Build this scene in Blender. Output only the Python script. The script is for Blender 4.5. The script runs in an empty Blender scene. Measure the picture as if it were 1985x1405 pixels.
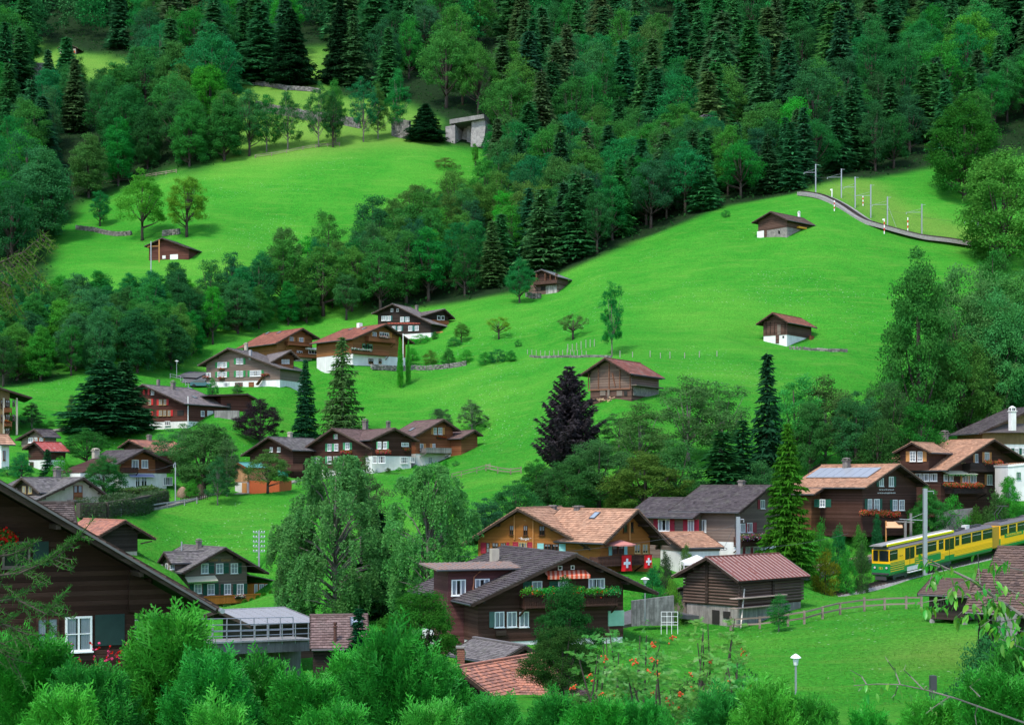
import bpy, math, random
import numpy as np
from mathutils import Vector, Matrix, noise as mnoise
R_ = math.radians
scene = bpy.context.scene
col = scene.collection
random.seed(7); np.random.seed(7)

# ---------------------------------------------------------------- camera, sky, sun, exposure
F = 2800.0; CX = 992.5; HZ = 940.0            # focal length, centre column and horizon row, in photograph pixels
cam_d = bpy.data.cameras.new('camera'); cam = bpy.data.objects.new('camera', cam_d); col.objects.link(cam)
cam.location = (0, 0, 0); cam.rotation_euler = (R_(90), 0, 0)
cam_d.sensor_fit = 'HORIZONTAL'; cam_d.sensor_width = 36.0; cam_d.lens = 36.0 * F / 1985.0
cam_d.shift_y = (HZ - 702.5) / 1985.0
cam_d.clip_start = 0.5; cam_d.clip_end = 6000
scene.camera = cam
world = bpy.data.worlds.new('World'); scene.world = world; world.use_nodes = True
SUN_EL, SUN_AZ = 56.0, -148.0                  # azimuth measured clockwise from +Y (the view direction)
nt = world.node_tree; nt.nodes.clear()
wo = nt.nodes.new('ShaderNodeOutputWorld'); bg = nt.nodes.new('ShaderNodeBackground'); sk = nt.nodes.new('ShaderNodeTexSky')
sk.sky_type = 'NISHITA'; sk.sun_disc = False; sk.sun_elevation = R_(SUN_EL); sk.sun_rotation = R_(SUN_AZ)
sk.altitude = 800; sk.air_density = 1.0; sk.dust_density = 2.0; sk.ozone_density = 1.0
bg.inputs['Strength'].default_value = 0.15
nt.links.new(sk.outputs[0], bg.inputs[0]); nt.links.new(bg.outputs[0], wo.inputs[0])
sd = bpy.data.lights.new('sun', 'SUN'); sun = bpy.data.objects.new('sun', sd); col.objects.link(sun)
sd.energy = 1.6; sd.angle = R_(11.0); sd.color = (1.0, 0.94, 0.84)
_a = R_(SUN_AZ); _e = R_(SUN_EL)
sdir = Vector((math.sin(_a) * math.cos(_e), math.cos(_a) * math.cos(_e), math.sin(_e)))
sun.rotation_euler = sdir.to_track_quat('Z', 'Y').to_euler(); sun.location = sdir * 100
scene.view_settings.view_transform = 'Standard'; scene.view_settings.look = 'None'
scene.view_settings.gamma = 1.0; scene.view_settings.use_curve_mapping = False
scene.view_settings.exposure = 1.27
scene.render.engine = 'CYCLES'
cy = scene.cycles
cy.max_bounces = 5; cy.diffuse_bounces = 3; cy.glossy_bounces = 2; cy.transmission_bounces = 2; cy.transparent_max_bounces = 6
cy.use_denoising = True; cy.caustics_reflective = False; cy.caustics_refractive = False
cy.sample_clamp_indirect = 4.0

# ---------------------------------------------------------------- view geometry helpers (used to measure, never at render time)
def zoom(x0, y0, s): return lambda x, y: (x0 + x / s, y0 + y / s)
def ray(px, py): return Vector(((px - CX) / F, 1.0, (HZ - py) / F))
def P(px, py, Y): return ray(px, py) * Y
def lerp(a, b, t): return a + (b - a) * t

# ---------------------------------------------------------------- terrain profile: columns of (distance, image row) knots of the ground
def zk(z, Y): return 800.0 - z * F / Y
PROF = {
 -300: [(30,zk(-9,30)),(60,zk(-12,60)),(100,zk(-17,100)),(150,zk(-17,150)),(190,960),(220,880),(240,830),(270,740),(300,660),(340,570),(370,500),(400,430),(450,320),(500,230),(550,150),(600,90),(700,-20),(1000,-330)],
 0:    [(30,zk(-8,30)),(60,zk(-12,60)),(100,zk(-18,100)),(150,zk(-16,150)),(190,975),(220,900),(240,845),(270,752),(300,690),(340,600),(370,520),(400,450),(450,340),(500,250),(550,170),(600,110),(700,-20),(1000,-330)],
 200:  [(30,zk(-8,30)),(60,zk(-12,60)),(120,zk(-21,120)),(160,zk(-21,160)),(190,1000),(205,967),(220,915),(240,868),(255,830),(275,735),(300,690),(340,590),(370,515),(400,455),(430,390),(450,350),(500,245),(600,115),(700,-20),(1000,-330)],
 400:  [(30,zk(-8,30)),(60,zk(-13,60)),(120,zk(-22,120)),(160,zk(-23,160)),(180,1165),(190,1085),(207,985),(218,945),(235,885),(250,835),(270,800),(290,750),(310,715),(340,625),(370,510),(400,430),(440,325),(480,240),(520,185),(600,100),(700,-20),(1000,-330)],
 600:  [(30,zk(-8,30)),(60,zk(-13,60)),(120,zk(-22,120)),(160,zk(-22,160)),(180,1110),(200,1020),(220,950),(250,912),(265,860),(280,800),(300,735),(320,690),(345,640),(370,560),(400,450),(440,310),(480,240),(520,180),(600,90),(700,-25),(1000,-330)],
 800:  [(30,zk(-8,30)),(60,zk(-13,60)),(100,zk(-19.5,100)),(120,zk(-20.5,120)),(160,zk(-21,160)),(180,1080),(200,1000),(225,930),(250,890),(265,845),(290,760),(310,705),(330,655),(350,605),(370,560),(400,470),(450,288),(480,245),(520,195),(600,80),(700,-30),(1000,-330)],
 1000: [(30,zk(-8,30)),(60,zk(-13,60)),(100,zk(-19,100)),(120,zk(-19.3,120)),(150,zk(-19.5,150)),(170,1060),(190,1000),(215,930),(235,870),(260,790),(290,715),(320,640),(345,575),(380,510),(410,420),(450,330),(500,240),(600,80),(700,-30),(1000,-330)],
 1200: [(30,zk(-8,30)),(60,zk(-13,60)),(100,zk(-19.5,100)),(130,1228),(150,1150),(165,1080),(180,1020),(200,900),(222,800),(240,752),(270,690),(300,622),(340,530),(362,480),(400,420),(450,340),(500,250),(600,80),(700,-30),(1000,-330)],
 1400: [(30,zk(-8,30)),(60,zk(-14,60)),(100,zk(-20.2,100)),(138,1207),(150,1160),(165,1112),(180,1040),(200,920),(230,815),(260,725),(290,645),(330,520),(360,430),(400,365),(450,290),(500,210),(600,60),(700,-40),(1000,-330)],
 1600: [(30,zk(-8,30)),(60,zk(-15,60)),(100,1366),(136,1200),(165,1130),(172,1110),(188,1045),(200,960),(230,850),(260,750),(290,668),(320,540),(345,445),(372,375),(390,352),(420,318),(450,270),(500,190),(600,50),(700,-40),(1000,-330)],
 1800: [(30,zk(-8,30)),(60,zk(-15,60)),(100,1355),(118,1255),(135,1200),(160,1130),(176,1094),(188,1052),(205,990),(230,900),(260,800),(290,690),(320,560),(345,480),(360,440),(390,350),(420,300),(500,180),(600,40),(700,-50),(1000,-330)],
 1985: [(30,zk(-8,30)),(60,zk(-15,60)),(100,1350),(118,1250),(135,1190),(160,1105),(184,1064),(195,1020),(205,985),(230,900),(260,800),(300,650),(340,520),(380,400),(420,300),(500,160),(600,20),(700,-60),(1000,-330)],
 2400: [(30,zk(-8,30)),(60,zk(-15,60)),(100,1340),(135,1170),(160,1070),(185,1020),(205,950),(230,860),(260,760),(300,620),(340,490),(380,370),(420,270),(500,130),(600,0),(700,-80),(1000,-330)],
}
_cols = np.array(sorted(PROF)); _YS = np.concatenate([np.arange(0, 480, 2.5), np.arange(480, 1001, 10)])
_T = np.zeros((len(_cols), len(_YS)))
for _i, _c in enumerate(_cols):
    k = PROF[_c]; ys = np.array([a for a, b in k], float); zs = np.array([a * (HZ - b) / F for a, b in k])
    v = np.interp(_YS, ys, zs)
    m_ = _YS < ys[0]; v[m_] = np.interp(_YS[m_], [0, 17, 30], [-3.6, -3.75, zs[0]])
    ker = np.array([1, 2, 3, 2, 1.]) / 9; vp = np.pad(v, 2, mode='edge'); v = np.convolve(vp, ker, 'valid')
    _T[_i] = v
ANCH = []                                          # (x, y, z) points that the ground passes through (feet of the houses)
_AX = None
def ground0(x, y):
    x = np.asarray(x, float); y = np.asarray(y, float)
    Yc = np.clip(y, 40, 1000); px = np.clip(CX + F * x / Yc, -300, 2399.9)
    # terrain ridges run in space, not along view rays: smooth across columns
    i = np.clip(np.searchsorted(_cols, px, 'right') - 1, 0, len(_cols) - 2)
    t = (px - _cols[i]) / (_cols[i + 1] - _cols[i]); t = t * t * (3 - 2 * t) * 0.6 + t * 0.4
    yy = np.clip(y, 0, 1000)
    fi = np.interp(yy, _YS, np.arange(len(_YS))); j = np.clip(fi.astype(int), 0, len(_YS) - 2); s = fi - j
    a = _T[i, j] * (1 - s) + _T[i, j + 1] * s; b = _T[i + 1, j] * (1 - s) + _T[i + 1, j + 1] * s
    z = a * (1 - t) + b * t
    z = z + np.maximum(y - 1000, 0) * 0.5
    n = 0.35 * np.sin(x * 0.11 + 1.3 * np.sin(y * 0.05)) * np.sin(y * 0.09 + 0.7) + 0.15 * np.sin(x * 0.31 + y * 0.17) * np.sin(y * 0.23 - x * 0.07)
    return z + n * np.clip((y - 185) / 60, 0, 1)
def ground(x, y):
    z = ground0(x, y)
    if _AX is not None:
        x = np.asarray(x, float); y = np.asarray(y, float)
        d2 = (x[..., None] - _AX[:, 0]) ** 2 + (y[..., None] - _AX[:, 1]) ** 2
        w = np.exp(-d2 / (2 * _AX[:, 4] ** 2)); sw = w.sum(-1)
        z = z + (w * _AX[:, 3]).sum(-1) / np.maximum(sw, 1.0)
    return z
def H(x, y): return float(ground(np.array([x]), np.array([y]))[0])
def seal_anchors():
    global _AX
    a = np.array([(x, y, z, 0, s) for x, y, z, s in ANCH]); a[:, 3] = a[:, 2] - ground0(a[:, 0], a[:, 1]); _AX = a
_Ym = np.concatenate([np.arange(60, 460, 0.5), np.arange(460, 1000, 2.0)])
def hit(px, py):
    d = ray(px, py); g = ground(d.x * _Ym, _Ym); rz = d.z * _Ym
    idx = np.argmax(g >= rz)
    if not (g[idx] >= rz[idx]): idx = len(_Ym) - 1
    if idx > 0:
        a = g[idx - 1] - rz[idx - 1]; b = g[idx] - rz[idx]; t = -a / (b - a) if b != a else 0
        Y = _Ym[idx - 1] + t * (_Ym[idx] - _Ym[idx - 1])
    else: Y = _Ym[0]
    p = d * float(Y); p.z = H(p.x, p.y); return p
def gpt(px, Y):
    x = (px - CX) / F * Y; return Vector((x, Y, H(x, Y)))

# ---------------------------------------------------------------- objects
def tag(o, label=None, cat=None, group=None, kind=None):
    if label: o['label'] = label
    if cat: o['category'] = cat
    if group: o['group'] = group
    if kind: o['kind'] = kind
    return o
def empty(name, loc, label=None, cat=None, group=None, rz=0):
    o = bpy.data.objects.new(name, None); o.location = loc; o.rotation_euler = (0, 0, rz); o.empty_display_size = 0.3
    col.objects.link(o); return tag(o, label, cat, group)
def np_mesh(name, verts, faces, k=4, smooth=False):
    """faces: (n,k) int array, every face k corners"""
    me = bpy.data.meshes.new(name); verts = np.asarray(verts, np.float32); faces = np.asarray(faces, np.int32)
    me.vertices.add(len(verts)); me.vertices.foreach_set('co', verts.ravel())
    me.loops.add(faces.size); me.loops.foreach_set('vertex_index', faces.ravel())
    me.polygons.add(len(faces)); me.polygons.foreach_set('loop_start', np.arange(len(faces), dtype=np.int32) * k)
    try: me.polygons.foreach_set('loop_total', np.full(len(faces), k, np.int32))
    except Exception: pass
    if smooth: me.polygons.foreach_set('use_smooth', np.ones(len(faces), bool))
    me.update(calc_edges=True); return me
def link(name, me, m=None, parent=None, loc=None):
    if m and not me.materials: me.materials.append(m)
    o = bpy.data.objects.new(name, me); col.objects.link(o)
    if parent: o.parent = parent
    if loc is not None: o.location = loc
    return o
class MB:
    """collects shapes given in world coordinates; build() links them as one mesh object, stored relative to its thing"""
    def __init__(s): s.v = []; s.f = []
    def add(s, vs, fs):
        n = len(s.v); s.v += [tuple(v) for v in vs]; s.f += [tuple(i + n for i in f) for f in fs]; return s
    def box(s, c, ax, ay, az, sx, sy, sz):
        c = Vector(c); a = Vector(ax) * (sx / 2); b = Vector(ay) * (sy / 2); d = Vector(az) * (sz / 2)
        vs = [c - a - b - d, c + a - b - d, c + a + b - d, c - a + b - d, c - a - b + d, c + a - b + d, c + a + b + d, c - a + b + d]
        return s.add(vs, [(0, 3, 2, 1), (4, 5, 6, 7), (0, 1, 5, 4), (1, 2, 6, 5), (2, 3, 7, 6), (3, 0, 4, 7)])
    def bar(s, p, q, w, h=None, up=(0, 0, 1)):
        p = Vector(p); q = Vector(q); d = q - p; L = d.length
        if L < 1e-6: return s
        d.normalize(); u = Vector(up)
        if abs(d.dot(u)) > 0.98: u = Vector((0, 1, 0))
        a = d.cross(u).normalized(); b = a.cross(d).normalized()
        return s.box((p + q) / 2, d, a, b, L, w, h or w)
    def tube(s, pts, rads, n=6, cap=True):
        pts = [Vector(p) for p in pts]; k0 = len(s.v); rings = []
        for i, p in enumerate(pts):
            d = (pts[min(i + 1, len(pts) - 1)] - pts[max(i - 1, 0)])
            d = d.normalized() if d.length > 1e-9 else Vector((0, 0, 1))
            u = Vector((0, 0, 1)) if abs(d.z) < 0.9 else Vector((1, 0, 0))
            a = d.cross(u).normalized(); b = a.cross(d)
            r = rads[i] if isinstance(rads, (list, tuple)) else rads
            s.v += [tuple(p + a * (r * math.cos(2 * math.pi * j / n)) + b * (r * math.sin(2 * math.pi * j / n))) for j in range(n)]
        for i in range(len(pts) - 1):
            for j in range(n):
                a0 = k0 + i * n + j; a1 = k0 + i * n + (j + 1) % n
                s.f.append((a0, a1, a1 + n, a0 + n))
        if cap:
            s.f.append(tuple(k0 + j for j in range(n))[::-1]); e = k0 + (len(pts) - 1) * n; s.f.append(tuple(e + j for j in range(n)))
        return s
    def lathe(s, base, prof, n=10):
        base = Vector(base); return s.tube([base + Vector((0, 0, z)) for r, z in prof], [max(r, 1e-3) for r, z in prof], n)
    def prism(s, poly, ext):
        """poly: list of world points, ext: vector"""
        n = len(poly); e = Vector(ext); vs = [Vector(p) for p in poly] + [Vector(p) + e for p in poly]
        return s.add(vs, [tuple(range(n))[::-1], tuple(range(n, 2 * n))] + [(i, (i + 1) % n, n + (i + 1) % n, n + i) for i in range(n)])
    def quad(s, a, b, c, d): return s.add([a, b, c, d], [(0, 1, 2, 3)])
    def build(s, name, m, parent=None, loc=None, smooth=False):
        off = Vector(loc) if loc is not None else (parent_world(parent) if parent else Vector((0, 0, 0)))
        me = bpy.data.meshes.new(name)
        me.from_pydata([(v[0] - off[0], v[1] - off[1], v[2] - off[2]) for v in s.v], [], s.f)
        if smooth: me.polygons.foreach_set('use_smooth', [True] * len(me.polygons))
        me.update(); return link(name, me, m, parent, loc)
def parent_world(p):
    v = Vector((0, 0, 0))
    while p: v += p.location; p = p.parent
    return v
def copy_tree(o, parent=None):
    c = o.copy(); col.objects.link(c)
    if parent: c.parent = parent; c.matrix_parent_inverse = o.matrix_parent_inverse.copy()
    for ch in KIDS.get(o.name, []): copy_tree(ch, c)
    return c
KIDS = {}
def thing_from(protos, name, loc, rz=0, s=1.0, label=None, cat=None, group=None, color=None, sz=None):
    """protos: list of (part name, mesh); an Empty with a child per mesh (mesh data shared)"""
    e = empty(name, loc, label, cat, group, rz); e.scale = (s, s, sz or s)
    for pn, me in protos:
        o = bpy.data.objects.new(pn, me); col.objects.link(o); o.parent = e
        if color: o.color = (*color, 1)
    return e

# ---------------------------------------------------------------- materials
class NT:
    def __init__(s, name):
        s.m = bpy.data.materials.new(name); s.m.use_nodes = True; s.t = s.m.node_tree; s.t.nodes.clear()
        s.out = s.t.nodes.new('ShaderNodeOutputMaterial')
    def n(s, typ, **kw):
        nd = s.t.nodes.new(typ)
        for k, v in kw.items():
            if k.startswith('i_'): nd.inputs[int(k[2:]) if k[2:].isdigit() else k[2:].replace('_', ' ')].default_value = v
            else: setattr(nd, k, v)
        return nd
    def l(s, a, b): s.t.links.new(a, b)
    def coord(s): return s.n('ShaderNodeTexCoord').outputs['Object']
    def noise(s, scale, detail=3, vec=None, rough=0.55):
        nd = s.n('ShaderNodeTexNoise'); nd.inputs['Scale'].default_value = scale; nd.inputs['Detail'].default_value = detail
        nd.inputs['Roughness'].default_value = rough
        if vec is not None: s.l(vec, nd.inputs['Vector'])
        return nd.outputs['Fac']
    def math(s, op, a, b=0.0, c=None):
        nd = s.n('ShaderNodeMath', operation=op)
        for i, v in enumerate((a, b, c)):
            if v is None: continue
            if hasattr(v, 'is_linked') or hasattr(v, 'links'): s.l(v, nd.inputs[i])
            else: nd.inputs[i].default_value = v
        return nd.outputs[0]
    def mix(s, fac, a, b, mode='MIX'):
        nd = s.n('ShaderNodeMix', data_type='RGBA', blend_type=mode)
        for sock, v in ((nd.inputs[0], fac), (nd.inputs[6], a), (nd.inputs[7], b)):
            if hasattr(v, 'links'): s.l(v, sock)
            elif isinstance(v, (tuple, list)): sock.default_value = (*v[:3], 1)
            else: sock.default_value = v
        return nd.outputs[2]
    def ramp(s, fac, stops):
        nd = s.n('ShaderNodeValToRGB'); cr = nd.color_ramp
        while len(cr.elements) < len(stops): cr.elements.new(0.5)
        for e, (p, c) in zip(cr.elements, stops): e.position = p; e.color = (*c, 1) if len(c) == 3 else c
        s.l(fac, nd.inputs[0]); return nd.outputs[0]
    def mapping(s, vec, scale): 
        nd = s.n('ShaderNodeMapping'); s.l(vec, nd.inputs[0]); nd.inputs['Scale'].default_value = scale; return nd.outputs[0]
    def bump(s, h, strength=0.3, dist=0.05):
        nd = s.n('ShaderNodeBump'); nd.inputs['Strength'].default_value = strength; nd.inputs['Distance'].default_value = dist
        s.l(h, nd.inputs['Height']); return nd.outputs[0]
    def principled(s, colr, rough=0.8, normal=None, spec=0.3, metal=0.0):
        b = s.n('ShaderNodeBsdfPrincipled')
        if hasattr(colr, 'links'): s.l(colr, b.inputs['Base Color'])
        else: b.inputs['Base Color'].default_value = (*colr[:3], 1)
        if hasattr(rough, 'links'): s.l(rough, b.inputs['Roughness'])
        else: b.inputs['Roughness'].default_value = rough
        b.inputs['Specular IOR Level'].default_value = spec; b.inputs['Metallic'].default_value = metal
        if normal is not None: s.l(normal, b.inputs['Normal'])
        s.l(b.outputs[0], s.out.inputs[0]); return s.m
def sc3(c, k): return tuple(x * k for x in c)
_MC = {}
def paint(name, c, rough=0.6, var=0.15, spec=0.3, metal=0.0):
    if name in _MC: return _MC[name]
    t = NT(name); v = t.coord(); f = t.noise(3.0, 4, v)
    m = t.principled(t.mix(f, sc3(c, 1 - var), sc3(c, 1 + var)), rough, None, spec, metal); _MC[name] = m; return m
def wood(name, c, pitch=0.18, vertical=False, var=0.35, rough=0.85):
    """boarded timber: one tint per board, stretched grain, recessed joint"""
    if name in _MC: return _MC[name]
    t = NT(name); v = t.coord()
    sp = t.n('ShaderNodeSeparateXYZ'); t.l(v, sp.inputs[0])
    h = sp.outputs[2] if not vertical else t.math('ADD', sp.outputs[0], t.math('MULTIPLY', sp.outputs[1], 1.0))
    q = t.math('DIVIDE', h, pitch); fl = t.math('FLOOR', q)
    wn = t.n('ShaderNodeTexWhiteNoise', noise_dimensions='1D'); t.l(fl, wn.inputs['W'])
    gr = t.noise(2.0, 6, t.mapping(v, (1.2, 1.2, 14) if not vertical else (14, 14, 1.2)), 0.7)
    big = t.noise(0.35, 3, v)
    f = t.math('ADD', t.math('MULTIPLY', wn.outputs[0], 0.35), t.math('ADD', t.math('MULTIPLY', gr, 0.45), t.math('MULTIPLY', big, 0.35)))
    colr = t.ramp(f, [(0.25, sc3(c, 1 - var)), (0.55, c), (0.85, tuple(min(1, x * (1 + var * 1.6) + 0.012) for x in c))])
    fr = t.math('FRACT', q); edge = t.math('MINIMUM', fr, t.math('SUBTRACT', 1.0, fr))
    jn = t.math('MINIMUM', t.math('MULTIPLY', edge, 9.0), 1.0)
    hgt = t.math('ADD', jn, t.math('MULTIPLY', gr, 0.25))
    m = t.principled(colr, rough, t.bump(hgt, 0.7, 0.02), 0.2); _MC[name] = m; return m
def plaster(name, c, stain=0.25, scale=0.6):
    if name in _MC: return _MC[name]
    t = NT(name); v = t.coord(); a = t.noise(scale, 5, v, 0.65); b = t.noise(9, 3, v)
    st = t.noise(1.1, 4, t.mapping(v, (3, 3, 0.4)), 0.6)
    colr = t.mix(t.ramp(t.math('MULTIPLY', a, st), [(0.18, (1,) * 3), (0.42, (0,) * 3)]), c, sc3(c, 1 - stain * 1.6))
    m = t.principled(colr, 0.9, t.bump(b, 0.3, 0.02), 0.2); _MC[name] = m; return m
def tiles(name, c, c2=None, moss=(0.10, 0.11, 0.06), mossk=0.3, rough=0.85):
    """roof covering whose pieces are real: tint by piece, lichen by noise"""
    if name in _MC: return _MC[name]
    t = NT(name); v = t.coord(); g = t.n('ShaderNodeNewGeometry')
    c2 = c2 or sc3(c, 0.6)
    colr = t.mix(g.outputs['Random Per Island'], c2, sc3(c, 1.25))
    a = t.noise(0.7, 5, v, 0.7); b = t.noise(7, 3, v)
    colr = t.mix(t.ramp(t.math('ADD', t.math('MULTIPLY', a, 0.7), t.math('MULTIPLY', b, 0.3)), [(0.5, (0,) * 3), (0.62, (mossk,) * 3)]), colr, moss)
    m = t.principled(colr, rough, t.bump(b, 0.3, 0.02), 0.25); _MC[name] = m; return m
def stone(name, c, c2, scale=3.0, rough=0.9):
    if name in _MC: return _MC[name]
    t = NT(name); v = t.coord(); vo = t.n('ShaderNodeTexVoronoi'); vo.inputs['Scale'].default_value = scale; t.l(v, vo.inputs['Vector'])
    ed = t.n('ShaderNodeTexVoronoi', feature='DISTANCE_TO_EDGE'); ed.inputs['Scale'].default_value = scale; t.l(v, ed.inputs['Vector'])
    sp = t.n('ShaderNodeSeparateColor'); t.l(vo.outputs['Color'], sp.inputs[0])
    colr = t.mix(sp.outputs[0], c, c2); n = t.noise(12, 4, v)
    colr = t.mix(t.math('MULTIPLY', n, 0.4), colr, (0.12, 0.12, 0.11))
    hh = t.math('MINIMUM', t.math('MULTIPLY', ed.outputs['Distance'], 8.0), 1.0)
    m = t.principled(colr, rough, t.bump(hh, 0.9, 0.06), 0.2); _MC[name] = m; return m
def leafmat(name, var=0.35, trans=0.35, hue=0.03, gloss=0.0):
    """foliage: the object's own colour, a tint per leaf and a tint per plant"""
    if name in _MC: return _MC[name]
    t = NT(name); oi = t.n('ShaderNodeObjectInfo'); g = t.n('ShaderNodeNewGeometry'); v = t.coord()
    hs = t.n('ShaderNodeHueSaturation')
    t.l(oi.outputs['Color'], hs.inputs['Color'])
    cl = t.noise(5.0, 3, v)
    t.l(t.math('ADD', t.math('MULTIPLY', t.math('SUBTRACT', oi.outputs['Random'], 0.5), hue), t.math('ADD', 0.5, t.math('MULTIPLY', t.math('SUBTRACT', cl, 0.5), hue * 1.5))), hs.inputs['Hue'])
    t.l(t.math('ADD', 1 - var, t.math('ADD', t.math('MULTIPLY', g.outputs['Random Per Island'], var * 1.2), t.math('MULTIPLY', cl, var * 1.0))), hs.inputs['Value'])
    d = t.n('ShaderNodeBsdfDiffuse'); tr = t.n('ShaderNodeBsdfTranslucent'); mx = t.n('ShaderNodeMixShader'); mx.inputs[0].default_value = trans
    t.l(hs.outputs[0], d.inputs[0]); t.l(hs.outputs[0], tr.inputs[0]); t.l(d.outputs[0], mx.inputs[1]); t.l(tr.outputs[0], mx.inputs[2])
    o = mx.outputs[0]
    if gloss:
        gl = t.n('ShaderNodeBsdfGlossy'); gl.inputs['Roughness'].default_value = 0.4; m2 = t.n('ShaderNodeMixShader'); m2.inputs[0].default_value = gloss
        t.l(o, m2.inputs[1]); t.l(gl.outputs[0], m2.inputs[2]); o = m2.outputs[0]
    t.l(o, t.out.inputs[0]); _MC[name] = t.m; return t.m
def glassmat():
    if 'glass' in _MC: return _MC['glass']
    t = NT('window_glass'); a = t.n('ShaderNodeBsdfTransparent'); a.inputs[0].default_value = (0.8, 0.83, 0.85, 1)
    b = t.n('ShaderNodeBsdfGlossy'); b.inputs['Roughness'].default_value = 0.05; f = t.n('ShaderNodeLayerWeight'); f.inputs[0].default_value = .2
    m = t.n('ShaderNodeMixShader'); t.l(t.math('ADD', t.math('MULTIPLY', f.outputs[0], .5), 0.03), m.inputs[0]); t.l(a.outputs[0], m.inputs[1]); t.l(b.outputs[0], m.inputs[2])
    t.l(m.outputs[0], t.out.inputs[0]); _MC['glass'] = t.m; return t.m
LEAF = leafmat('leaves', 0.35, 0.45); LEAFG = leafmat('garden_leaves', 0.3, 0.4, 0.06, 0.03); PETAL = leafmat('petals', 0.3, 0.3, 0.0)
NEEDLE = leafmat('needles', 0.35, 0.38, 0.02)
BARK = paint('bark', (0.055, 0.045, 0.036), 0.95, 0.4); BARKG = paint('grey_bark', (0.16, 0.145, 0.125), 0.95, 0.4)
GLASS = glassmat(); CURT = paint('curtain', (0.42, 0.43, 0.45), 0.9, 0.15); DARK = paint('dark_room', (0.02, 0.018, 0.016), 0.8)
WHITE = paint('white_paint', (0.78, 0.78, 0.76), 0.5, 0.05); CREAMF = paint('cream_paint', (0.42, 0.30, 0.13), 0.5, 0.1)
STEEL = paint('galvanised_steel', (0.32, 0.34, 0.36), 0.45, 0.12, 0.5, 0.5); DSTEEL = paint('dark_steel', (0.05, 0.05, 0.055), 0.5, 0.2, 0.5)
CONC = plaster('concrete', (0.30, 0.29, 0.27), 0.3); WPL = plaster('white_plaster', (0.76, 0.76, 0.73), 0.12)
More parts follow.
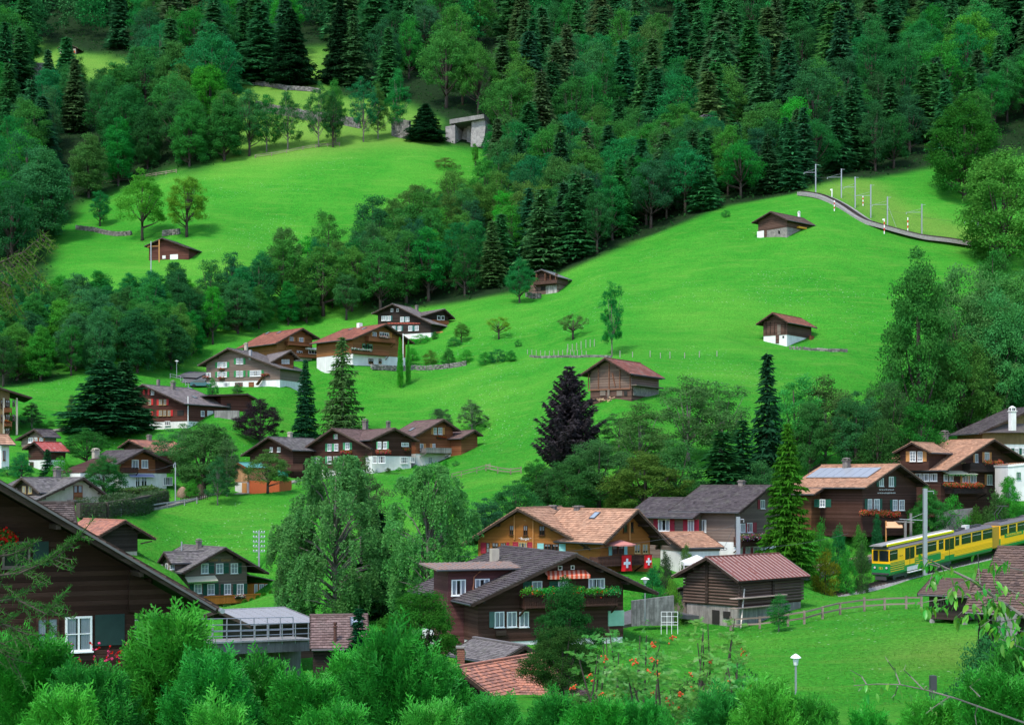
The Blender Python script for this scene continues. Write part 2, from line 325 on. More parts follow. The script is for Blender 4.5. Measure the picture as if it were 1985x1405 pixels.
# ---------------------------------------------------------------- chalets
UP = Vector((0, 0, 1))
class Gable:
    """a gabled volume. O: ridge point at the roof's front edge; ex across the gable, ey back along the ridge"""
    def __init__(s, root, A, Y, yaw, L, Rr, base, ridge=None, D=None, of=1.2, ob=0.8, osl=1.2, osr=None,
                 roof=None, wall=None, low=None, low_m=None, th=0.22, course=0.35, tile=0.3, mode='tiles', bm=None,
                 wall_t=True, back=True, purl=True, sink=2.0, gut=True, ex_ang=None, lift=0.055, jit=0.012, vergem=None, soff=None, part='wall', single=False, like=None, met=None):
        s.root = root; th_ = R_(yaw); s.ex = Vector((math.cos(th_), math.sin(th_), 0)); s.ey = Vector((-math.sin(th_), math.cos(th_), 0))
        s.O = A.copy() if isinstance(A, Vector) else P(A[0], A[1], Y); s.n = -s.ey
        if met: s.ul, s.zl, s.ur, s.zr = met
        else: s.ul, s.zl = s.plane(L, 0); s.ur, s.zr = s.plane(Rr, 0)
        if single and like is not None:                  # a lower continuation of one slope of the main roof
            s.O = s.O - UP * 0.08
            if single == 'r': s.zl = like.sl * s.ul; s.ur = (osl if osr is None else osr) + 0.4; s.zr = -0.02
            else: s.zr = like.sr * s.ur; s.ul = -(osl + 0.4); s.zl = -0.02
        if D is None:
            pxe = (ridge - CX) / F; D = (pxe * s.O.y - s.O.x) / (s.ey.x - pxe * s.ey.y)
        s.D = D; s.of, s.ob = of, ob; osr = osl if osr is None else osr
        s.xl = s.ul + osl; s.xr = s.ur - osr; s.th = th
        s.sl = s.zl / s.ul; s.sr = s.zr / s.ur            # slopes: z = s*u (zl negative at ul negative -> positive sl)
        bw = s.O + s.ey * of; d = ray(base[0], base[1]) if not isinstance(base, (int, float)) else None
        if met: s.zb = base
        elif d is not None:
            t = s.n.dot(bw) / s.n.dot(d); s.zb = (d * t).z - s.O.z; s.bp = d * t
        else: s.zb = base - s.O.z
        s.lowz = None
        if low is not None:
            d = ray(*low); t = s.n.dot(bw) / s.n.dot(d); s.lowz = (d * t).z - s.O.z
        s.rm, s.wm, s.lm, s.bm = roof, wall, low_m, bm or DWOOD
        s.cfg = dict(course=course, tile=tile, mode=mode, lift=lift, jit=jit); s.sink = sink
        s.flags = (back, purl, gut); s.vergem = vergem or s.bm; s.pn = part; s.zbx = s.zb; s.single = single
    def w(s, u, v, z): return s.O + s.ex * u + s.ey * v + UP * z
    def plane(s, p, v):
        """pixel -> (u, z) on the plane parallel to the gable at depth v"""
        d = ray(*p); q = s.O + s.ey * v; t = s.n.dot(q) / s.n.dot(d); h = d * t - s.O
        return h.dot(s.ex), h.z
    def sideplane(s, p, side, off=0.0):
        u = (s.xl - off) if side == 'l' else (s.xr + off)
        d = ray(*p); q = s.O + s.ex * u; t = s.ex.dot(q) / s.ex.dot(d); h = d * t - s.O
        return h.dot(s.ey), h.z
    def slope_hit(s, p, side):
        k = s.sl if side == 'l' else s.sr; n = (UP - s.ex * k).normalized()
        d = ray(*p); t = n.dot(s.O) / n.dot(d); h = d * t - s.O
        return h.dot(s.ex), h.dot(s.ey), h.z
    def floor_z(s): return s.O.z + s.zb
    def build(s):
        root = s.root; w = s.w; back, purl, gut = s.flags
        v0, v1 = s.of, s.D - s.ob; zb = s.zb - s.sink; xl, xr = s.xl, s.xr
        zxl, zxr = s.sl * xl - s.th, s.sr * xr - s.th
        lo = zb
        if s.lowz is not None and s.lm:
            b = MB(); i = -0.06 if s.lowz > 1e9 else 0.05
            b.prism([w(xl + i, v0 + i, zb), w(xr - i, v0 + i, zb), w(xr - i, v0 + i, s.lowz), w(xl + i, v0 + i, s.lowz)], s.ey * (v1 - v0 - 2 * i))
            b.build('plinth', s.lm, root); lo = s.lowz
        b = MB(); e = s.ey * (v1 - v0)
        poly = [w(xl, v0, lo), w(xr, v0, lo), w(xr, v0, max(zxr, lo)), w(0, v0, -s.th - 0.01), w(xl, v0, max(zxl, lo))]
        b.prism(poly, e); b.build(s.pn, s.wm, root)
        # roof slabs
        for side, ue, sl in (('l', s.ul, s.sl), ('r', s.ur, s.sr)):
            if s.single and side == s.single: continue
            b = MB(); t = UP * (-s.th * 0.8)
            b.prism([w(0, 0.03, 0), w(ue, 0.03, sl * ue), w(ue, s.D - 0.03, sl * ue), w(0, s.D - 0.03, 0)], t)
            ro = b.build('roof', s.bm, root)
            # verge boards
            for v in (0.0, s.D):
                b = MB(); p0 = w(0, v, -0.09); p1 = w(ue, v, sl * ue - 0.09); b.bar(p0, p1, 0.07, s.th + 0.1, up=UP); b.build('barge_board', s.vergem, ro)
            s.cover(side, ue, sl, ro)
            if gut:
                b = MB(); g = 0.09; un = ue + (0.1 if ue > 0 else -0.1); zz = sl * ue - 0.10
                b.tube([w(un, 0.1, zz), w(un, s.D - 0.1, zz)], [g, g], 6); b.build('gutter', DSTEEL, ro)
        # ridge cap
        b = MB(); b.bar(w(0, -0.04, 0.05), w(0, s.D + 0.04, 0.05), 0.32, 0.1); b.build('ridge_cap', s.rm, root)
        if purl:
            b = None
            for u in (xl + 0.1, (xl) * 0.5, 0, xr * 0.5, xr - 0.1):
                z = (s.sl if u < 0 else s.sr) * u - s.th - 0.13
                b = MB(); b.bar(w(u, 0.12, z), w(u, v0 + 0.1, z), 0.2, 0.22); b.build('purlin', s.bm, root)
        return s
    def cover(s, side, ue, sl, parent):
        c = s.cfg; w = s.w; L = abs(ue) * math.sqrt(1 + sl * sl); mode = c['mode']
        nrm = (UP - s.ex * sl).normalized()
        b = MB(); sg = 1 if ue > 0 else -1
        if mode in ('tiles', 'strips', 'pieces'):
            n = max(2, round(L / c['course'])); nt_ = 1 if mode == 'strips' else max(2, round(s.D / c['tile']))
            rnd = random.Random(hash((round(s.O.x), side == 'l')) & 0xffff); pieces = []
            per = 3.0
            for i in range(n):
                ua, ub = ue * (1 - i / n), ue * (1 - (i + 1.25) / n)
                if i == n - 1: ub = 0.02 * sg
                if i == 0: ua = ue * (1 + 0.05 / abs(ue))
                st = 0 if i % 2 == 0 else 0.5
                for j in range(nt_ + (1 if st else 0)):
                    va = -0.04 + (s.D + 0.08) * max(0, (j - st)) / nt_; vb = -0.04 + (s.D + 0.08) * min(nt_, (j + 1 - st)) / nt_
                    if vb - va < 0.02: continue
                    if nt_ > 1: vb -= 0.012
                    k = c['lift'] * (1 + rnd.uniform(-.15, .35)) + rnd.uniform(0, c['jit']); jz = rnd.uniform(-c['jit'], c['jit'])
                    du = rnd.uniform(-1, 1) * c['jit'] * 1.5 * sg
                    p = [w(ua + du, va, sl * (ua + du)) + nrm * (k + 0.01), w(ua + du, vb, sl * (ua + du)) + nrm * (k + jz + 0.01), w(ub, vb, sl * ub) + nrm * 0.014, w(ub, va, sl * ub) + nrm * 0.014,
                         w(ua + du, va, sl * (ua + du)) + nrm * 0.002, w(ua + du, vb, sl * (ua + du)) + nrm * 0.002]
                    fs = [(0, 1, 2, 3), (0, 4, 5, 1), (0, 3, 4), (1, 5, 2)]
                    if mode == 'pieces': pieces.append((p, fs))
                    else: b.add(p, fs)
            if mode == 'pieces':
                off = parent_world(parent); lim = 290
                vis = sorted(pieces, key=lambda q: (q[0][0].y))
                for q, fs in vis[:lim]:
                    m = MB().add(q, fs); m.build('roof_tile', s.rm, parent)
                if len(vis) > lim:
                    m = MB()
                    for q, fs in vis[lim:]: m.add(q, fs)
                    tag(m.build('roof_tiles', s.rm, parent), kind='stuff')
            else:
                o = b.build('roof_tiles' if nt_ > 1 else 'roof_covering', s.rm, parent)
                if nt_ > 1: tag(o, kind='stuff')
        elif mode == 'seam':
            p = [w(ue * 1.01, -0.03, sl * ue) + nrm * 0.03, w(ue * 1.01, s.D + 0.03, sl * ue) + nrm * 0.03, w(0, s.D + 0.03, 0) + nrm * 0.03, w(0, -0.03, 0) + nrm * 0.03]
            b.prism(p, nrm * -0.025); b.build('roof_sheet', s.rm, parent)
            k = max(2, round(s.D / c['tile']))
            for i in range(k + 1):
                v = s.D * i / k; bb = MB(); bb.bar(w(ue, v, sl * ue) + nrm * 0.05, w(0, v, 0) + nrm * 0.05, 0.07 if s.rm is not S_RUST else .13, 0.06, up=nrm); bb.build('roof_seam', s.rm if s.rm is not S_RUST else S_SEAM, parent)
    # ---- things on the walls, from pixel boxes in the photograph
    def frame_of(s, wall, off=0.0):
        if wall == 'f': o = s.w(0, s.of - off, 0); return o, s.ex, -s.ey, (lambda p: s.plane(p, s.of - off))
        if wall == 'l': o = s.w(s.xl - off, 0, 0); return o, -s.ey, -s.ex, (lambda p: (lambda h: (-h[0], h[1]))(s.sideplane(p, 'l', off)))
        if wall == 'r': o = s.w(s.xr + off, 0, 0); return o, s.ey, s.ex, (lambda p: s.sideplane(p, 'r', off))
    def rect(s, Z, box, wall='f', off=0.0):
        o, a, n, f = s.frame_of(wall, off); x0, y0, x1, y1 = box; ym = (y0 + y1) / 2; xm = (x0 + x1) / 2
        u0 = f(Z(x0, ym))[0]; u1 = f(Z(x1, ym))[0]; zt = f(Z(xm, y0))[1]; zb = f(Z(xm, y1))[1]
        if u0 > u1: u0, u1 = u1, u0
        return o, a, n, u0, u1, zb, zt
    def win(s, Z, *boxes, wall='f', nx=2, ny=1, fm=None, sh=None, sides='', sw=None, curt=0.9, sill=True, proud=0.0):
        for bx in boxes:
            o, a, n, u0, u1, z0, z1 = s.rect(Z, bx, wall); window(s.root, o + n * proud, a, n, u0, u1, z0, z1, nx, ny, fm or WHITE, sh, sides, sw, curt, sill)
        return s
    def slab(s, Z, box, wall='f', d=0.06, m=None, name='panel', off=0.0):
        o, a, n, u0, u1, z0, z1 = s.rect(Z, box, wall, off); b = MB()
        b.box(o + a * ((u0 + u1) / 2) + UP * ((z0 + z1) / 2) + n * (d / 2 + 0.004), a, n, UP, u1 - u0, d, z1 - z0); return b.build(name, m, s.root)
    def balcony(s, Z, box, wall='f', d=1.3, m=None, boards=True):
        """box: the railing as seen; stands d in front of the wall"""
        o, a, n, u0, u1, z0, z1 = s.rect(Z, box, wall, d); m = m or DWOOD; W = u1 - u0
        b = MB(); mid = o + a * ((u0 + u1) / 2)
        b.box(mid - n * (d / 2) + UP * (z0 + 0.05), a, n, UP, W, d, 0.12); bl = b.build('balcony', m, s.root)
        b = MB(); b.box(mid + UP * (z1 - 0.04), a, n, UP, W + 0.1, 0.12, 0.09); b.build('handrail', m, bl)
        if boards:
            k = max(3, int(W / 0.2))
            b = MB()
            for i in range(k): b.box(o + a * (u0 + W * (i + .5) / k) + UP * ((z0 + z1) / 2) + n * 0.01 * (i % 2), a, n, UP, W / k * 0.86, 0.03, z1 - z0 - 0.1)
            b.build('railing_boards', m, bl)
        for u in (u0 + .05, u1 - .05):
            b = MB(); b.box(o + a * u - n * (d / 2) + UP * ((z0 + z1) / 2 + 0.04), a, n, UP, 0.04, d, z1 - z0 - 0.2)
            b.build('railing_side', m, bl); b = MB(); b.bar(o + a * u + UP * (z0 - 0.0), o + a * u - n * d + UP * (z0 - 0.7), 0.12); b.build('bracket', m, bl)
        return bl
    def chimney(s, Z, x, ytop, ybase, wpx, side='r', m=None, cap=True, name='chimney', d=None):
        pb = Z(x, ybase); pt = Z(x, ytop); u, v, z = s.slope_hit(pb, side); c = s.w(u, v, z); wd = (Z(x + wpx, 0)[0] - Z(x, 0)[0]) * c.y / F
        H_ = P(pt[0], pt[1], c.y).z - c.z; m = m or CHIM
        b = MB(); hh = H_ * (0.72 if cap else 1)
        b.box(c + UP * (hh / 2 - 0.4), s.ex, s.ey, UP, wd * 0.8, wd * 0.8, hh + 0.8); ch = b.build(name, m, s.root)
        if cap:
            b = MB(); b.box(c + UP * (hh + 0.04), s.ex, s.ey, UP, wd * 1.05, wd * 1.05, 0.1)
            for q in ((-1, -1), (1, -1), (1, 1), (-1, 1)): b.box(c + s.ex * q[0] * wd * .33 + s.ey * q[1] * wd * .33 + UP * (hh + H_ * .1), s.ex, s.ey, UP, wd * .13, wd * .13, H_ * .2)
            b.lathe(c + UP * (hh + H_ * .19), [(wd * .55, 0), (wd * .5, 0.08), (wd * .2, H_ * .1), (0.01, H_ * .12)], 8); b.build('chimney_cap', m, ch)
        return ch
    def skylight(s, Z, box, side='r'):
        x0, y0, x1, y1 = box; u0, v0, _ = s.slope_hit(Z(x0, y1), side); u1, v1, _ = s.slope_hit(Z(x1, y0), side)
        k = s.sl if side == 'l' else s.sr; n = (UP - s.ex * k).normalized()
        um, vm = (u0 + u1) / 2, (v0 + v1) / 2; c = s.w(um, vm, k * um) + n * 0.09; ud = (s.ex + UP * k).normalized()
        b = MB(); b.box(c, ud, s.ey, n, 1.15, 0.85, 0.12); sl = b.build('skylight', DSTEEL, s.root)
        b = MB(); b.box(c + n * 0.07, ud, s.ey, n, 0.95, 0.65, 0.02); b.build('skylight_pane', SKYG, sl)
    def text(s, Z, x, y, size_px, body, wall='f', m=None, name='lettering'):
        o, a, n, f = s.frame_of(wall); u, z = f(Z(x, y)); sz = (Z(size_px, 0)[0] - Z(0, 0)[0]) * s.O.y / F
        return lettering(body, o + a * u + UP * z + n * 0.02, a, n, sz, m or WHITE, s.root, name)
def lettering(body, pos, a, n, size, m, parent, name='lettering', ext=0.004, align='CENTER'):
    cu = bpy.data.curves.new(name, 'FONT'); cu.body = body; cu.size = size; cu.align_x = align; cu.align_y = 'CENTER'; cu.extrude = ext
    cu.materials.append(m); o = bpy.data.objects.new(name, cu); col.objects.link(o)
    z = Vector(n).normalized(); x = Vector(a).normalized(); y = z.cross(x)
    mt = Matrix((x, y, z)).transposed().to_4x4(); mt.translation = pos - (parent_world(parent) if parent else Vector())
    bpy.context.view_layer.update(); me = bpy.data.meshes.new_from_object(o.evaluated_get(bpy.context.evaluated_depsgraph_get())); bpy.data.objects.remove(o); bpy.data.curves.remove(cu)
    o = bpy.data.objects.new(name, me); col.objects.link(o)
    if not me.materials: me.materials.append(m)
    o.parent = parent; o.matrix_basis = mt; return o
_CURT = {}
def window(root, o, a, n, u0, u1, z0, z1, nx=2, ny=1, fm=None, sh=None, sides='', sw=None, curt=0.9, sill=True, deep=0.10):
    W, Hh = u1 - u0, z1 - z0; c = o + a * ((u0 + u1) / 2) + UP * ((z0 + z1) / 2); fw = max(0.055, min(0.09, W * 0.09))
    b = MB()
    for sg in (-1, 1):
        b.box(c + a * (sg * (W / 2 - fw / 2)) + n * deep / 2, a, n, UP, fw, deep, Hh)
        b.box(c + UP * (sg * (Hh / 2 - fw / 2)) + n * deep / 2, a, n, UP, W - 2 * fw, deep * 0.96, fw)
    for i in range(1, nx): b.box(c + a * (-W / 2 + W * i / nx) + n * deep / 2, a, n, UP, fw * (0.9 if nx < 4 else .7), deep * 0.92, Hh - 2 * fw)
    for i in range(1, ny): b.box(c + UP * (-Hh / 2 + Hh * i / ny) + n * deep / 2, a, n, UP, W - 2 * fw, deep * 0.85, 0.04)
    if sill: b.box(c - UP * (Hh / 2 + 0.03) + n * (deep / 2 + 0.04), a, n, UP, W + 0.1, deep + 0.08, 0.06)
    f = b.build('window', fm, root)
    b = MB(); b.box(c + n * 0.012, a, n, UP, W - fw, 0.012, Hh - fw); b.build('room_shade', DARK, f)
    if curt:
        k = 8; hh = Hh * curt - fw
        for sg in ((-1, 1) if nx >= 2 else (-1,)):
            b = MB()
            wd = W * (0.33 if nx >= 2 else 0.7)
            x0 = -W / 2 + fw if sg < 0 else W / 2 - fw - wd
            vs = []
            for i in range(k + 1):
                p = c + a * (x0 + wd * i / k) + n * (0.04 + 0.012 * (i % 2))
                vs += [p + UP * (Hh / 2 - fw), p + UP * (Hh / 2 - fw - hh)]
            b.add(vs, [(2 * i, 2 * i + 1, 2 * i + 3, 2 * i + 2) for i in range(k)]); b.build('curtain', CURT, f)
    b = MB(); x_ = a * (W / 2 - fw / 2); y_ = UP * (Hh / 2 - fw / 2); c_ = c + n * .065; b.quad(c_ - x_ - y_, c_ + x_ - y_, c_ + x_ + y_, c_ - x_ + y_); b.build('pane', GLASS, f)
    if sh:
        sw = sw or min(W * 0.5, 0.75)
        for ch in sides:
            sg = -1 if ch == 'l' else 1; sc_ = c + a * (sg * (W / 2 + sw / 2 + 0.04)) + n * 0.045
            b = MB(); b.box(sc_, a, n, UP, sw, 0.03, Hh + 0.04)
            for t in (-1, 1):
                b.box(sc_ + a * (t * (sw / 2 - 0.04)) + n * 0.02, a, n, UP, 0.08, 0.03, Hh + 0.06)
                b.box(sc_ + UP * (t * (Hh / 2 - 0.04)) + n * 0.02, a, n, UP, sw - 0.16, 0.028, 0.08)
            kk = max(3, int(Hh / 0.14))
            for i in range(kk): b.box(sc_ + UP * (-Hh / 2 + Hh * (i + .5) / kk) + n * 0.014, a, (n + UP * 0.5).normalized(), (UP - n * 0.5).normalized(), sw - 0.16, 0.02, 0.07)
            b.build('shutter', sh, root)
def leafcloud(centres, rads, n, size, seed=0, flat=1.0, up=0.4, asp=0.7):
    """n leaf-sized quads per ellipsoidal clump; returns (verts, quads)"""
    rg = np.random.RandomState(seed); cs = np.repeat(np.asarray(centres, float), n, 0); rs = np.repeat(np.asarray(rads, float), n)
    N = len(cs); d = rg.normal(size=(N, 3)); d[:, 2] = d[:, 2] + up; d /= np.linalg.norm(d, axis=1)[:, None] + 1e-9
    rr = rs * rg.uniform(0.55, 1.1, N); p = cs + d * rr[:, None] * np.array([1, 1, flat])
    nn = d + rg.normal(size=(N, 3)) * 0.7; nn /= np.linalg.norm(nn, axis=1)[:, None]
    t = np.cross(nn, rg.normal(size=(N, 3))); t /= np.linalg.norm(t, axis=1)[:, None] + 1e-9; bt = np.cross(nn, t)
    sz = size * rg.uniform(0.6, 1.3, N); a = t * sz[:, None] * 0.5; b = bt * (sz * asp)[:, None] * 0.5
    v = np.stack([p - a, p + b * 0.9 - a * 0.1, p + a, p - b * 0.9 - a * 0.1], 1).reshape(-1, 3)
    return v, np.arange(N * 4).reshape(-1, 4)
_fbk = [0]
def flower_box(p, q, n, colr, label, h=0.4, group=None, dense=1.0, bl=1.0, box=True, green=(0.05, 0.20, 0.02)):
    """p, q: the ends of a planter (world points); leaves with blossoms over a wooden box"""
    _fbk[0] += 1; p = Vector(p); q = Vector(q); a = (q - p); L = a.length; a.normalize(); n = Vector(n); root = empty('flower_box', (p + q) / 2, label, 'flower box', group)
    if box: b = MB(); b.box((p + q) / 2 - UP * 0.1 + n * 0.12, a, n, UP, L, 0.2, 0.2); b.build('box', DWOOD, root)
    k = max(3, int(L / 0.16 * dense)); cs = [(p + a * (L * (i + .5) / k) + n * (0.12 + random.uniform(-.05, .1)) + UP * random.uniform(0.02, h * .5)) - root.location for i in range(k)]
    v, f = leafcloud([tuple(c) for c in cs], [h * .45] * k, 60, 0.11, _fbk[0], 1.0)
    o = link('leaves', np_mesh('leaves', v, f), LEAFG, root); o.color = (*green, 1)
    if colr:
        cols = colr if isinstance(colr[0], (tuple, list)) else [colr]
        for i, cc in enumerate(cols):
            v, f = leafcloud([tuple(c) for c in cs], [h * .52] * k, max(1, int(26 * bl / len(cols))), 0.13, _fbk[0] * 7 + i + 50, 1.0, 0.1, 1.0)
            o = link('blossoms', np_mesh('blossoms', v, f), PETAL, root); o.color = (*cc, 1)
    return root
DWOOD = wood('weathered_dark_timber', (0.035, 0.022, 0.016), 0.2)
EAVE = wood('eave_timber', (0.05, 0.034, 0.024), 0.2)
CHIM = plaster('chimney_render', (0.24, 0.21, 0.19), 0.3, 2.0); SKYG = paint('skylight_glass', (0.25, 0.3, 0.35), 0.08, 0.05, 0.8)
W_CHOC = wood('chocolate_boarding', (0.052, 0.022, 0.015), 0.17); W_BLK = wood('black_boarding', (0.026, 0.017, 0.014), 0.17)
W_BRN = wood('brown_boarding', (0.105, 0.045, 0.02), 0.17); W_TAUPE = wood('taupe_boarding', (0.15, 0.108, 0.088), 0.17, var=.25)
W_ORA = wood('orange_boarding', (0.27, 0.105, 0.022), 0.16, var=0.15); W_ORV = wood('orange_upright_boards', (0.36, 0.13, 0.02), 0.16, True, 0.15)
W_RUST = wood('russet_boarding', (0.17, 0.062, 0.025), 0.17); W_GREY = wood('grey_boarding', (0.14, 0.11, 0.09), 0.2)
W_PLUM = wood('plum_boarding', (0.10, 0.035, 0.035), 0.17); W_PALE = wood('pale_upright_boards', (0.42, 0.24, 0.12), 0.2, True)
T_BRN = tiles('brown_tiles', (0.15, 0.095, 0.085), (0.11, 0.07, 0.062)); T_GRY = tiles('grey_slates', (0.16, 0.145, 0.14), (0.09, 0.08, 0.08), (0.15, 0.16, 0.11), 0.4)
T_DRK = tiles('dark_tiles', (0.085, 0.07, 0.072), (0.05, 0.04, 0.042), (0.13, 0.13, 0.10), 0.45)
T_ORA = tiles('orange_tiles', (0.41, 0.235, 0.15), (0.29, 0.16, 0.10), (0.25, 0.17, 0.12), 0.45)
T_RED = tiles('red_brown_tiles', (0.26, 0.10, 0.065), (0.19, 0.07, 0.05), (0.14, 0.08, 0.05), 0.3)
T_TERR = tiles('terracotta_tiles', (0.40, 0.17, 0.11), (0.22, 0.11, 0.09), (0.16, 0.11, 0.09), 0.5)
T_SHNG = tiles('wooden_shingles', (0.10, 0.075, 0.065), (0.045, 0.033, 0.03), (0.17, 0.15, 0.14), 0.5)
S_GREY = paint('grey_sheet_roof', (0.28, 0.28, 0.29), 0.6, 0.2); S_BLK = paint('dark_sheet_roof', (0.06, 0.055, 0.055), 0.6, 0.3)
def rustmat(name, c, c2, k=0.5):
    t = NT(name); v = t.coord(); a = t.noise(1.6, 6, t.mapping(v, (1, 1, 1)), 0.7)
    m = t.principled(t.ramp(a, [(k - 0.1, c), (k + 0.02, sc3(c, 1.2)), (k + 0.12, c2)]), 0.6, None, 0.4); return m
S_RUST = rustmat('rusty_red_sheet', (0.165, 0.048, 0.036), (0.32, 0.22, 0.19), 0.60)
S_SEAM = rustmat('pale_rusty_seam', (.33, .24, .215), (.2, .07, .05), .53); S_RSTG = rustmat('rusty_grey_sheet', (0.20, 0.15, 0.13), (0.30, 0.15, 0.09), 0.5)
S_REDP = rustmat('red_painted_sheet', (0.30, 0.06, 0.048), (0.36, 0.22, 0.2), 0.53)
RED = paint('red_paint', (0.50, 0.02, 0.02), 0.5, 0.1); GREENP = paint('green_paint', (0.012, 0.20, 0.05), 0.5, 0.15); DGREEN = paint('dark_green_paint', (0.008, 0.075, 0.045), 0.5, 0.15)
TURQ = paint('turquoise_paint', (0.22, 0.50, 0.48), 0.5, 0.1); CRIM = paint('crimson_paint', (0.28, 0.012, 0.03), 0.5, 0.1); PINEG = paint('sage_green_paint', (0.07, 0.13, 0.11), 0.6, 0.15)
OCHRE = paint('ochre_paint', (0.48, 0.22, 0.07), 0.6, 0.1); STONEW = stone('rubble_stone', (0.34, 0.31, 0.28), (0.20, 0.18, 0.17), 3.0)
BEIGE = plaster('beige_plaster', (0.46, 0.41, 0.33), 0.15); YPL = plaster('ochre_plaster', (0.21, 0.145, 0.07), 0.2)
# ---------------------------------------------------------------- the houses (pixel boxes read off the photograph give each its real size and place)
ZA = zoom(0, 0, 2.81); ZB = zoom(640, 0, 2.81); ZC = zoom(1285, 0, 2.81); ZD = zoom(0, 450, 3.97); ZE = zoom(350, 550, 3.308); ZF = zoom(0, 730, 3.97)
ZG = zoom(0, 900, 2.782); ZH = zoom(500, 900, 2.782); ZI = zoom(860, 960, 4.391); ZJ = zoom(1200, 850, 4.6825); ZK = zoom(1240, 1040, 2.6644); ZL = zoom(1540, 780, 4.0135)
ZM = zoom(900, 450, 3.512); ZN = zoom(1380, 300, 3.0546); ZO = zoom(1600, 980, 5.156); ZQ = zoom(1660, 440, 3.345); ZR = zoom(1000, 720, 3.545); ZS = zoom(0, 1160, 3.97)
ZT = zoom(1160, 1120, 4.93); ZU = zoom(1650, 1060, 4.0716); ZV = zoom(300, 1040, 6.203); ZX = zoom(560, 1160, 3.676); Z1 = lambda x, y: (x, y)
MAIN = {}
def house(name, label, cat, Z, apex, Y, yaw, L, Rr, base, ridge=None, low=None, anch=True, root=None, group=None, side_base=None, **kw):
    A = apex if isinstance(apex, Vector) else Z(*apex)
    b = base if isinstance(base, (int, float)) else Z(*base)
    if root is not None and kw.get('single'): kw['like'] = MAIN[root.name]
    g = Gable(None, A, Y, yaw, Z(*L), Z(*Rr), b, ridge=(Z(ridge, 0)[0] if ridge is not None else None), low=(Z(*low) if low else None), **kw)
    c = g.w((g.xl + g.xr) / 2, g.of, g.zb)
    if root is None: root = empty(name, c, label, cat, group); MAIN[root.name] = g
    g.root = root
    if anch:
        for u in (g.xl, (g.xl + g.xr) / 2, g.xr):
            q = g.w(u, g.of, g.zb); ANCH.append((q.x, q.y, q.z, 4.0 if Y > 150 else 3.0))
        if side_base:
            sd_ = 'r' if yaw < 0 else 'l'; v_, z_ = g.sideplane(Z(*side_base), sd_)
            for f_ in (.35, .7, 1.0): q = g.w(g.xr if sd_ == 'r' else g.xl, lerp(g.of, v_, f_), lerp(g.zb, z_, f_)); ANCH.append((q.x, q.y, q.z, 3.5))
    return g.build()
def boxw(g, u0, u1, v0, v1, z0, z1, name, m):
    b = MB(); b.box(g.w((u0 + u1) / 2, (v0 + v1) / 2, (z0 + z1) / 2), g.ex, g.ey, UP, u1 - u0, v1 - v0, z1 - z0); return b.build(name, m, g.root)
def gfb(g, Z, box, wall, colr, label, off=0.12, **kw):
    """flower box on a wall or balcony; box = pixel box of the blossoms"""
    o, a, n, u0, u1, z0, z1 = g.rect(Z, box, wall, off); return flower_box(o + a * u0 + UP * z0, o + a * u1 + UP * z0, n, colr, label, h=max(0.25, z1 - z0), **kw)
REDF = (0.62, 0.02, 0.015); PINKF = (0.62, 0.07, 0.16); WHF = (0.75, 0.72, 0.72); PURF = (0.30, 0.06, 0.5); SALM = (0.75, 0.16, 0.12)

# --- 1 orange chalet with two gables
g = house('chalet', 'large orange boarded chalet with tiled roof, behind the chalet with the balcony of geraniums', 'chalet', ZI, (630, 108), 150, -22, (150, 415), (1320, 488), (700, 620), D=13,
          roof=T_ORA, wall=W_ORA, bm=EAVE, of=1.0, osl=1.5, ob=0.6, course=0.36, tile=0.33)
g.win(ZI, (563, 255, 600, 335), (680, 255, 716, 340), (815, 258, 862, 340), nx=2, ny=2, fm=W_BRN, curt=0.5)
g.win(ZI, (365, 402, 392, 492), nx=1, ny=2, fm=W_BRN, sh=CRIM, sides='l', sw=.6); g.win(ZI, (415, 400, 466, 452), (487, 402, 528, 492), nx=2, fm=W_BRN, curt=.6)
g.win(ZI, (640, 398, 712, 484), nx=3, ny=2, fm=CREAMF, sh=CRIM, sides='lr', sw=.62); g.slab(ZI, (536, 398, 558, 492), m=CRIM, name='shutter')
g.win(ZI, (856, 410, 982, 484), nx=4, fm=W_BRN, sh=TURQ, sides='lr', sw=.7, curt=.3)
g.slab(ZI, (600, 165, 608, 375), d=.14, m=OCHRE, name='corner_post'); g.slab(ZI, (760, 210, 768, 470), d=.14, m=OCHRE, name='corner_post')
g.text(ZI, 692, 368, 30, 'Berglis'); g.text(ZI, 692, 214, 12, '1952', m=CREAMF); g.text(ZI, 645, 362, 26, '~'); g.text(ZI, 740, 362, 26, '~')
g1 = g
g2 = house('', '', '', ZI, (1655, 122), 147, 40, (1368, 405), (1925, 412), (1450, 640), ridge=1000, root=g.root,
           roof=T_ORA, wall=W_ORA, bm=EAVE, of=1.6, osl=1.0, osr=1.3, ob=0.4, course=0.36, tile=0.33, part='wing_wall')
g2.win(ZI, (1432, 418, 1530, 505), nx=2, fm=W_BRN, sh=TURQ, sides='lr', sw=.45, curt=.4); g2.win(ZI, (1620, 415, 1668, 492), (1690, 415, 1735, 492), nx=2, ny=2, fm=CREAMF, curt=.7)
g2.win(ZI, (1528, 245, 1560, 315), (1588, 225, 1612, 315), nx=1, fm=W_BRN, curt=0); g2.slab(ZI, (1574, 225, 1583, 385), d=.14, m=OCHRE, name='corner_post')
bal = g2.balcony(ZI, (1315, 512, 1705, 598), 'f', 1.3, W_CHOC)
g2.skylight(ZI, (1235, 152, 1345, 200), 'l'); g.chimney(ZI, 930, 85, 112, 66, 'r', CHIM, True); g2.chimney(ZI, 1147, 90, 116, 70, 'l', CHIM, True)
CH1, CH1B = g, g2
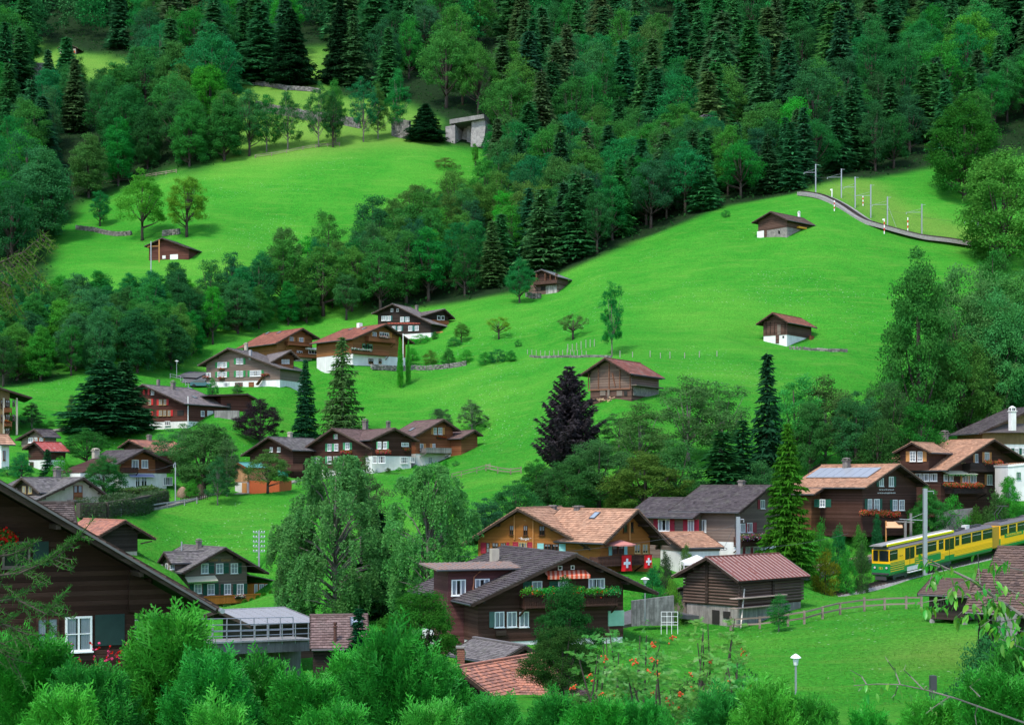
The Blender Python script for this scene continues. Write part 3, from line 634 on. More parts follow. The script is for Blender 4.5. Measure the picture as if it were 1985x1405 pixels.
# --- 2 dark chalet
g = house('chalet', 'dark brown chalet whose long balcony carries green and red geraniums under a striped awning', 'chalet', ZI, (1127, 497), 118, 22, (240, 922), (1825, 828), (620, 1290), ridge=500, low=(620, 1240), low_m=WPL,
          roof=T_DRK, wall=W_CHOC, bm=DWOOD, of=1.3, osl=1.0, osr=2.6, course=0.34, tile=0.32, lift=.07, jit=.02)
g.win(ZI, (432, 988, 513, 1120), (537, 988, 620, 1118), (642, 988, 722, 1118), nx=2); g.slab(ZI, (388, 988, 430, 1122), m=PINEG, name='shutter')
g.win(ZI, (750, 728, 836, 800), (972, 728, 1056, 795), nx=2, sh=DGREEN, sides='l', sw=.75); g.win(ZI, (1230, 705, 1368, 790), nx=4); g.win(ZI, (970, 598, 1006, 634), (1080, 594, 1110, 630), nx=1, sill=False, curt=0)
g.balcony(ZI, (690, 838, 1482, 950), 'f', 1.2, W_CHOC); g.slab(ZI, (440, 1145, 525, 1190), d=.25, m=DWOOD, name='planter_bracket')
for (a_, b_), lb in zip(((668, 800), (810, 1060), (1085, 1195), (1205, 1380), (1390, 1488)), ('at the left end of', 'along the middle, longest on', 'behind the bush on', 'below the four paned window on', 'at the right end of')):
    o, a, n, u0, u1, z0, z1 = g.rect(ZI, (a_, 785, b_, 835), 'f', 1.2)
    flower_box(o + a * u0 + UP * z0, o + a * u1 + UP * z0, n, [REDF], 'geranium box ' + lb + ' the dark chalet balcony', h=.75, group='geranium boxes on the dark chalet balcony', dense=1.6, bl=.1, green=(.03, .32, .015))
# awning
o, a, n, u0, u1, z0, z1 = g.rect(ZI, (885, 683, 1250, 715), 'f', 1.0)
t = NT('striped_awning'); v = t.coord(); sp = t.n('ShaderNodeSeparateXYZ'); t.l(v, sp.inputs[0]); AWN = t.principled(t.mix(t.math('GREATER_THAN', t.math('FRACT', t.math('MULTIPLY', sp.outputs[0], 2.6)), 0.5), (0.62, 0.08, 0.03), (0.75, 0.36, 0.26)), 0.8)
aw = empty('awning', o + a * u0 + UP * z1, 'orange striped awning over the balcony of the dark brown chalet', 'awning')
b = MB(); W_ = u1 - u0; p0 = o + a * u0 + UP * z1 - n * 1.0 + UP * .35; p1 = o + a * u1 + UP * z1 - n * 1.0 + UP * .35; q0 = o + a * u0 + UP * z1; q1 = o + a * u1 + UP * z1
b.prism([p0, p1, q1, q0], UP * .03); b.build('cloth', AWN, aw); b = MB()
k = 14
for i in range(k):
    m0 = q0 + (q1 - q0) * (i / k); m1 = q0 + (q1 - q0) * ((i + .92) / k); b.prism([m0, m1, m1 - UP * .25, m0 - UP * .25], n * .02)
b.build('valance', AWN, aw)
# extension with sheet roof on its left slope
xl, xr = g.plane(ZI(-60, 620), 4.0)[0], g.plane(ZI(760, 620), 4.0)[0]; zt = g.plane(ZI(300, 632), 4.0)[1]
boxw(g, xl + 1.2, xr, 4.6, 8.2, g.zb - 1, zt - 0.02, 'extension_wall', W_PLUM)
b = MB(); b.prism([g.w(xl, 4.0, zt), g.w(xr + 1.2, 4.0, zt), g.w(xr + 1.2, 8.6, zt + .3), g.w(xl, 8.6, zt + .3)], UP * .1); er = b.build('extension_roof', S_RSTG, g.root)
for i in range(22):
    u = xl + 0.02 + (xr + 1.2 - xl) * i / 21.5; b = MB(); b.bar(g.w(u, 4.0, zt + .12), g.w(u, 8.6, zt + .42), .06, .05); b.build('roof_seam', S_RSTG, er)
b = MB(); b.tube([g.w(xl, 3.93, zt), g.w(xr + 1.2, 3.93, zt)], .09); b.build('gutter', DSTEEL, er)
def onplane(g, Z, box, v, nx=2, **kw):
    o = g.w(0, v, 0); x0, y0, x1, y1 = box; f = lambda p: g.plane(p, v); ym = (y0 + y1) / 2; xm = (x0 + x1) / 2
    window(g.root, o, g.ex, -g.ey, f(Z(x0, ym))[0], f(Z(x1, ym))[0], f(Z(xm, y1))[1], f(Z(xm, y0))[1], nx, **kw)
def win0(g, Z, box, v, nx=2, fm=None, **kw): onplane(g, Z, box, v, nx, fm=fm or WHITE, **kw)
win0(g, ZI, (265, 708, 388, 788), 4.6, 3); win0(g, ZI, (65, 715, 185, 850), 4.6, 3)
b = MB(); p = g.plane(ZI(258, 640), 4.5); q = g.plane(ZI(245, 850), 4.5); b.tube([g.w(p[0] + .5, 4.2, p[1]), g.w(p[0], 4.45, p[1] - .5), g.w(q[0], 4.45, q[1])], .06); b.build('downpipe', paint('copper', (.35, .13, .07), .4), g.root)
ch = g.chimney(ZI, 432, 452, 565, 80, 'l', BEIGE, False)
CH2 = g
# --- 3 dark roofed chalet with crimson shutters
g = house('chalet', 'brown chalet with crimson shutters, dark tiled roof and a white cellar wall', 'chalet', ZJ, (1385, 425), 163, 50, (1098, 665), (1640, 600), (1200, 1085), ridge=745, low=(1200, 955), low_m=WPL,
          roof=T_DRK, wall=W_TAUPE, bm=DWOOD, of=1.2, osl=.9, osr=1.0, course=0.36, tile=0.34)
g.win(ZJ, (1278, 555, 1318, 635), nx=2, sh=CRIM, sides='l'); g.win(ZJ, (1100, 770, 1140, 850), (1160, 762, 1205, 850), nx=2, sh=CRIM, sides='r', sw=.9)
g.balcony(ZJ, (1110, 880, 1400, 970), 'f', 1.0, W_CHOC)
g.win(ZJ, (1145, 980, 1185, 1070), (1215, 980, 1280, 1070), nx=2, sh=CRIM, sides='l')
o, a, n, u0, u1, z0, z1 = g.rect(ZJ, (1098, 845, 1335, 905), 'f', 1.0); flower_box(o + a * u0 + UP * z0, o + a * u1 + UP * z0, n, [PURF, PINKF, WHF, (.35, .02, .12)], 'window box overflowing with purple, pink and white petunias', h=.6, dense=1.4)
g.win(ZJ, (745, 735, 792, 848), wall='l', nx=3)
gx = house('', '', '', ZJ, g.w(-3.2, 5.0, g.sl * -3.2), 163, 50, (745, 690), (1640, 900), g.zb + .5, D=9.5, met=(-5.0, -2, 1, -.1), root=g.root, anch=False, single='r',
           roof=T_DRK, wall=W_TAUPE, bm=DWOOD, of=.5, osl=.9, osr=1, course=.36, tile=.34, part='wing_wall', purl=False)
gx.win(ZJ, (358, 730, 462, 838), wall='l', nx=3, sh=CRIM, sides='lr', sw=.6); gx.win(ZJ, (628, 735, 682, 848), wall='l', nx=2, sh=CRIM, sides='lr', sw=.6)
g.slab(ZJ, (808, 935, 1062, 1078), 'l', .05, WPL, 'cellar_wall')
g.chimney(ZJ, 1113, 378, 425, 60, 'l', CHIM, True)
CH3 = g
# --- 4 little annex with orange roof between
g = house('shed', 'low white annex with an orange tile roof beside the orange chalet', 'shed', ZJ, (385, 850), 157, -70, (330, 990), (570, 990), (440, 1200), D=5, low=(440, 1010), low_m=WPL, roof=T_ORA, wall=W_GREY, bm=DWOOD, of=.4, osl=.3, ob=.3, purl=False, course=.36, tile=.33)
# --- 6 chalet with solar panels
g = house('chalet', 'dark brown chalet with solar panels on its orange roof and red geraniums below', 'chalet', ZL, (822, 480), 184, 44, (560, 660), (1045, 645), (700, 915), ridge=215,
          roof=T_ORA, wall=W_CHOC, bm=DWOOD, of=1.2, osl=1.0, osr=1.0, course=0.36, tile=0.33)
g.win(ZL, (655, 587, 690, 652), nx=2, sh=GREENP if 0 else DGREEN, sides='l'); g.win(ZL, (733, 576, 768, 653), nx=2, sh=DGREEN, sides='r')
g.win(ZL, (567, 750, 600, 836), nx=2, ny=2, sh=DGREEN, sides='l', sw=.6); g.win(ZL, (617, 750, 658, 838), nx=2, ny=2, sh=DGREEN, sides='r', sw=.6); g.win(ZL, (762, 756, 797, 838), nx=2, ny=2, sh=DGREEN, sides='l', sw=.6); g.win(ZL, (812, 757, 852, 838), nx=2, ny=2)
g.text(ZL, 716, 677, 17, 'Der Herr ist Hirt im Haus und'); g.text(ZL, 716, 702, 17, 'wer hier ein- und ausgeht, der sei mit')
for k, bx in enumerate(((512, 820, 560, 868), (575, 835, 650, 868), (655, 838, 735, 875), (742, 828, 806, 878))):
    o, a, n, u0, u1, z0, z1 = g.rect(ZL, bx, 'f', .1); flower_box(o + a * u0 + UP * z0, o + a * u1 + UP * z0, n, [REDF, SALM], 'red geranium box under the lower windows of the solar panel chalet, ' + ['leftmost', 'second from left', 'third from left', 'rightmost'][k], h=.7, dense=1.5)
gx = house('', '', '', ZL, g.w(-3.2, 6.2, g.sl * -3.2), 184, 44, (180, 712), (1045, 645), g.zb + .5, D=g.D - 6.2, met=(-6.6, -2, 1, -.1), root=g.root, anch=False, single='r', roof=T_ORA, wall=W_BRN, bm=DWOOD, of=1.2, osl=1.0, osr=1, course=.36, tile=.33, part='wing_wall', purl=False)
gx.win(ZL, (200, 753, 242, 812), wall='l', nx=2, ny=2, sh=DGREEN, sides='lr', sw=.8)
g.chimney(ZL, 405, 430, 515, 56, 'l', CHIM, True)
k0 = g.sl; un = (g.ex + UP * k0).normalized(); nn = (UP - g.ex * k0).normalized()
c00 = g.slope_hit(ZL(90, 592), 'l'); c10 = g.slope_hit(ZL(195, 520), 'l'); c01 = g.slope_hit(ZL(568, 592), 'l')
sp_ = empty('solar_array', g.w(*c00), 'row of seven grey solar panels on the orange roof', 'solar panels'); ua, ub, va, vb = c00[0], c10[0], c01[1], c00[1]
PV = paint('solar_glass', (0.27, 0.29, 0.32), 0.35, .08, .6)
for i in range(7):
    v = va + (vb - va) * (i + .5) / 7; b = MB(); um = (ua + ub) / 2; b.box(g.w(um, v, k0 * um) + nn * .17, un, g.ey, nn, (ub - ua) * math.sqrt(1 + k0 * k0), abs(vb - va) / 7 - .06, .08); b.build('panel', PV, sp_)
CH6 = g
# --- 7 chalet with dormer
g = house('chalet', 'brown chalet with a wide dormer, terracotta tiles and two rows of red balcony flowers', 'chalet', ZL, (1556, 285), 200, 40, (1190, 525), (1850, 470), (1500, 770), ridge=965,
          roof=T_ORA, wall=W_CHOC, bm=DWOOD, of=1.6, osl=.9, osr=1.2, course=0.36, tile=0.33)
g.win(ZL, (1477, 388, 1512, 465), nx=2, sh=OCHRE, sides='lr', sw=.55); g.win(ZL, (1402, 400, 1425, 465), nx=1, sh=OCHRE, sides='l')
g.balcony(ZL, (1370, 470, 1622, 540), 'f', 1.3, W_BLK); g.balcony(ZL, (1240, 652, 1500, 708), 'f', 1.4, W_BLK)
g.win(ZL, (1305, 560, 1350, 625), (1362, 560, 1412, 625), (1495, 560, 1535, 640), nx=2, sh=OCHRE, sides='l', sw=.5); g.win(ZL, (1205, 560, 1232, 610), (1160, 558, 1190, 610), nx=1)
for nm, bx, off, lb in (('', (1480, 452, 1525, 476), 1.3, 'small red flower box at the left of the upper balcony of the dormer chalet'), ('', (1555, 452, 1600, 476), 1.3, 'small red flower box at the right of the upper balcony of the dormer chalet'), ('', (1165, 605, 1265, 650), 1.4, 'pink and red flower box left on the lower balcony of the dormer chalet'), ('', (1285, 612, 1455, 652), 1.4, 'long red flower box on the lower balcony of the dormer chalet')):
    o, a, n, u0, u1, z0, z1 = g.rect(ZL, bx, 'f', off); flower_box(o + a * u0 + UP * z0, o + a * u1 + UP * z0, n, [REDF, SALM], lb, h=.6, dense=1.4)
o, a, n, u0, u1, z0, z1 = g.rect(ZL, (1200, 538, 1430, 558), 'f', 1.3); b = MB(); b.prism([o + a * u0 + UP * z0, o + a * u1 + UP * z0, o + a * u1 + UP * (z0 + .45) - n * 1.3, o + a * u0 + UP * (z0 + .45) - n * 1.3], UP * .04)
aw = empty('awning', o + a * u0 + UP * z0, 'cream and green striped awning under the upper balcony of the dormer chalet', 'awning'); b.build('cloth', paint('cream_cloth', (.55, .52, .36), .8), aw)
b = MB()
for i in range(12): b.prism([o + a * lerp(u0, u1, i / 12) + UP * z0, o + a * lerp(u0, u1, (i + .5) / 12) + UP * z0, o + a * lerp(u0, u1, (i + .5) / 12) + UP * (z0 - .22), o + a * lerp(u0, u1, i / 12) + UP * (z0 - .22)], n * .02)
b.build('valance', paint('green_stripe', (.1, .25, .08), .8), aw)
o, a, n, u0, u1, z0, z1 = g.rect(ZL, (1290, 465, 1340, 482), 'f', 0); lettering('ALPINA', o + a * ((u0 + u1) / 2) + UP * (z0 + .15) + n * .03, a, n, .35, CREAMF, g.root)
g.win(ZL, (1000, 552, 1050, 612), (1060, 552, 1112, 612), wall='l', nx=3); g.win(ZL, (940, 552, 990, 600), wall='l', nx=3)
gd = house('', '', '', ZL, (912, 308), 195.5, -42, (765, 388), (1060, 388), (950, 490), D=6.5, root=g.root, anch=False, roof=T_ORA, wall=W_CHOC, bm=DWOOD, of=.8, osl=.7, ob=.2, course=.36, tile=.33, part='dormer_wall', purl=False, sink=.6)
gd.win(ZL, (900, 380, 945, 458), nx=2, ny=3, sh=OCHRE, sides='l', sw=.55); gd.win(ZL, (960, 380, 998, 458), nx=2, ny=3, sh=OCHRE, sides='r', sw=.55)
g.chimney(ZL, 1168, 218, 300, 56, 'l', CHIM, True)
# --- 8 hipped roof house at the right edge
g = house('house', 'ochre house with a dark hipped roof, cut off by the right side of the view', 'house', ZL, (1900, 30), 213, 12, (1440, 238), (2360, 238), (1800, 640), D=9, roof=T_DRK, wall=YPL, low=(1800, 325), low_m=WPL, bm=DWOOD, of=.9, osl=1.0, purl=False, course=.5, tile=.5)
g.win(ZL, (1712, 357, 1745, 405), (1768, 357, 1800, 405), nx=2, ny=2, sh=DGREEN, sides='lr', sw=.5)
# hip in front of the gable
b = MB(); b.prism([g.w(g.ul, -.05, g.zl + .05), g.w(g.ur, -.05, g.zr + .05), g.w(0, 2.8, .02)], UP * .06); b.build('hip', T_DRK, g.root)
g.chimney(ZL, 1695, 30, 175, 52, 'l', WPL, True)
g = house('garage', 'low white building right of the dormer chalet at the edge of the view', 'house', ZL, (1790, 472), 196, 8, (1660, 486), (1920, 486), (1700, 650), D=4, anch=False, roof=T_ORA, wall=WPL, bm=WHITE, of=.1, osl=.1, ob=.1, purl=False, gut=False, mode='strips'); g.win(ZL, (1728, 542, 1758, 592), nx=2, fm=GREENP)
# --- 5 log barn
g = house('barn', 'old log barn with a striped rusty red metal roof and stone base', 'barn', ZK, (345, 105), 139, -47, (165, 205), (512, 230), (420, 455), ridge=715, low=(420, 355), low_m=plaster('old_barn_render', (.36, .33, .30), .35),
          roof=S_RUST, wall=W_CHOC, bm=DWOOD, of=1.1, osl=.9, osr=.7, ob=.5, mode='seam', tile=.62, gut=False)
LOG = wood('hewn_logs', (0.085, 0.055, 0.042), .33, False, .45)
def logs(g, wall, ztop_of, step=.30, thick=.24, m=None, nm='log', z0=None, ends=0.25):
    z = (g.lowz if z0 is None else z0) + step / 2; v0, v1 = g.of, g.D - g.ob
    while True:
        if wall == 'f':
            # width at this height under the roof
            a = g.xl - ends; c = g.xr + ends
            if z + g.th > g.sl * g.xl: a = max(a, (z + g.th + step * .5) / g.sl)
            if z + g.th > g.sr * g.xr: c = min(c, (z + g.th + step * .5) / g.sr)
            if c - a < .6 or z > -.4: break
            p, q = g.w(a, v0 - .02, z), g.w(c, v0 - .02, z)
        else:
            u = g.xr + .02 if wall == 'r' else g.xl - .02; top = (g.sr * g.xr if wall == 'r' else g.sl * g.xl) - g.th - .15
            if z > top: break
            p, q = g.w(u, v0 - ends, z + step * .5), g.w(u, v1 + ends, z + step * .5)
        b = MB(); w_ = step * random.uniform(.84, .93); b.tube([p, p.lerp(q, .33) + UP * random.uniform(-.02, .02), p.lerp(q, .66) + UP * random.uniform(-.02, .02), q], [w_ / 1.9] * 4, 6); b.build(nm, m or LOG, g.root); z += step
logs(g, 'f', None); logs(g, 'r', None)
b = MB(); 
for u in (g.xl + (g.xr - g.xl) * .42,): b.box(g.w(u, g.of - .14, (g.lowz + g.sl * u) / 2), g.ex, g.ey, UP, .3, .3, abs(g.lowz - g.sl * u) - .3)
b.build('cross_wall_ends', DWOOD, g.root)
b = MB(); v_ = (g.of + g.D - g.ob) / 2; b.box(g.w(g.xr + .14, v_, (g.lowz + g.sr * g.xr) / 2 - .1), g.ex, g.ey, UP, .3, .3, abs(g.lowz - g.sr * g.xr) - .3); b.build('cross_wall_ends', DWOOD, g.root)
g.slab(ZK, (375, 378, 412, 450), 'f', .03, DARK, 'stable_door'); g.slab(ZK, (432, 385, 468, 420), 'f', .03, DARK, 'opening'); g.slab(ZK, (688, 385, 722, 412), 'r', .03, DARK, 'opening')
b = MB()
for yy in (300, 352):
    o, a, n, u0, u1, z0, z1 = g.rect(ZK, (495, yy, 760 if yy == 300 else 700, yy + 10), 'r', .7); b.box(o + a * ((u0 + u1) / 2) - n * .3 + UP * z0, a, n, UP, u1 - u0, .8, .09)
b.build('outside_shelf', wood('bleached_planks', (.26, .2, .16), .2), g.root)
o, a, n, u0, u1, z0, z1 = g.rect(ZK, (485, 235, 545, 460), 'r', 1.0); b = MB(); b.bar(g.w(g.xr + .2, g.of + .4, g.zb + 3.6), g.w(g.xr + 1.0, g.of - 1.2, g.zb), .12, .06)
pl = b.build('plank', wood('pale_plank', (.5, .45, .38), .3), None, loc=g.w(g.xr + 1.0, g.of - 1.2, g.zb)); tag(pl, 'pale plank leaning against the corner of the log barn', 'plank')
# lean-to at left
xx = g.xl; b = MB(); zt = g.plane(ZK(215, 262), g.of)[1]; ul2 = g.plane(ZK(130, 310), g.of)[0]; zz2 = g.plane(ZK(130, 305), g.of)[1]
b.prism([g.w(xx - .2, .4, zt), g.w(ul2, .4, zz2), g.w(ul2, 6.5, zz2), g.w(xx - .2, 6.5, zt)], UP * .12); b.build('lean_to_roof', T_SHNG, g.root)
b = MB(); b.prism([g.w(xx - .15, 1.3, g.zb - 1), g.w(ul2 + 1, 1.3, g.zb - 1), g.w(ul2 + 1, 1.3, lerp(zz2, zt, .3) - .05), g.w(xx - .15, 1.3, zt - .1)], g.ey * 5); b.build('lean_to_wall', wood('grey_upright_boards', (.12, .095, .08), .22, True), g.root)
BARN = g
# --- 9 hut and shingle-roofed building at right
T_SHB = tiles('brown_shingles', (0.13, 0.085, 0.068), (0.07, 0.047, 0.042), (.20, .12, .08), .35)
g = house('hut', 'small dark timber hut on stone feet behind the cherry branch', 'hut', ZU, (1045, 262), 126, 52, (0, 0), (0, 0), -3.4, D=4.7, met=(-3.2, -1.2, 2.8, -1.15), roof=T_SHB, wall=wood('hut_boarding', (.045, .03, .024), .2), bm=DWOOD, of=.7, osl=.9, ob=.7, course=.3, tile=.28, lift=.05, jit=.02, anch=False, sink=.0, mode='pieces')
HUT = g
g.win(ZU, (690, 420, 735, 490), wall='l', nx=2, ny=2, fm=W_GREY, curt=0)
ANCH.append((*(g.w(g.xl, g.of, g.zb - .35)), 4.0)); ANCH.append((*(g.w(g.xl, g.D - g.ob, g.zb - .35)), 4.0))
for v in (g.of + .2, g.D - g.ob - .2):
    for u in (g.xl + .2, g.xr - .2):
        b = MB(); b.lathe(g.w(u, v, g.zb - 1.0), [(.32, 0), (.3, .5), (.2, 1.02)], 7); b.build('foot', CONC, g.root)
g = house('farmhouse', 'low building with a coarse brown shingle roof behind the cherry branch at the right edge', 'farmhouse', Z1, (2150, 1112), 102, 60, (0, 0), (0, 0), -5.4, D=9.0, met=(-4.6, -2.7, 4, -2.2), roof=T_SHB, wall=W_BLK, bm=DWOOD, of=.6, osl=2.2, ob=.5, course=.34, tile=.3, lift=.07, jit=.03, anch=False, sink=.8, mode='pieces')
FARM = g
g = house('', '', '', Z1, (2150, 1064), 107, 58, (0, 0), (0, 0), -7.2, D=8.0, met=(-3.0, -1.7, 3, -1.6), root=g.root, roof=T_SHB, wall=W_BRN, bm=DWOOD, of=.6, osl=.6, ob=.5, course=.34, tile=.3, lift=.07, jit=.03, anch=False, mode='pieces', part='upper_wall')
# --- 10 near chalet bottom left (only its right half is in view)
N_WALL = wood('old_dark_boarding', (0.032, 0.013, 0.008), .22, False, .5)
g = house('chalet', 'very dark weathered chalet filling the left edge, its long eave running down to the right', 'chalet', Z1, (-60, 901), 60, 27, (-520, 1165), (421, 1178), (150, 1300), D=12, roof=T_SHB, wall=N_WALL, bm=wood('old_eave_boards', (.04, .026, .019), .25), of=1.9, osl=1.5, osr=3.25, ob=.8, course=.34, tile=.3, mode='tiles', anch=False, th=.3, gut=False, purl=True)
g.win(Z1, (126, 1194, 178, 1262), nx=2, ny=2, curt=.95); g.win(Z1, (70, 1196, 114, 1262), nx=2, ny=2, fm=W_CHOC, curt=.95); g.slab(Z1, (184, 1190, 241, 1250), d=.06, m=paint('old_green_paint', (.012, .035, .03), .7, .3), name='shutter')
g.win(Z1, (4, 1049, 58, 1100), nx=2, fm=W_GREY, curt=0); g.slab(Z1, (64, 1049, 94, 1095), d=.06, m=paint('old_green_paint', (.012, .035, .03)), name='shutter')
b = MB(); b.prism([g.w(g.xr - .3, 1.6, g.sr * g.xr - .3), g.w(g.ur - .35, 1.6, g.zr - .25), g.w(g.ur - .9, 1.6, g.zr - .55), g.w(g.xr + .9, 1.6, g.sr * (g.xr + .9) - 1.9), g.w(g.xr - .3, 1.6, g.sr * g.xr - 2.1)], g.ey * .3); b.build('gable_infill', N_WALL, g.root)  # added dark board, stands in for the shade beneath the deep right eave
b = MB(); q = g.plane((296, 1250), 1.0); zz = g.sr * q[0] - .3; b.bar(g.w(q[0], 1.9, q[1] - 2), g.w(q[0], 1.9, zz), .34); b.build('corner_post', N_WALL, g.root)
b = MB(); b.box(g.w((q[0] + g.xr) / 2, 1.9, g.plane((270, 1160), 1.9)[1]), g.ex, g.ey, UP, q[0] - g.xr, .25, .3); b.build('beam', N_WALL, g.root)
# lattice window between the wall and the post
b = MB(); r = [g.plane(p, 2.0) for p in ((260, 1172), (287, 1240))]
for i in range(4): u = lerp(r[0][0], r[1][0], i / 3); b.bar(g.w(u, 2.0, r[0][1]), g.w(u, 2.0, r[1][1]), .045)
for i in range(6): z = lerp(r[0][1], r[1][1], i / 5); b.bar(g.w(r[0][0], 2.0, z), g.w(r[1][0], 2.0, z), .04)
b.build('lattice', DSTEEL, g.root)
b = MB(); e0 = g.w(g.ur - .1, -.1, g.zr - .05); b.bar(g.w(0, -.12, .06), e0, .16, .1); b.build('verge_flashing', paint('old_lead', (.11, .105, .105), .6, .3), g.root)
b = MB(); b.tube([g.w(g.ur + .15, -.35, g.zr - .12), g.w(g.ur + .15, 2.5, g.zr - .12)], .12, 8); b.build('gutter', STEEL, g.root)
NEAR = g
o, a, n, u0, u1, z0, z1 = g.rect(Z1, (-15, 1020, 24, 1050), 'f', .1); flower_box(o + a * u0 + UP * z0, o + a * u1 + UP * z0, n, [REDF], 'hanging red geraniums at the upper left window of the near dark chalet', h=.7, dense=2.5)
# --- shingle roof and barn behind it
g = house('outbuilding', 'outbuilding with a weathered shingle roof just above the near chalet eave', 'barn', ZF, (565, 968), 88, 112, (0, 0), (0, 0), -5.5, D=5.5, met=(-6.0, -3.2, 3, -1.6), roof=T_SHNG, wall=W_BLK, bm=DWOOD, of=.5, osl=.5, ob=.3, course=.26, tile=.24, jit=.02, anch=False, mode='tiles')
g = house('barn', 'black boarded barn with a salmon tiled roof below the fenced path', 'barn', ZF, (965, 1105), 165, 40, (765, 1222), (1200, 1245), (950, 1365), ridge=650, low=(950, 1345), low_m=BEIGE, roof=T_TERR, wall=W_BLK, bm=DWOOD, of=1.0, osl=.7, osr=1.8, ob=.5, course=.33, tile=.3, gut=False, sink=3)
b = MB(); b.bar(g.w(g.xr, .2, -2.7 + g.zr * 0), g.w(g.ur - .4, .2, g.zr - .3), .14); b.build('brace', DWOOD, g.root)
# --- 12 chalet with lettering
g = house('chalet', 'taupe chalet with dark green shutters and an orange boarded balcony in the meadow', 'chalet', ZV, (852, 130), 180, 40, (338, 432), (1370, 435), (850, 850), ridge=350,
          roof=T_GRY, wall=W_TAUPE, bm=DWOOD, of=1.3, osl=1.0, osr=2.4, ob=.5, course=.36, tile=.33)
g.win(ZV, (555, 320, 642, 440), nx=2, ny=2, sh=DGREEN, sides='r', sw=.75); g.win(ZV, (735, 320, 820, 440), nx=2, ny=2, sh=DGREEN, sides='r', sw=.75); g.win(ZV, (912, 318, 996, 440), nx=2, ny=2, sh=DGREEN, sides='r', sw=.5)
g.win(ZV, (470, 565, 560, 680), nx=2, ny=2, sh=DGREEN, sides='l', sw=.55); g.win(ZV, (630, 565, 715, 695), nx=2, ny=2, sh=DGREEN, sides='lr', sw=.55); g.win(ZV, (832, 565, 912, 692), nx=2, ny=2, sh=DGREEN, sides='l', sw=.45); g.win(ZV, (985, 565, 1065, 692), nx=2, ny=2, sh=DGREEN, sides='lr', sw=.5)
g.text(ZV, 705, 280, 46, 'Chalet', m=OCHRE); g.text(ZV, 855, 280, 46, 'Garten', m=OCHRE)
g.balcony(ZV, (600, 700, 1270, 800), 'f', 1.2, W_ORV); g.win(ZV, (820, 812, 912, 860), (975, 812, 1045, 860), nx=2, curt=.6)
o, a, n, u0, u1, z0, z1 = g.rect(ZV, (960, 690, 1075, 750), 'f', 1.2); flower_box(o + a * u0 + UP * (z0 + .3), o + a * u1 + UP * (z0 + .3), n, [WHF, PINKF], 'white and pink flower box on the orange balcony', h=.4, dense=1.4)
o, a, n, u0, u1, z0, z1 = g.rect(ZV, (400, 500, 765, 538), 'f', .9); aw = empty('awning', o + a * u0 + UP * z0, 'cream striped awning over the ground floor of the taupe chalet', 'awning'); b = MB(); b.prism([o + a * u0 + UP * z0, o + a * u1 + UP * z0, o + a * u1 + UP * (z1 + .2) - n * .9, o + a * u0 + UP * (z1 + .2) - n * .9], UP * .04); b.build('cloth', paint('cream_cloth', (.55, .52, .36)), aw)
b = MB()
for i in range(16): b.prism([o + a * lerp(u0, u1, i / 16) + UP * z0, o + a * lerp(u0, u1, (i + .6) / 16) + UP * z0, o + a * lerp(u0, u1, (i + .6) / 16) + UP * (z0 - .2), o + a * lerp(u0, u1, i / 16) + UP * (z0 - .2)], n * .02)
b.build('valance', paint('green_stripe', (.1, .25, .08), .8), aw)
gd = house('', '', '', ZV, (110, 185), 179, -55, (25, 318), (190, 318), (150, 440), D=5.2, root=g.root, anch=False, roof=T_GRY, wall=W_TAUPE, bm=DWOOD, of=.6, osl=.5, ob=.2, course=.36, tile=.33, part='dormer_wall', purl=False, sink=1.5)
gd.win(ZV, (135, 320, 165, 425), nx=1); gd.win(ZV, (180, 330, 232, 392), wall='r', nx=2)
g.chimney(ZV, 530, 22, 145, 66, 'l', CHIM, True)
u1_ = g.plane(ZV(1455, 500), g.of + 1)[0]; zt_ = g.plane(ZV(1200, 480), g.of + 1)[1]
boxw(g, g.xr - .02, u1_, g.of + 1, g.of + 6, g.zb - 1, zt_ - .9, 'annex_wall', W_ORV)
b = MB(); b.prism([g.w(g.xr - 1.0, g.of + .3, zt_ + .55), g.w(u1_ + .1, g.of + .3, zt_ - .75), g.w(u1_ + .1, g.of + 6.3, zt_ - .75), g.w(g.xr - 1.0, g.of + 6.3, zt_ + .55)], UP * .12); b.build('annex_roof', T_GRY, g.root)
for bx in ((1195, 568, 1232, 690), (1255, 568, 1308, 682), (1322, 568, 1382, 678)): win0(g, ZV, bx, g.of + 1, 2)
# --- 13 sheet roofed open shed
g = house('shed', 'open shed with a pale corrugated roof beside the railway bridge', 'shed', ZV, (765, 885), 128, -62, (590, 945), (1155, 1065), (1000, 1230), ridge=1560, roof=S_GREY, wall=W_BLK, bm=DWOOD, of=1.6, osl=.6, osr=.6, ob=.4, mode='seam', tile=.9, gut=False, anch=False, sink=1)
# --- 14 small brown tile roof
g = house('outbuilding', 'low building with a brown pan-tiled roof and a thin flue, behind the thujas', 'outbuilding', ZX, (560, 115), 99, 98, (0, 0), (0, 0), -4.5, D=3.9, met=(-3.6, -1.85, 3, -1.6), roof=tiles('brown_pantiles', (.17, .115, .105), (.12, .078, .07), (.22, .18, .16), .3), wall=W_BLK, bm=DWOOD, of=.1, osl=.3, ob=.2, course=.31, tile=.27, lift=.06, anch=False, purl=False)
u, v, z = g.slope_hit(ZX(330, 310), 'l'); c = g.w(u, v, z); b = MB(); b.tube([c - UP * .3, c + UP * 1.0], .11, 8); b.lathe(c + UP * 1.0, [(.16, 0), (.16, .08), (.06, .12), (.12, .2), (.12, .32), (.02, .36)], 8); b.build('flue', paint('rusty_pipe', (.09, .04, .03), .7), g.root)
g.skylight(ZX, (450, 155, 510, 190), 'l'); g.win(ZX, (360, 415, 462, 450), wall='l', nx=2, curt=0)
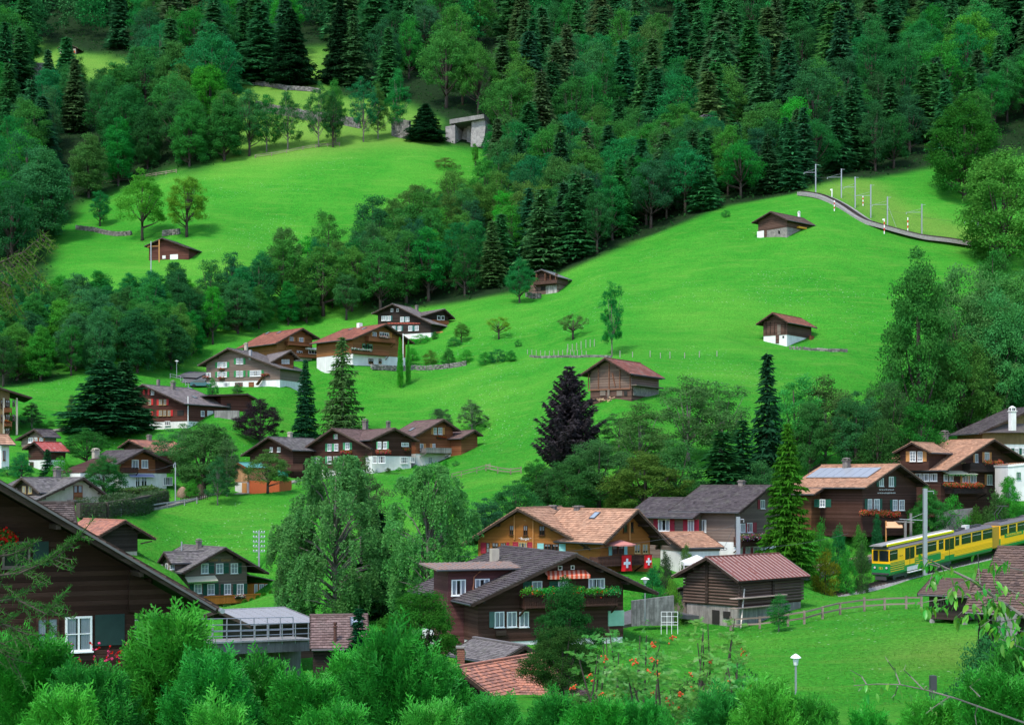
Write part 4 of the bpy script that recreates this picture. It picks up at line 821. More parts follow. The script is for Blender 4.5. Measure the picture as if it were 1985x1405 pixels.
# --- 15 slate hut and terracotta house
g = house('outbuilding', 'small dark building with a mossy grey slate roof below the dark brown chalet', 'outbuilding', ZX, (1680, 335), 104, 34, (1480, 460), (1838, 420), (1600, 540), ridge=1320, roof=T_GRY, wall=W_BLK, bm=DWOOD, of=.9, osl=.6, osr=.9, ob=.3, course=.2, tile=.2, lift=.03, anch=False, jit=.008)
g.win(ZX, (1537, 460, 1598, 498), nx=3)
g = house('house', 'house with a striped terracotta tile roof and brick chimney rising behind the thujas', 'house', Z1, (884, 1293), 90, -35, (760, 1392), (1015, 1396), (880, 1460), D=9, roof=T_TERR, wall=W_BLK, bm=DWOOD, of=1.0, osl=.8, ob=.4, course=.3, tile=.25, anch=False)
g2 = house('', '', '', Z1, (1066, 1297), 93, 87, (0, 0), (0, 0), -3.5, D=6.4, met=(-3.5, -1.65, 3, -1.6), root=g.root, anch=False, roof=T_TERR, wall=W_BLK, bm=DWOOD, of=.4, osl=.5, ob=.2, course=.27, tile=.19, lift=.05, part='wing_wall', purl=False, mode='tiles')
b = MB(); c = P(893, 1292, 94); b.box(c + UP * .1, (1, 0, 0), (0, 1, 0), UP, .46, .46, 2.3); chb = b.build('chimney', paint('brick_chimney', (.15, .075, .05), .9), g.root)
b = MB(); k = 0
for zi in range(17):
    for j in range(3):
        for sd in (0, 1):
            off = (j - 1) * .15 + (.05 if zi % 2 else -.02); cc = c + Vector((off, -.235, 0) if sd == 0 else (.235, off, 0)) + UP * (-1.0 + zi * .128)
            MB().box(cc, (1, 0, 0), (0, 1, 0), UP, .14 if sd == 0 else .04, .04 if sd == 0 else .14, .10).build('brick', paint('brick', (.22, .10, .065), .9, .4), chb)
b = MB(); b.box(c + UP * 1.3, (1, 0, 0), (0, 1, 0), UP, .62, .62, .12); b.build('chimney_cap', CONC, chb)
# --- 16 white chalet with brown upper storey
g = house('chalet', 'white and brown chalet with a big dark roof behind the clipped hedge', 'chalet', ZF, (1110, 560), 213, 42, (905, 672), (1370, 685), (1100, 865), ridge=820, low=(1150, 742), low_m=WPL, roof=T_DRK, wall=W_RUST, bm=DWOOD, of=1.5, osl=.9, osr=1.0, course=.4, tile=.4)
gx = house('', '', '', ZF, g.w(0, 2.6, 0), 213, 42, (480, 738), (1370, 700), g.floor_z(), D=g.D - 2.6, root=g.root, anch=False, single='r', low=(900, 742), low_m=WPL, roof=T_DRK, wall=W_CHOC, bm=DWOOD, of=.6, osl=3.0, ob=.5, course=.4, tile=.4, part='wing_wall', purl=False)
g.win(ZF, (1013, 638, 1065, 705), nx=2); g.win(ZF, (1088, 640, 1137, 702), nx=2); g.win(ZF, (1255, 772, 1325, 835), nx=4); g.win(ZF, (1085, 770, 1130, 850), (1040, 770, 1075, 850), nx=2, curt=.4)
g.slab(ZF, (1195, 610, 1335, 742), d=.12, m=W_CHOC, name='gable_boarding'); g.balcony(ZF, (945, 700, 1065, 735), 'f', 1.0, W_CHOC)
g.chimney(ZF, 737, 550, 625, 55, 'l', BEIGE, True) if False else gx.chimney(ZF, 737, 550, 625, 55, 'l', BEIGE, True)
o, a, n, u0, u1, z0, z1 = g.rect(ZF, (1005, 755, 1195, 772), 'f', .8); aw = empty('awning', o + a * u0 + UP * z0, 'blue and white awning on the white and brown chalet', 'awning'); b = MB(); b.prism([o + a * u0 + UP * z0, o + a * u1 + UP * z0, o + a * u1 + UP * (z1 + .1) - n * .8, o + a * u0 + UP * (z1 + .1) - n * .8], UP * .04); b.build('cloth', paint('blue_white_cloth', (.25, .28, .42)), aw)
# --- 17 grey roofed house with beige gable
g = house('chalet', 'beige house with grey slate roof and a tall chimney, left of the clipped hedge', 'chalet', ZF, (645, 775), 190, 45, (290, 945), (870, 940), (560, 972), ridge=165, roof=T_GRY, wall=BEIGE, bm=DWOOD, of=.9, osl=1.0, osr=1.6, course=.4, tile=.4, sink=2.5)
g.win(ZF, (565, 835, 632, 942), nx=2, ny=1, fm=W_RUST, curt=.5); g.slab(ZF, (565, 890, 632, 942), d=.14, m=W_RUST, name='door_panel'); g.balcony(ZF, (540, 945, 685, 962), 'f', .9, W_GREY, False); g.slab(ZF, (715, 845, 780, 930), d=.05, m=BEIGE, name='wall_panel')
gd = house('', '', '', ZF, (165, 775), 189, -38, (85, 850), (300, 890), (200, 960), D=7, root=g.root, anch=False, roof=T_GRY, wall=W_BLK, bm=DWOOD, of=.6, osl=.5, osr=.5, ob=.2, course=.4, tile=.4, part='wing_wall', purl=False)
gd.win(ZF, (175, 842, 200, 898), (222, 842, 248, 898), nx=2, fm=CREAMF); g.chimney(ZF, 440, 690, 795, 55, 'l', CHIM, True)
# --- 18 red roof behind
g = house('chalet', 'mostly hidden house with a salmon tile roof behind the white and brown chalet', 'chalet', ZF, (990, 487), 238, -40, (905, 545), (1210, 590), (1100, 700), ridge=1330, roof=T_TERR, wall=W_CHOC, bm=DWOOD, of=.8, osl=.6, osr=.6, course=.5, tile=.5)
g.chimney(ZF, 1148, 445, 492, 36, 'r', CHIM, True)
# --- 19, 20, 21, 22
g = house('shed', 'white and brown garage with a red painted sheet roof', 'shed', ZF, (262, 500), 222, -38, (170, 555), (335, 572), (280, 720), ridge=468, low=(250, 640), low_m=WPL, roof=S_REDP, wall=W_CHOC, bm=DWOOD, of=.7, osl=.6, osr=.5, ob=.5, mode='seam', tile=.9, sink=3)
g.slab(ZF, (230, 655, 258, 715), d=.05, m=W_CHOC, name='door')
g = house('hut', 'small boarded hut with a dark slate roof behind the red roofed garage', 'hut', ZF, (262, 402), 232, -35, (118, 485), (330, 462), (230, 560), ridge=400, roof=T_DRK, wall=W_GREY, bm=DWOOD, of=.7, osl=.6, osr=.5, ob=.5, course=.5, tile=.5)
g.win(ZF, (222, 468, 258, 508), (265, 468, 290, 500), (308, 468, 335, 500), nx=2, sh=W_RUST, sides='r', sw=.4)
g = house('apartment_house', 'three storey ochre house with balconies at the left edge', 'house', ZF, (-170, 30), 238, 24, (-420, 160), (245, 160), (80, 450), D=12, roof=T_DRK, wall=YPL, bm=DWOOD, of=1.4, osl=1.4, osr=3.4, course=.5, tile=.5, purl=False)
for yy in (180, 290): g.win(ZF, (42, yy, 78, yy + 55), (95, yy, 115, yy + 50), (5, yy, 20, yy + 60), nx=2, fm=W_CHOC, curt=.3)
g.win(ZF, (42, 395, 75, 455), nx=2, fm=W_CHOC, curt=.3); g.balcony(ZF, (32, 240, 92, 275), 'f', 1.1, W_RUST); g.balcony(ZF, (32, 345, 92, 380), 'f', 1.1, W_RUST)
for x_ in (28, 128): g.slab(ZF, (x_ - 7, 165, x_ + 7, 450), d=.5, m=BEIGE, name='pillar')
o, a, n, u0, u1, z0, z1 = g.rect(ZF, (38, 330, 72, 345), 'f', 1.1); flower_box(o + a * u0 + UP * z0, o + a * u1 + UP * z0, n, [REDF], 'red flower box on the balcony of the ochre house', h=.4)
g = house('house', 'white cottage with an orange roof cut off by the left edge', 'house', ZF, (-60, 440), 216, -40, (-160, 520), (0, 520), (-40, 680), ridge=60, roof=T_ORA, wall=WPL, bm=DWOOD, of=.7, osl=.4, osr=.8, ob=.6, course=.5, tile=.5)
g.win(ZF, (22, 570, 40, 645), wall='r', nx=1, fm=W_RUST)
# red shutter chalet
W_DKR = wood('dark_red_boarding', (.075, .026, .018), .17)
g = house('chalet', 'dark red brown chalet with bright red shutters and white base beside the big spruces', 'chalet', ZF, (1095, 60), 262, -30, (900, 165), (1420, 208), (1300, 400), ridge=1475, low=(1300, 345), low_m=WPL, roof=tiles('taupe_tiles', (.21, .175, .17), (.16, .135, .13)), wall=W_DKR, bm=DWOOD, of=1.2, osl=1.0, osr=.5, course=.5, tile=.5)
g.win(ZF, (1165, 92, 1187, 140), nx=2); g.slab(ZF, (1138, 90, 1152, 140), m=RED, name='shutter'); g.slab(ZF, (1100, 100, 1115, 140), m=RED, name='shutter')
g.win(ZF, (1145, 172, 1165, 218), (1145, 258, 1165, 304), nx=2, fm=CREAMF, sh=RED, sides='r', sw=.45)
g.win(ZF, (1225, 174, 1250, 218), nx=2, ny=2, fm=CREAMF, sh=RED, sides='l', sw=.5); g.win(ZF, (1260, 174, 1282, 218), nx=2, ny=2, fm=CREAMF, sh=RED, sides='r', sw=.5)
g.win(ZF, (1225, 258, 1250, 302), nx=2, ny=2, fm=CREAMF, sh=RED, sides='l', sw=.5); g.win(ZF, (1258, 258, 1280, 302), nx=2, ny=2, fm=CREAMF); g.win(ZF, (1292, 258, 1314, 302), nx=2, ny=2, fm=CREAMF, sh=RED, sides='r', sw=.5)
g.win(ZF, (1270, 342, 1312, 375), nx=3, ny=2, curt=0); g.slab(ZF, (1365, 258, 1415, 300), d=.04, m=DARK, name='opening')
g.slab(ZF, (1595, 262, 1640, 308), wall='r', d=.04, m=WPL, name='white_door'); g.win(ZF, (1545, 262, 1570, 305), wall='r', nx=1); g.chimney(ZF, 1332, 30, 100, 34, 'r', CHIM, True)
g.skylight(ZF, (1440, 85, 1480, 102), 'r'); g.skylight(ZF, (1475, 150, 1515, 172), 'r'); g.chimney(ZF, 1218, 22, 62, 24, 'r', CHIM, False)
CH22 = g
g = house('shed', 'flat roofed brown timber shed right of the red shuttered chalet', 'shed', ZF, (1905, 132), 268, 30, (1600, 142), (1975, 170), (1800, 262), D=7, roof=S_BLK, wall=W_DKR, bm=DWOOD, of=1.0, osl=2.8, osr=.6, ob=.5, mode='strips', purl=False)
g.slab(ZF, (1745, 205, 1775, 262), d=.05, m=DARK, name='doorway')
# --- 23 green shutters
TW = tiles('mottled_grey_tiles', (.20, .17, .165), (.15, .125, .12), (.2, .2, .13), .4)
g = house('chalet', 'taupe chalet with bright green shutters and a white ground floor', 'chalet', ZE, (302, 412), 285, -22, (110, 522), (640, 540), (340, 665), low=(340, 625), D=11, low_m=WPL, roof=TW, wall=W_TAUPE, bm=EAVE, of=1.2, osl=1.2, osr=.8, course=.5, tile=.5)
SG = dict(sh=GREENP, sw=.5)
g.win(ZE, (358, 478, 378, 515), nx=2, ny=2, sides='l', **SG); g.win(ZE, (384, 478, 402, 515), nx=2, ny=2, sides='r', **SG)
g.win(ZE, (238, 503, 258, 537), nx=2, ny=2, sides='l', **SG); g.win(ZE, (262, 503, 298, 537), nx=4, ny=2, sides='r', **SG)
g.win(ZE, (238, 565, 258, 598), nx=2, ny=2, sides='l', **SG); g.win(ZE, (264, 565, 298, 598), nx=4, ny=2, sides='r', **SG)
g.win(ZE, (358, 558, 378, 595), nx=2, ny=2, sides='l', **SG); g.win(ZE, (384, 558, 402, 595), nx=2, ny=2, sides='r', **SG); g.win(ZE, (446, 556, 518, 593), nx=8, ny=2, sides='lr', **SG)
g.win(ZE, (275, 632, 312, 662), nx=4, ny=1); g.win(ZE, (350, 632, 398, 655), nx=4, fm=W_RUST, curt=.3); g.slab(ZE, (437, 630, 470, 662), d=.05, m=W_RUST, name='garage_door'); g.win(ZE, (165, 570, 195, 598), nx=3)
for k, bx in enumerate(((248, 540, 280, 552), (145, 590, 185, 603), (248, 598, 282, 610), (520, 572, 570, 585))):
    o, a, n, u0, u1, z0, z1 = g.rect(ZE, bx, 'f', .1); flower_box(o + a * u0 + UP * z0, o + a * u1 + UP * z0, n, [REDF, PINKF], 'pink red flower box on the green shuttered chalet, ' + ['under its upper left windows', 'at its left corner', 'under its lower left windows', 'above the outside stair'][k], h=.5, dense=.6)
g.chimney(ZE, 420, 378, 415, 22, 'r', BEIGE, True); g.chimney(ZE, 448, 425, 462, 20, 'r', S_GREY, False)
gw = house('', '', '', ZE, (708, 428), 286, 32, (575, 505), (765, 480), (650, 650), D=12, root=g.root, roof=TW, wall=W_BRN, low=(650, 600), low_m=WPL, bm=EAVE, of=1.2, osl=.8, osr=.8, course=.5, tile=.5, part='wing_wall', anch=False)
gw.win(ZE, (648, 485, 662, 512), (666, 485, 680, 512), (684, 485, 697, 512), nx=2); gw.win(ZE, (668, 560, 702, 595), nx=4); gw.balcony(ZE, (628, 515, 722, 548), 'f', 1.2, W_BRN)
b = MB(); p = g.plane(ZE(490, 648), .6); q = g.plane(ZE(530, 592), .6); b.bar(g.w(p[0], .6, p[1]), g.w(q[0], .6, q[1]), .9, .15); b.build('outside_stair', W_BRN, g.root)
# --- 24, 25 twin chalets
g = house('chalet', 'ochre chalet with a red brown roof, left of the two similar chalets', 'chalet', ZE, (785, 285), 308, 42, (608, 382), (893, 350), (700, 492), ridge=532, low=(750, 470), low_m=WPL, roof=T_RED, wall=wood('honey_boarding', (.2, .085, .03), .17), bm=EAVE, of=1.4, osl=1.2, osr=1.0, course=.55, tile=.6)
WH = wood('honey_boarding', (.2, .085, .03), .17)
g.win(ZE, (700, 342, 722, 370), nx=2, sh=OCHRE, sides='lr', sw=.4); g.win(ZE, (760, 345, 785, 372), nx=2, sh=OCHRE, sides='lr', sw=.4); g.balcony(ZE, (690, 372, 845, 398), 'f', 1.3, W_RUST); g.win(ZE, (820, 425, 875, 450), (745, 430, 780, 455), nx=3, curt=.4)
g.slab(ZE, (800, 412, 872, 424), 'f', .9, WHITE, 'awning_box'); g.skylight(ZE, (540, 310, 575, 328), 'l'); g.skylight(ZE, (615, 307, 650, 322), 'l'); g.balcony(ZE, (740, 448, 880, 474), 'f', 1.0, W_RUST)
g = house('chalet', 'ochre chalet with red brown roof above the rock garden, right of two similar', 'chalet', ZE, (1320, 258), 300, 44, (1105, 352), (1500, 380), (1240, 525), ridge=1040, low=(1200, 455), low_m=WPL, roof=T_RED, wall=WH, bm=EAVE, of=1.5, osl=1.2, osr=1.2, course=.55, tile=.6, sink=3)
g.win(ZE, (1230, 310, 1255, 342), nx=2, sh=OCHRE, sides='l', sw=.4); g.win(ZE, (1275, 312, 1335, 342), nx=4, curt=.3, sh=OCHRE, sides='r'); g.balcony(ZE, (1208, 342, 1378, 375), 'f', 1.3, W_RUST); g.win(ZE, (1165, 385, 1230, 418), nx=4, curt=.3, sh=GREENP, sides='', fm=GREENP)
g.balcony(ZE, (1095, 425, 1335, 455), 'f', 1.0, W_RUST); g.win(ZE, (1205, 480, 1235, 512), (1270, 482, 1288, 510), nx=2, fm=W_RUST, curt=.5); g.skylight(ZE, (1075, 285, 1110, 302), 'l'); g.skylight(ZE, (1160, 282, 1195, 298), 'l')
o, a, n, u0, u1, z0, z1 = g.rect(ZE, (1090, 408, 1225, 425), 'f', 1.0); flower_box(o + a * u0 + UP * z0, o + a * u1 + UP * z0, n, [WHF], 'long white flower box on the lower balcony of the right twin chalet', h=.4, dense=.6)
o, a, n, u0, u1, z0, z1 = g.rect(ZE, (1270, 330, 1335, 344), 'f', 1.3); flower_box(o + a * u0 + UP * z0, o + a * u1 + UP * z0, n, [WHF, REDF], 'white and red flower box on the upper balcony of the right twin chalet', h=.4, dense=.6)
b = MB(); c = g.w(0, 9, .3); b.box(c, g.ex, g.ey, UP, .9, .9, 1.2); b.build('chimney', WPL, g.root)
# --- 26
g = house('chalet', 'dark chalet with teal shutters and grey roof highest of the group by the wood', 'chalet', ZE, (1358, 128), 332, -28, (1225, 190), (1610, 255), (1450, 350), low=(1450, 322), D=8, low_m=WPL, roof=TW, wall=W_BLK, bm=DWOOD, of=1.1, osl=1.0, osr=.8, course=.55, tile=.6)
TEAL = paint('teal_paint', (.02, .12, .11), .5, .1)
for bx in ((1290, 207, 1316, 237), (1322, 207, 1348, 237), (1410, 213, 1434, 243), (1444, 212, 1468, 242), (1462, 270, 1486, 302), (1504, 270, 1528, 300), (1394, 272, 1416, 302), (1358, 272, 1378, 300)): g.win(ZE, bx, nx=2, ny=2, sh=TEAL, sides='r' if bx[0] % 4 else 'l', sw=.4)
g.win(ZE, (1350, 160, 1364, 178), (1386, 160, 1400, 178), nx=1, curt=.3)
for i in range(22): g.slab(ZE, (1330 + i * 9.6, 250, 1335 + i * 9.6, 257), d=.1, m=REDF and paint('bunting', (.6, .12, .08)), name='bunting_flag')
gw = house('', '', '', ZE, (1695, 162), 334, 40, (1540, 210), (1760, 222), (1700, 320), D=9, root=g.root, roof=TW, wall=W_BLK, bm=DWOOD, of=1.2, osl=.7, osr=1.0, course=.55, tile=.6, part='wing_wall', anch=False)
gw.balcony(ZE, (1615, 235, 1720, 258), 'f', 1.2, W_RUST); gw.win(ZE, (1645, 205, 1665, 232), (1672, 205, 1690, 232), nx=1, curt=.2); g.chimney(ZE, 1515, 138, 160, 20, 'r', CHIM, True)
gw.balcony(ZE, (1660, 278, 1730, 300), 'f', 1.2, W_BLK); b = MB(); b.box(g.w(g.xr + .5, 4, g.zb + .6), g.ex, g.ey, UP, 2.5, 1.5, 1.6); b.build('wood_store', OCHRE, g.root)
# --- 27 middle row
g = house('barn', 'dark barn with a grey slate roof joined to the left of the pink flowered chalet', 'barn', ZE, (562, 980), 241, -32, (385, 1100), (715, 1065), (560, 1225), ridge=850, roof=T_GRY, wall=W_CHOC, bm=DWOOD, of=1.2, osl=1.0, osr=.8, course=.45, tile=.45)
g.win(ZE, (575, 1048, 592, 1078), (622, 1048, 642, 1078), nx=2); g.chimney(ZE, 702, 948, 985, 28, 'r', BEIGE, True); g.balcony(ZE, (640, 1155, 785, 1200), 'f', 1.0, W_CHOC)
g.slab(ZE, (640, 1190, 690, 1245), d=.8, m=paint('turquoise_sheet', (.05, .35, .26)), name='tarpaulin')
PG = paint('leaf_green_paint', (.06, .27, .12), .5, .1)
g = house('chalet', 'long dark brown chalet with light green shutters and pink window flowers', 'chalet', ZE, (972, 925), 240, -30, (752, 1078), (1222, 1055), (1000, 1235), D=11, low=(1000, 1188), low_m=WPL, roof=T_BRN, wall=W_CHOC, bm=EAVE, of=1.3, osl=1.0, osr=.8, course=.45, tile=.45)
g.win(ZE, (945, 1025, 968, 1072), (988, 1025, 1012, 1070), nx=2, ny=2, sh=PG, sides='l', sw=.45); g.win(ZE, (1058, 1018, 1085, 1062), nx=2, ny=2, sh=PG, sides='lr', sw=.45)
g.win(ZE, (852, 1108, 892, 1150), nx=4, ny=2, sh=PG, sides='lr', sw=.4); g.win(ZE, (944, 1106, 968, 1152), nx=2, ny=2, sh=PG, sides='l', sw=.45); g.win(ZE, (982, 1106, 1006, 1150), nx=2, ny=2, sh=PG, sides='r', sw=.45); g.win(ZE, (1058, 1104, 1082, 1150), nx=2, ny=2, sh=PG, sides='l', sw=.45); g.win(ZE, (1096, 1104, 1120, 1150), nx=2, ny=2, sh=PG, sides='r', sw=.45); g.win(ZE, (990, 965, 1008, 992), nx=1, sh=PG, sides='l')
for k, bx in enumerate(((1032, 1066, 1098, 1085), (1072, 1150, 1115, 1168))):
    o, a, n, u0, u1, z0, z1 = g.rect(ZE, bx, 'f', .1); flower_box(o + a * u0 + UP * z0, o + a * u1 + UP * z0, n, [PINKF, REDF], ['pink flower box under the upper windows of the left gable', 'pink flower box under the lower windows of the left gable'][k], h=.6)
g.chimney(ZE, 1185, 865, 925, 34, 'r', CHIM, True)
gw = house('', '', '', ZE, (1375, 925), 237, 32, (1220, 1000), (1530, 1005), (1400, 1190), D=12, root=g.root, roof=T_BRN, wall=W_CHOC, low=(1430, 1105), low_m=WPL, bm=EAVE, of=1.2, osl=.8, osr=.8, course=.45, tile=.45, part='wing_wall')
gw.win(ZE, (1415, 1018, 1462, 1042), nx=4, ny=2); gw.win(ZE, (1412, 1110, 1458, 1152), nx=4, ny=2); gw.win(ZE, (1475, 1112, 1500, 1145), nx=2)
gw.win(ZE, (1268, 1012, 1288, 1058), wall='l', nx=2, ny=2, sh=PG, sides='l', sw=.5); gw.win(ZE, (1302, 1012, 1326, 1058), wall='l', nx=2, ny=2, sh=PG, sides='r', sw=.5); gw.win(ZE, (1236, 1104, 1262, 1150), (1272, 1104, 1314, 1150), wall='l', nx=3, ny=2)
for k, (bx, wl) in enumerate((((1262, 1060, 1348, 1082), 'l'), ((1428, 1048, 1470, 1070), 'f'))):
    o, a, n, u0, u1, z0, z1 = gw.rect(ZE, bx, wl, .1); flower_box(o + a * u0 + UP * z0, o + a * u1 + UP * z0, n, [PINKF, REDF], ['wide pink flower box in the middle of the long brown chalet', 'pink flower box on the right gable of the long brown chalet'][k], h=.6)
CH27 = gw
g = house('chalet', 'russet chalet with orange shutters and a grey wooden terrace, right end of the middle row', 'chalet', ZE, (1690, 868), 246, 36, (1505, 975), (1795, 940), (1640, 1150), ridge=1500, low=(1640, 1090), low_m=WPL, roof=T_BRN, wall=W_RUST, bm=EAVE, of=1.2, osl=.8, osr=.8, course=.45, tile=.45)
g.win(ZE, (1622, 922, 1642, 965), nx=2, ny=2, sh=OCHRE, sides='l', sw=.5); g.win(ZE, (1652, 922, 1676, 965), nx=2, ny=2, sh=OCHRE, sides='r', sw=.5); g.win(ZE, (1535, 1025, 1555, 1065), nx=1, sh=OCHRE, sides='r', sw=.5); g.win(ZE, (1615, 1025, 1632, 1060), nx=2, sh=OCHRE, sides='l', sw=.5); g.win(ZE, (1590, 1110, 1612, 1150), nx=2)
g.balcony(ZE, (1575, 1052, 1738, 1085), 'f', 2.0, wood('grey_railing', (.2, .19, .18), .2, True)); g.skylight(ZE, (1468, 928, 1500, 945), 'l'); g.chimney(ZE, 1332, 878, 920, 26, 'l', CHIM, True)
o, a, n, u0, u1, z0, z1 = g.rect(ZE, (1640, 970, 1700, 985), 'f', .1); flower_box(o + a * u0 + UP * z0, o + a * u1 + UP * z0, n, [REDF], 'red flower box below the gable windows of the russet chalet', h=.4)
g3 = house('', '', '', ZE, (1890, 938), 247, 40, (1800, 990), (1940, 972), (1880, 1060), D=9, root=g.root, roof=T_BRN, wall=W_RUST, bm=EAVE, of=.8, osl=.6, osr=.6, course=.45, tile=.45, part='wing_wall')
g4 = house('', '', '', ZE, g.w(0, 7, -1.6), 246, 36, (1450, 985), (1795, 985), g.floor_z(), D=6, root=g.root, anch=False, roof=T_BRN, wall=W_RUST, bm=EAVE, of=.5, osl=.8, osr=.8, course=.45, tile=.45, part='wing_wall', purl=False)
g = house('shed', 'little pale boarded shed with a turquoise copper roof by the garden path', 'shed', ZE, (365, 1145), 226, -30, (320, 1178), (420, 1178), (400, 1340), D=5.5, low=(400, 1270), low_m=WPL, roof=paint('copper_green', (.10, .30, .27), .5), wall=W_PALE, bm=W_RUST, of=.5, osl=.4, osr=.2, ob=.2, mode='seam', tile=.6, gut=False, purl=False)
g.slab(ZE, (395, 1275, 425, 1340), d=.06, m=OCHRE, name='door')
boxw(g, g.xr, g.xr + 6.0, 1.0, 4.0, g.zb - 1, g.zb + 1.9, 'lean_to', paint('terracotta_sheet', (.42, .10, .035), .6))
# --- 28 barns on the meadow
W_BARN = wood('barn_boarding', (.075, .04, .03), .18, False, .5); W_BARN2 = wood('greyed_barn_boarding', (.13, .085, .068), .2, False, .5)
g = house('barn', 'highest hay barn on the meadow with a small chimney, just below the railway', 'barn', ZN, (345, 337), 345, -48, (235, 402), (448, 386), (330, 495), ridge=545, side_base=(556, 440), low=(330, 447), low_m=STONEW, roof=T_BRN, wall=W_BARN, bm=DWOOD, of=1.0, osl=1.2, osr=.9, ob=1.0, course=.5, tile=.5)
g.slab(ZN, (268, 452, 308, 494), d=.05, m=WPL, name='whitewashed_wall'); g.slab(ZN, (310, 450, 325, 488), d=.05, m=W_BARN, name='door'); g.slab(ZN, (392, 450, 403, 470), wall='r', d=.04, m=DARK, name='opening'); g.slab(ZN, (503, 430, 548, 440), wall='r', d=.7, m=paint('yellow_sheet', (.6, .3, .02)), name='yellow_board')
g.chimney(ZN, 516, 335, 368, 14, 'r', WPL, True)
g = house('barn', 'hay barn with whitewashed base and red brown roof on the open meadow', 'barn', ZN, (358, 935), 288, -38, (262, 1002), (452, 992), (400, 1120), ridge=530, side_base=(590, 1082), low=(400, 1068), low_m=WPL, roof=T_RED, wall=W_BARN, bm=DWOOD, of=1.1, osl=1.0, osr=.8, ob=.9, course=.5, tile=.45)
g.slab(ZN, (378, 1066, 398, 1116), d=.06, m=W_BARN, name='door'); g.slab(ZN, (388, 1005, 408, 1066), d=.06, m=W_GREY, name='plank_panel'); g.slab(ZN, (418, 1072, 428, 1085), d=.04, m=DARK, name='opening')
for x_ in (320, 345, 370, 432): g.slab(ZN, (x_, 990, x_ + 3, 1062), d=.12, m=DWOOD, name='upright')
b = MB(); c = g.w(g.xr + .8, g.D - 2.5, g.zb + 1.6); b.box(c, g.ex, g.ey, UP, .5, 1.4, 1.2); b.build('wood_stack', W_RUST, g.root)
g = house('barn', 'large weathered barn with a mossy red roof, the lowest barn on the meadow', 'barn', ZM, (958, 855), 228, -33, (785, 972), (1130, 962), (1000, 1158), ridge=1195, side_base=(1335, 1090), low=(1000, 1070), low_m=W_BARN, roof=tiles('mossy_red_tiles', (.25, .085, .065), (.17, .07, .055), (.3, .26, .22), .5), wall=W_BARN2, bm=DWOOD, of=1.2, osl=1.2, osr=.4, ob=1.2, course=.42, tile=.4)
OB = wood('russet_beam', (.16, .07, .04), .3)
for x_ in (845, 912, 985, 1058, 1128): g.slab(ZM, (x_, 930 if x_ in (912, 1058) else 880 if x_ == 985 else 965, x_ + 5, 1066), d=.14, m=OB, name='upright')
g.slab(ZM, (845, 1066, 1130, 1074), d=.16, m=OB, name='cross_beam'); g.slab(ZM, (925, 1075, 962, 1112), d=.05, m=W_GREY, name='shutter'); g.slab(ZM, (1038, 1080, 1076, 1115), d=.05, m=W_GREY, name='shutter'); g.slab(ZM, (1088, 1080, 1110, 1112), d=.05, m=DARK, name='opening'); g.slab(ZM, (978, 1070, 992, 1130), d=.2, m=W_GREY, name='post')
o, a, n, f = g.frame_of('f'); p = f(ZM(1010, 960)); q = f(ZM(1028, 1050)); b = MB(); b.bar(o + a * p[0] + UP * p[1] + n * .1, o + a * q[0] + UP * q[1] + n * .1, .14); b.build('brace', OB, g.root)
g.slab(ZM, (1135, 1048, 1320, 1056), 'r', 1.0, W_GREY, 'gallery'); g.slab(ZM, (1135, 985, 1320, 993), 'r', .8, DWOOD, 'rail'); g.slab(ZM, (1150, 1060, 1320, 1120), 'r', .1, STONEW, 'stone_wall')
LOWB = g
b = MB(); c = g.w(g.xl + (g.xr - g.xl) * .42, g.of - .6, g.zb + .35)
wp = empty('log_pile', c - UP * .35, 'pale split logs heaped at the foot of the lowest meadow barn', 'log pile')
for i in range(26): q = c + g.ex * random.uniform(-1.4, 1.4) + g.ey * random.uniform(-.3, .3) + UP * random.uniform(-.3, .35); MB().bar(q, q + Vector((random.uniform(-.5, .5), random.uniform(-.3, .3), random.uniform(-.1, .25))), .13).build('log', wood('split_wood', (.5, .33, .2), .4), wp)
g = house('barn', 'small barn with a tilted grey roof and open loft at the edge of the wood', 'barn', ZM, (525, 256), 345, -32, (470, 275), (640, 304), (540, 422), D=6.5, low=(600, 360), low_m=W_BARN2, roof=S_GREY, wall=W_BARN, bm=DWOOD, of=.9, osl=.6, osr=.5, ob=1.0, mode='strips', course=.6, sink=1.5)
g.balcony(ZM, (470, 330, 630, 355), 'f', 1.0, W_BARN); g.slab(ZM, (556, 362, 632, 420), d=.05, m=plaster('flaking_whitewash', (.6, .58, .54), .5), name='whitewashed_wall'); g.slab(ZM, (520, 368, 552, 395), d=.04, m=DARK, name='opening')
for x_ in (500, 560, 595, 632): g.slab(ZM, (x_, 285, x_ + 4, 355), d=.9, m=OB, name='post')
boxw(g, g.xl - 2.5, g.xl, g.of, g.of + 2, g.zb - 1, g.zb + 2.4, 'stacked_wood', W_BARN2)
g = house('hut', 'brown timber hut beside a power pole among the trees on the left meadow', 'hut', ZD, (1245, 45), 375, -18, (1110, 108), (1455, 122), (1290, 215), D=8, roof=T_GRY, wall=W_DKR, bm=DWOOD, of=1.0, osl=.8, osr=.7, course=.55, tile=.6)
g.slab(ZD, (1250, 180, 1275, 205), d=.06, m=WPL, name='white_box'); g.slab(ZD, (1310, 172, 1370, 210), d=.06, m=WPL, name='white_panel')
g = house('shelter', 'tiny open fronted shelter on the grassy ledge at the top left', 'shelter', ZA, (362, 232), 600, -10, (312, 264), (425, 264), (365, 298), D=6, roof=T_BRN, wall=DWOOD, bm=DWOOD, of=.6, osl=.9, osr=.9, course=.8, tile=.8, purl=False, gut=False)
g.slab(ZA, (328, 266, 342, 296), d=.3, m=BEIGE, name='pillar'); g.slab(ZA, (400, 268, 414, 297), d=.3, m=BEIGE, name='pillar'); g.slab(ZA, (403, 280, 411, 292), d=.35, m=paint('orange_box', (.7, .1, .02)), name='box')
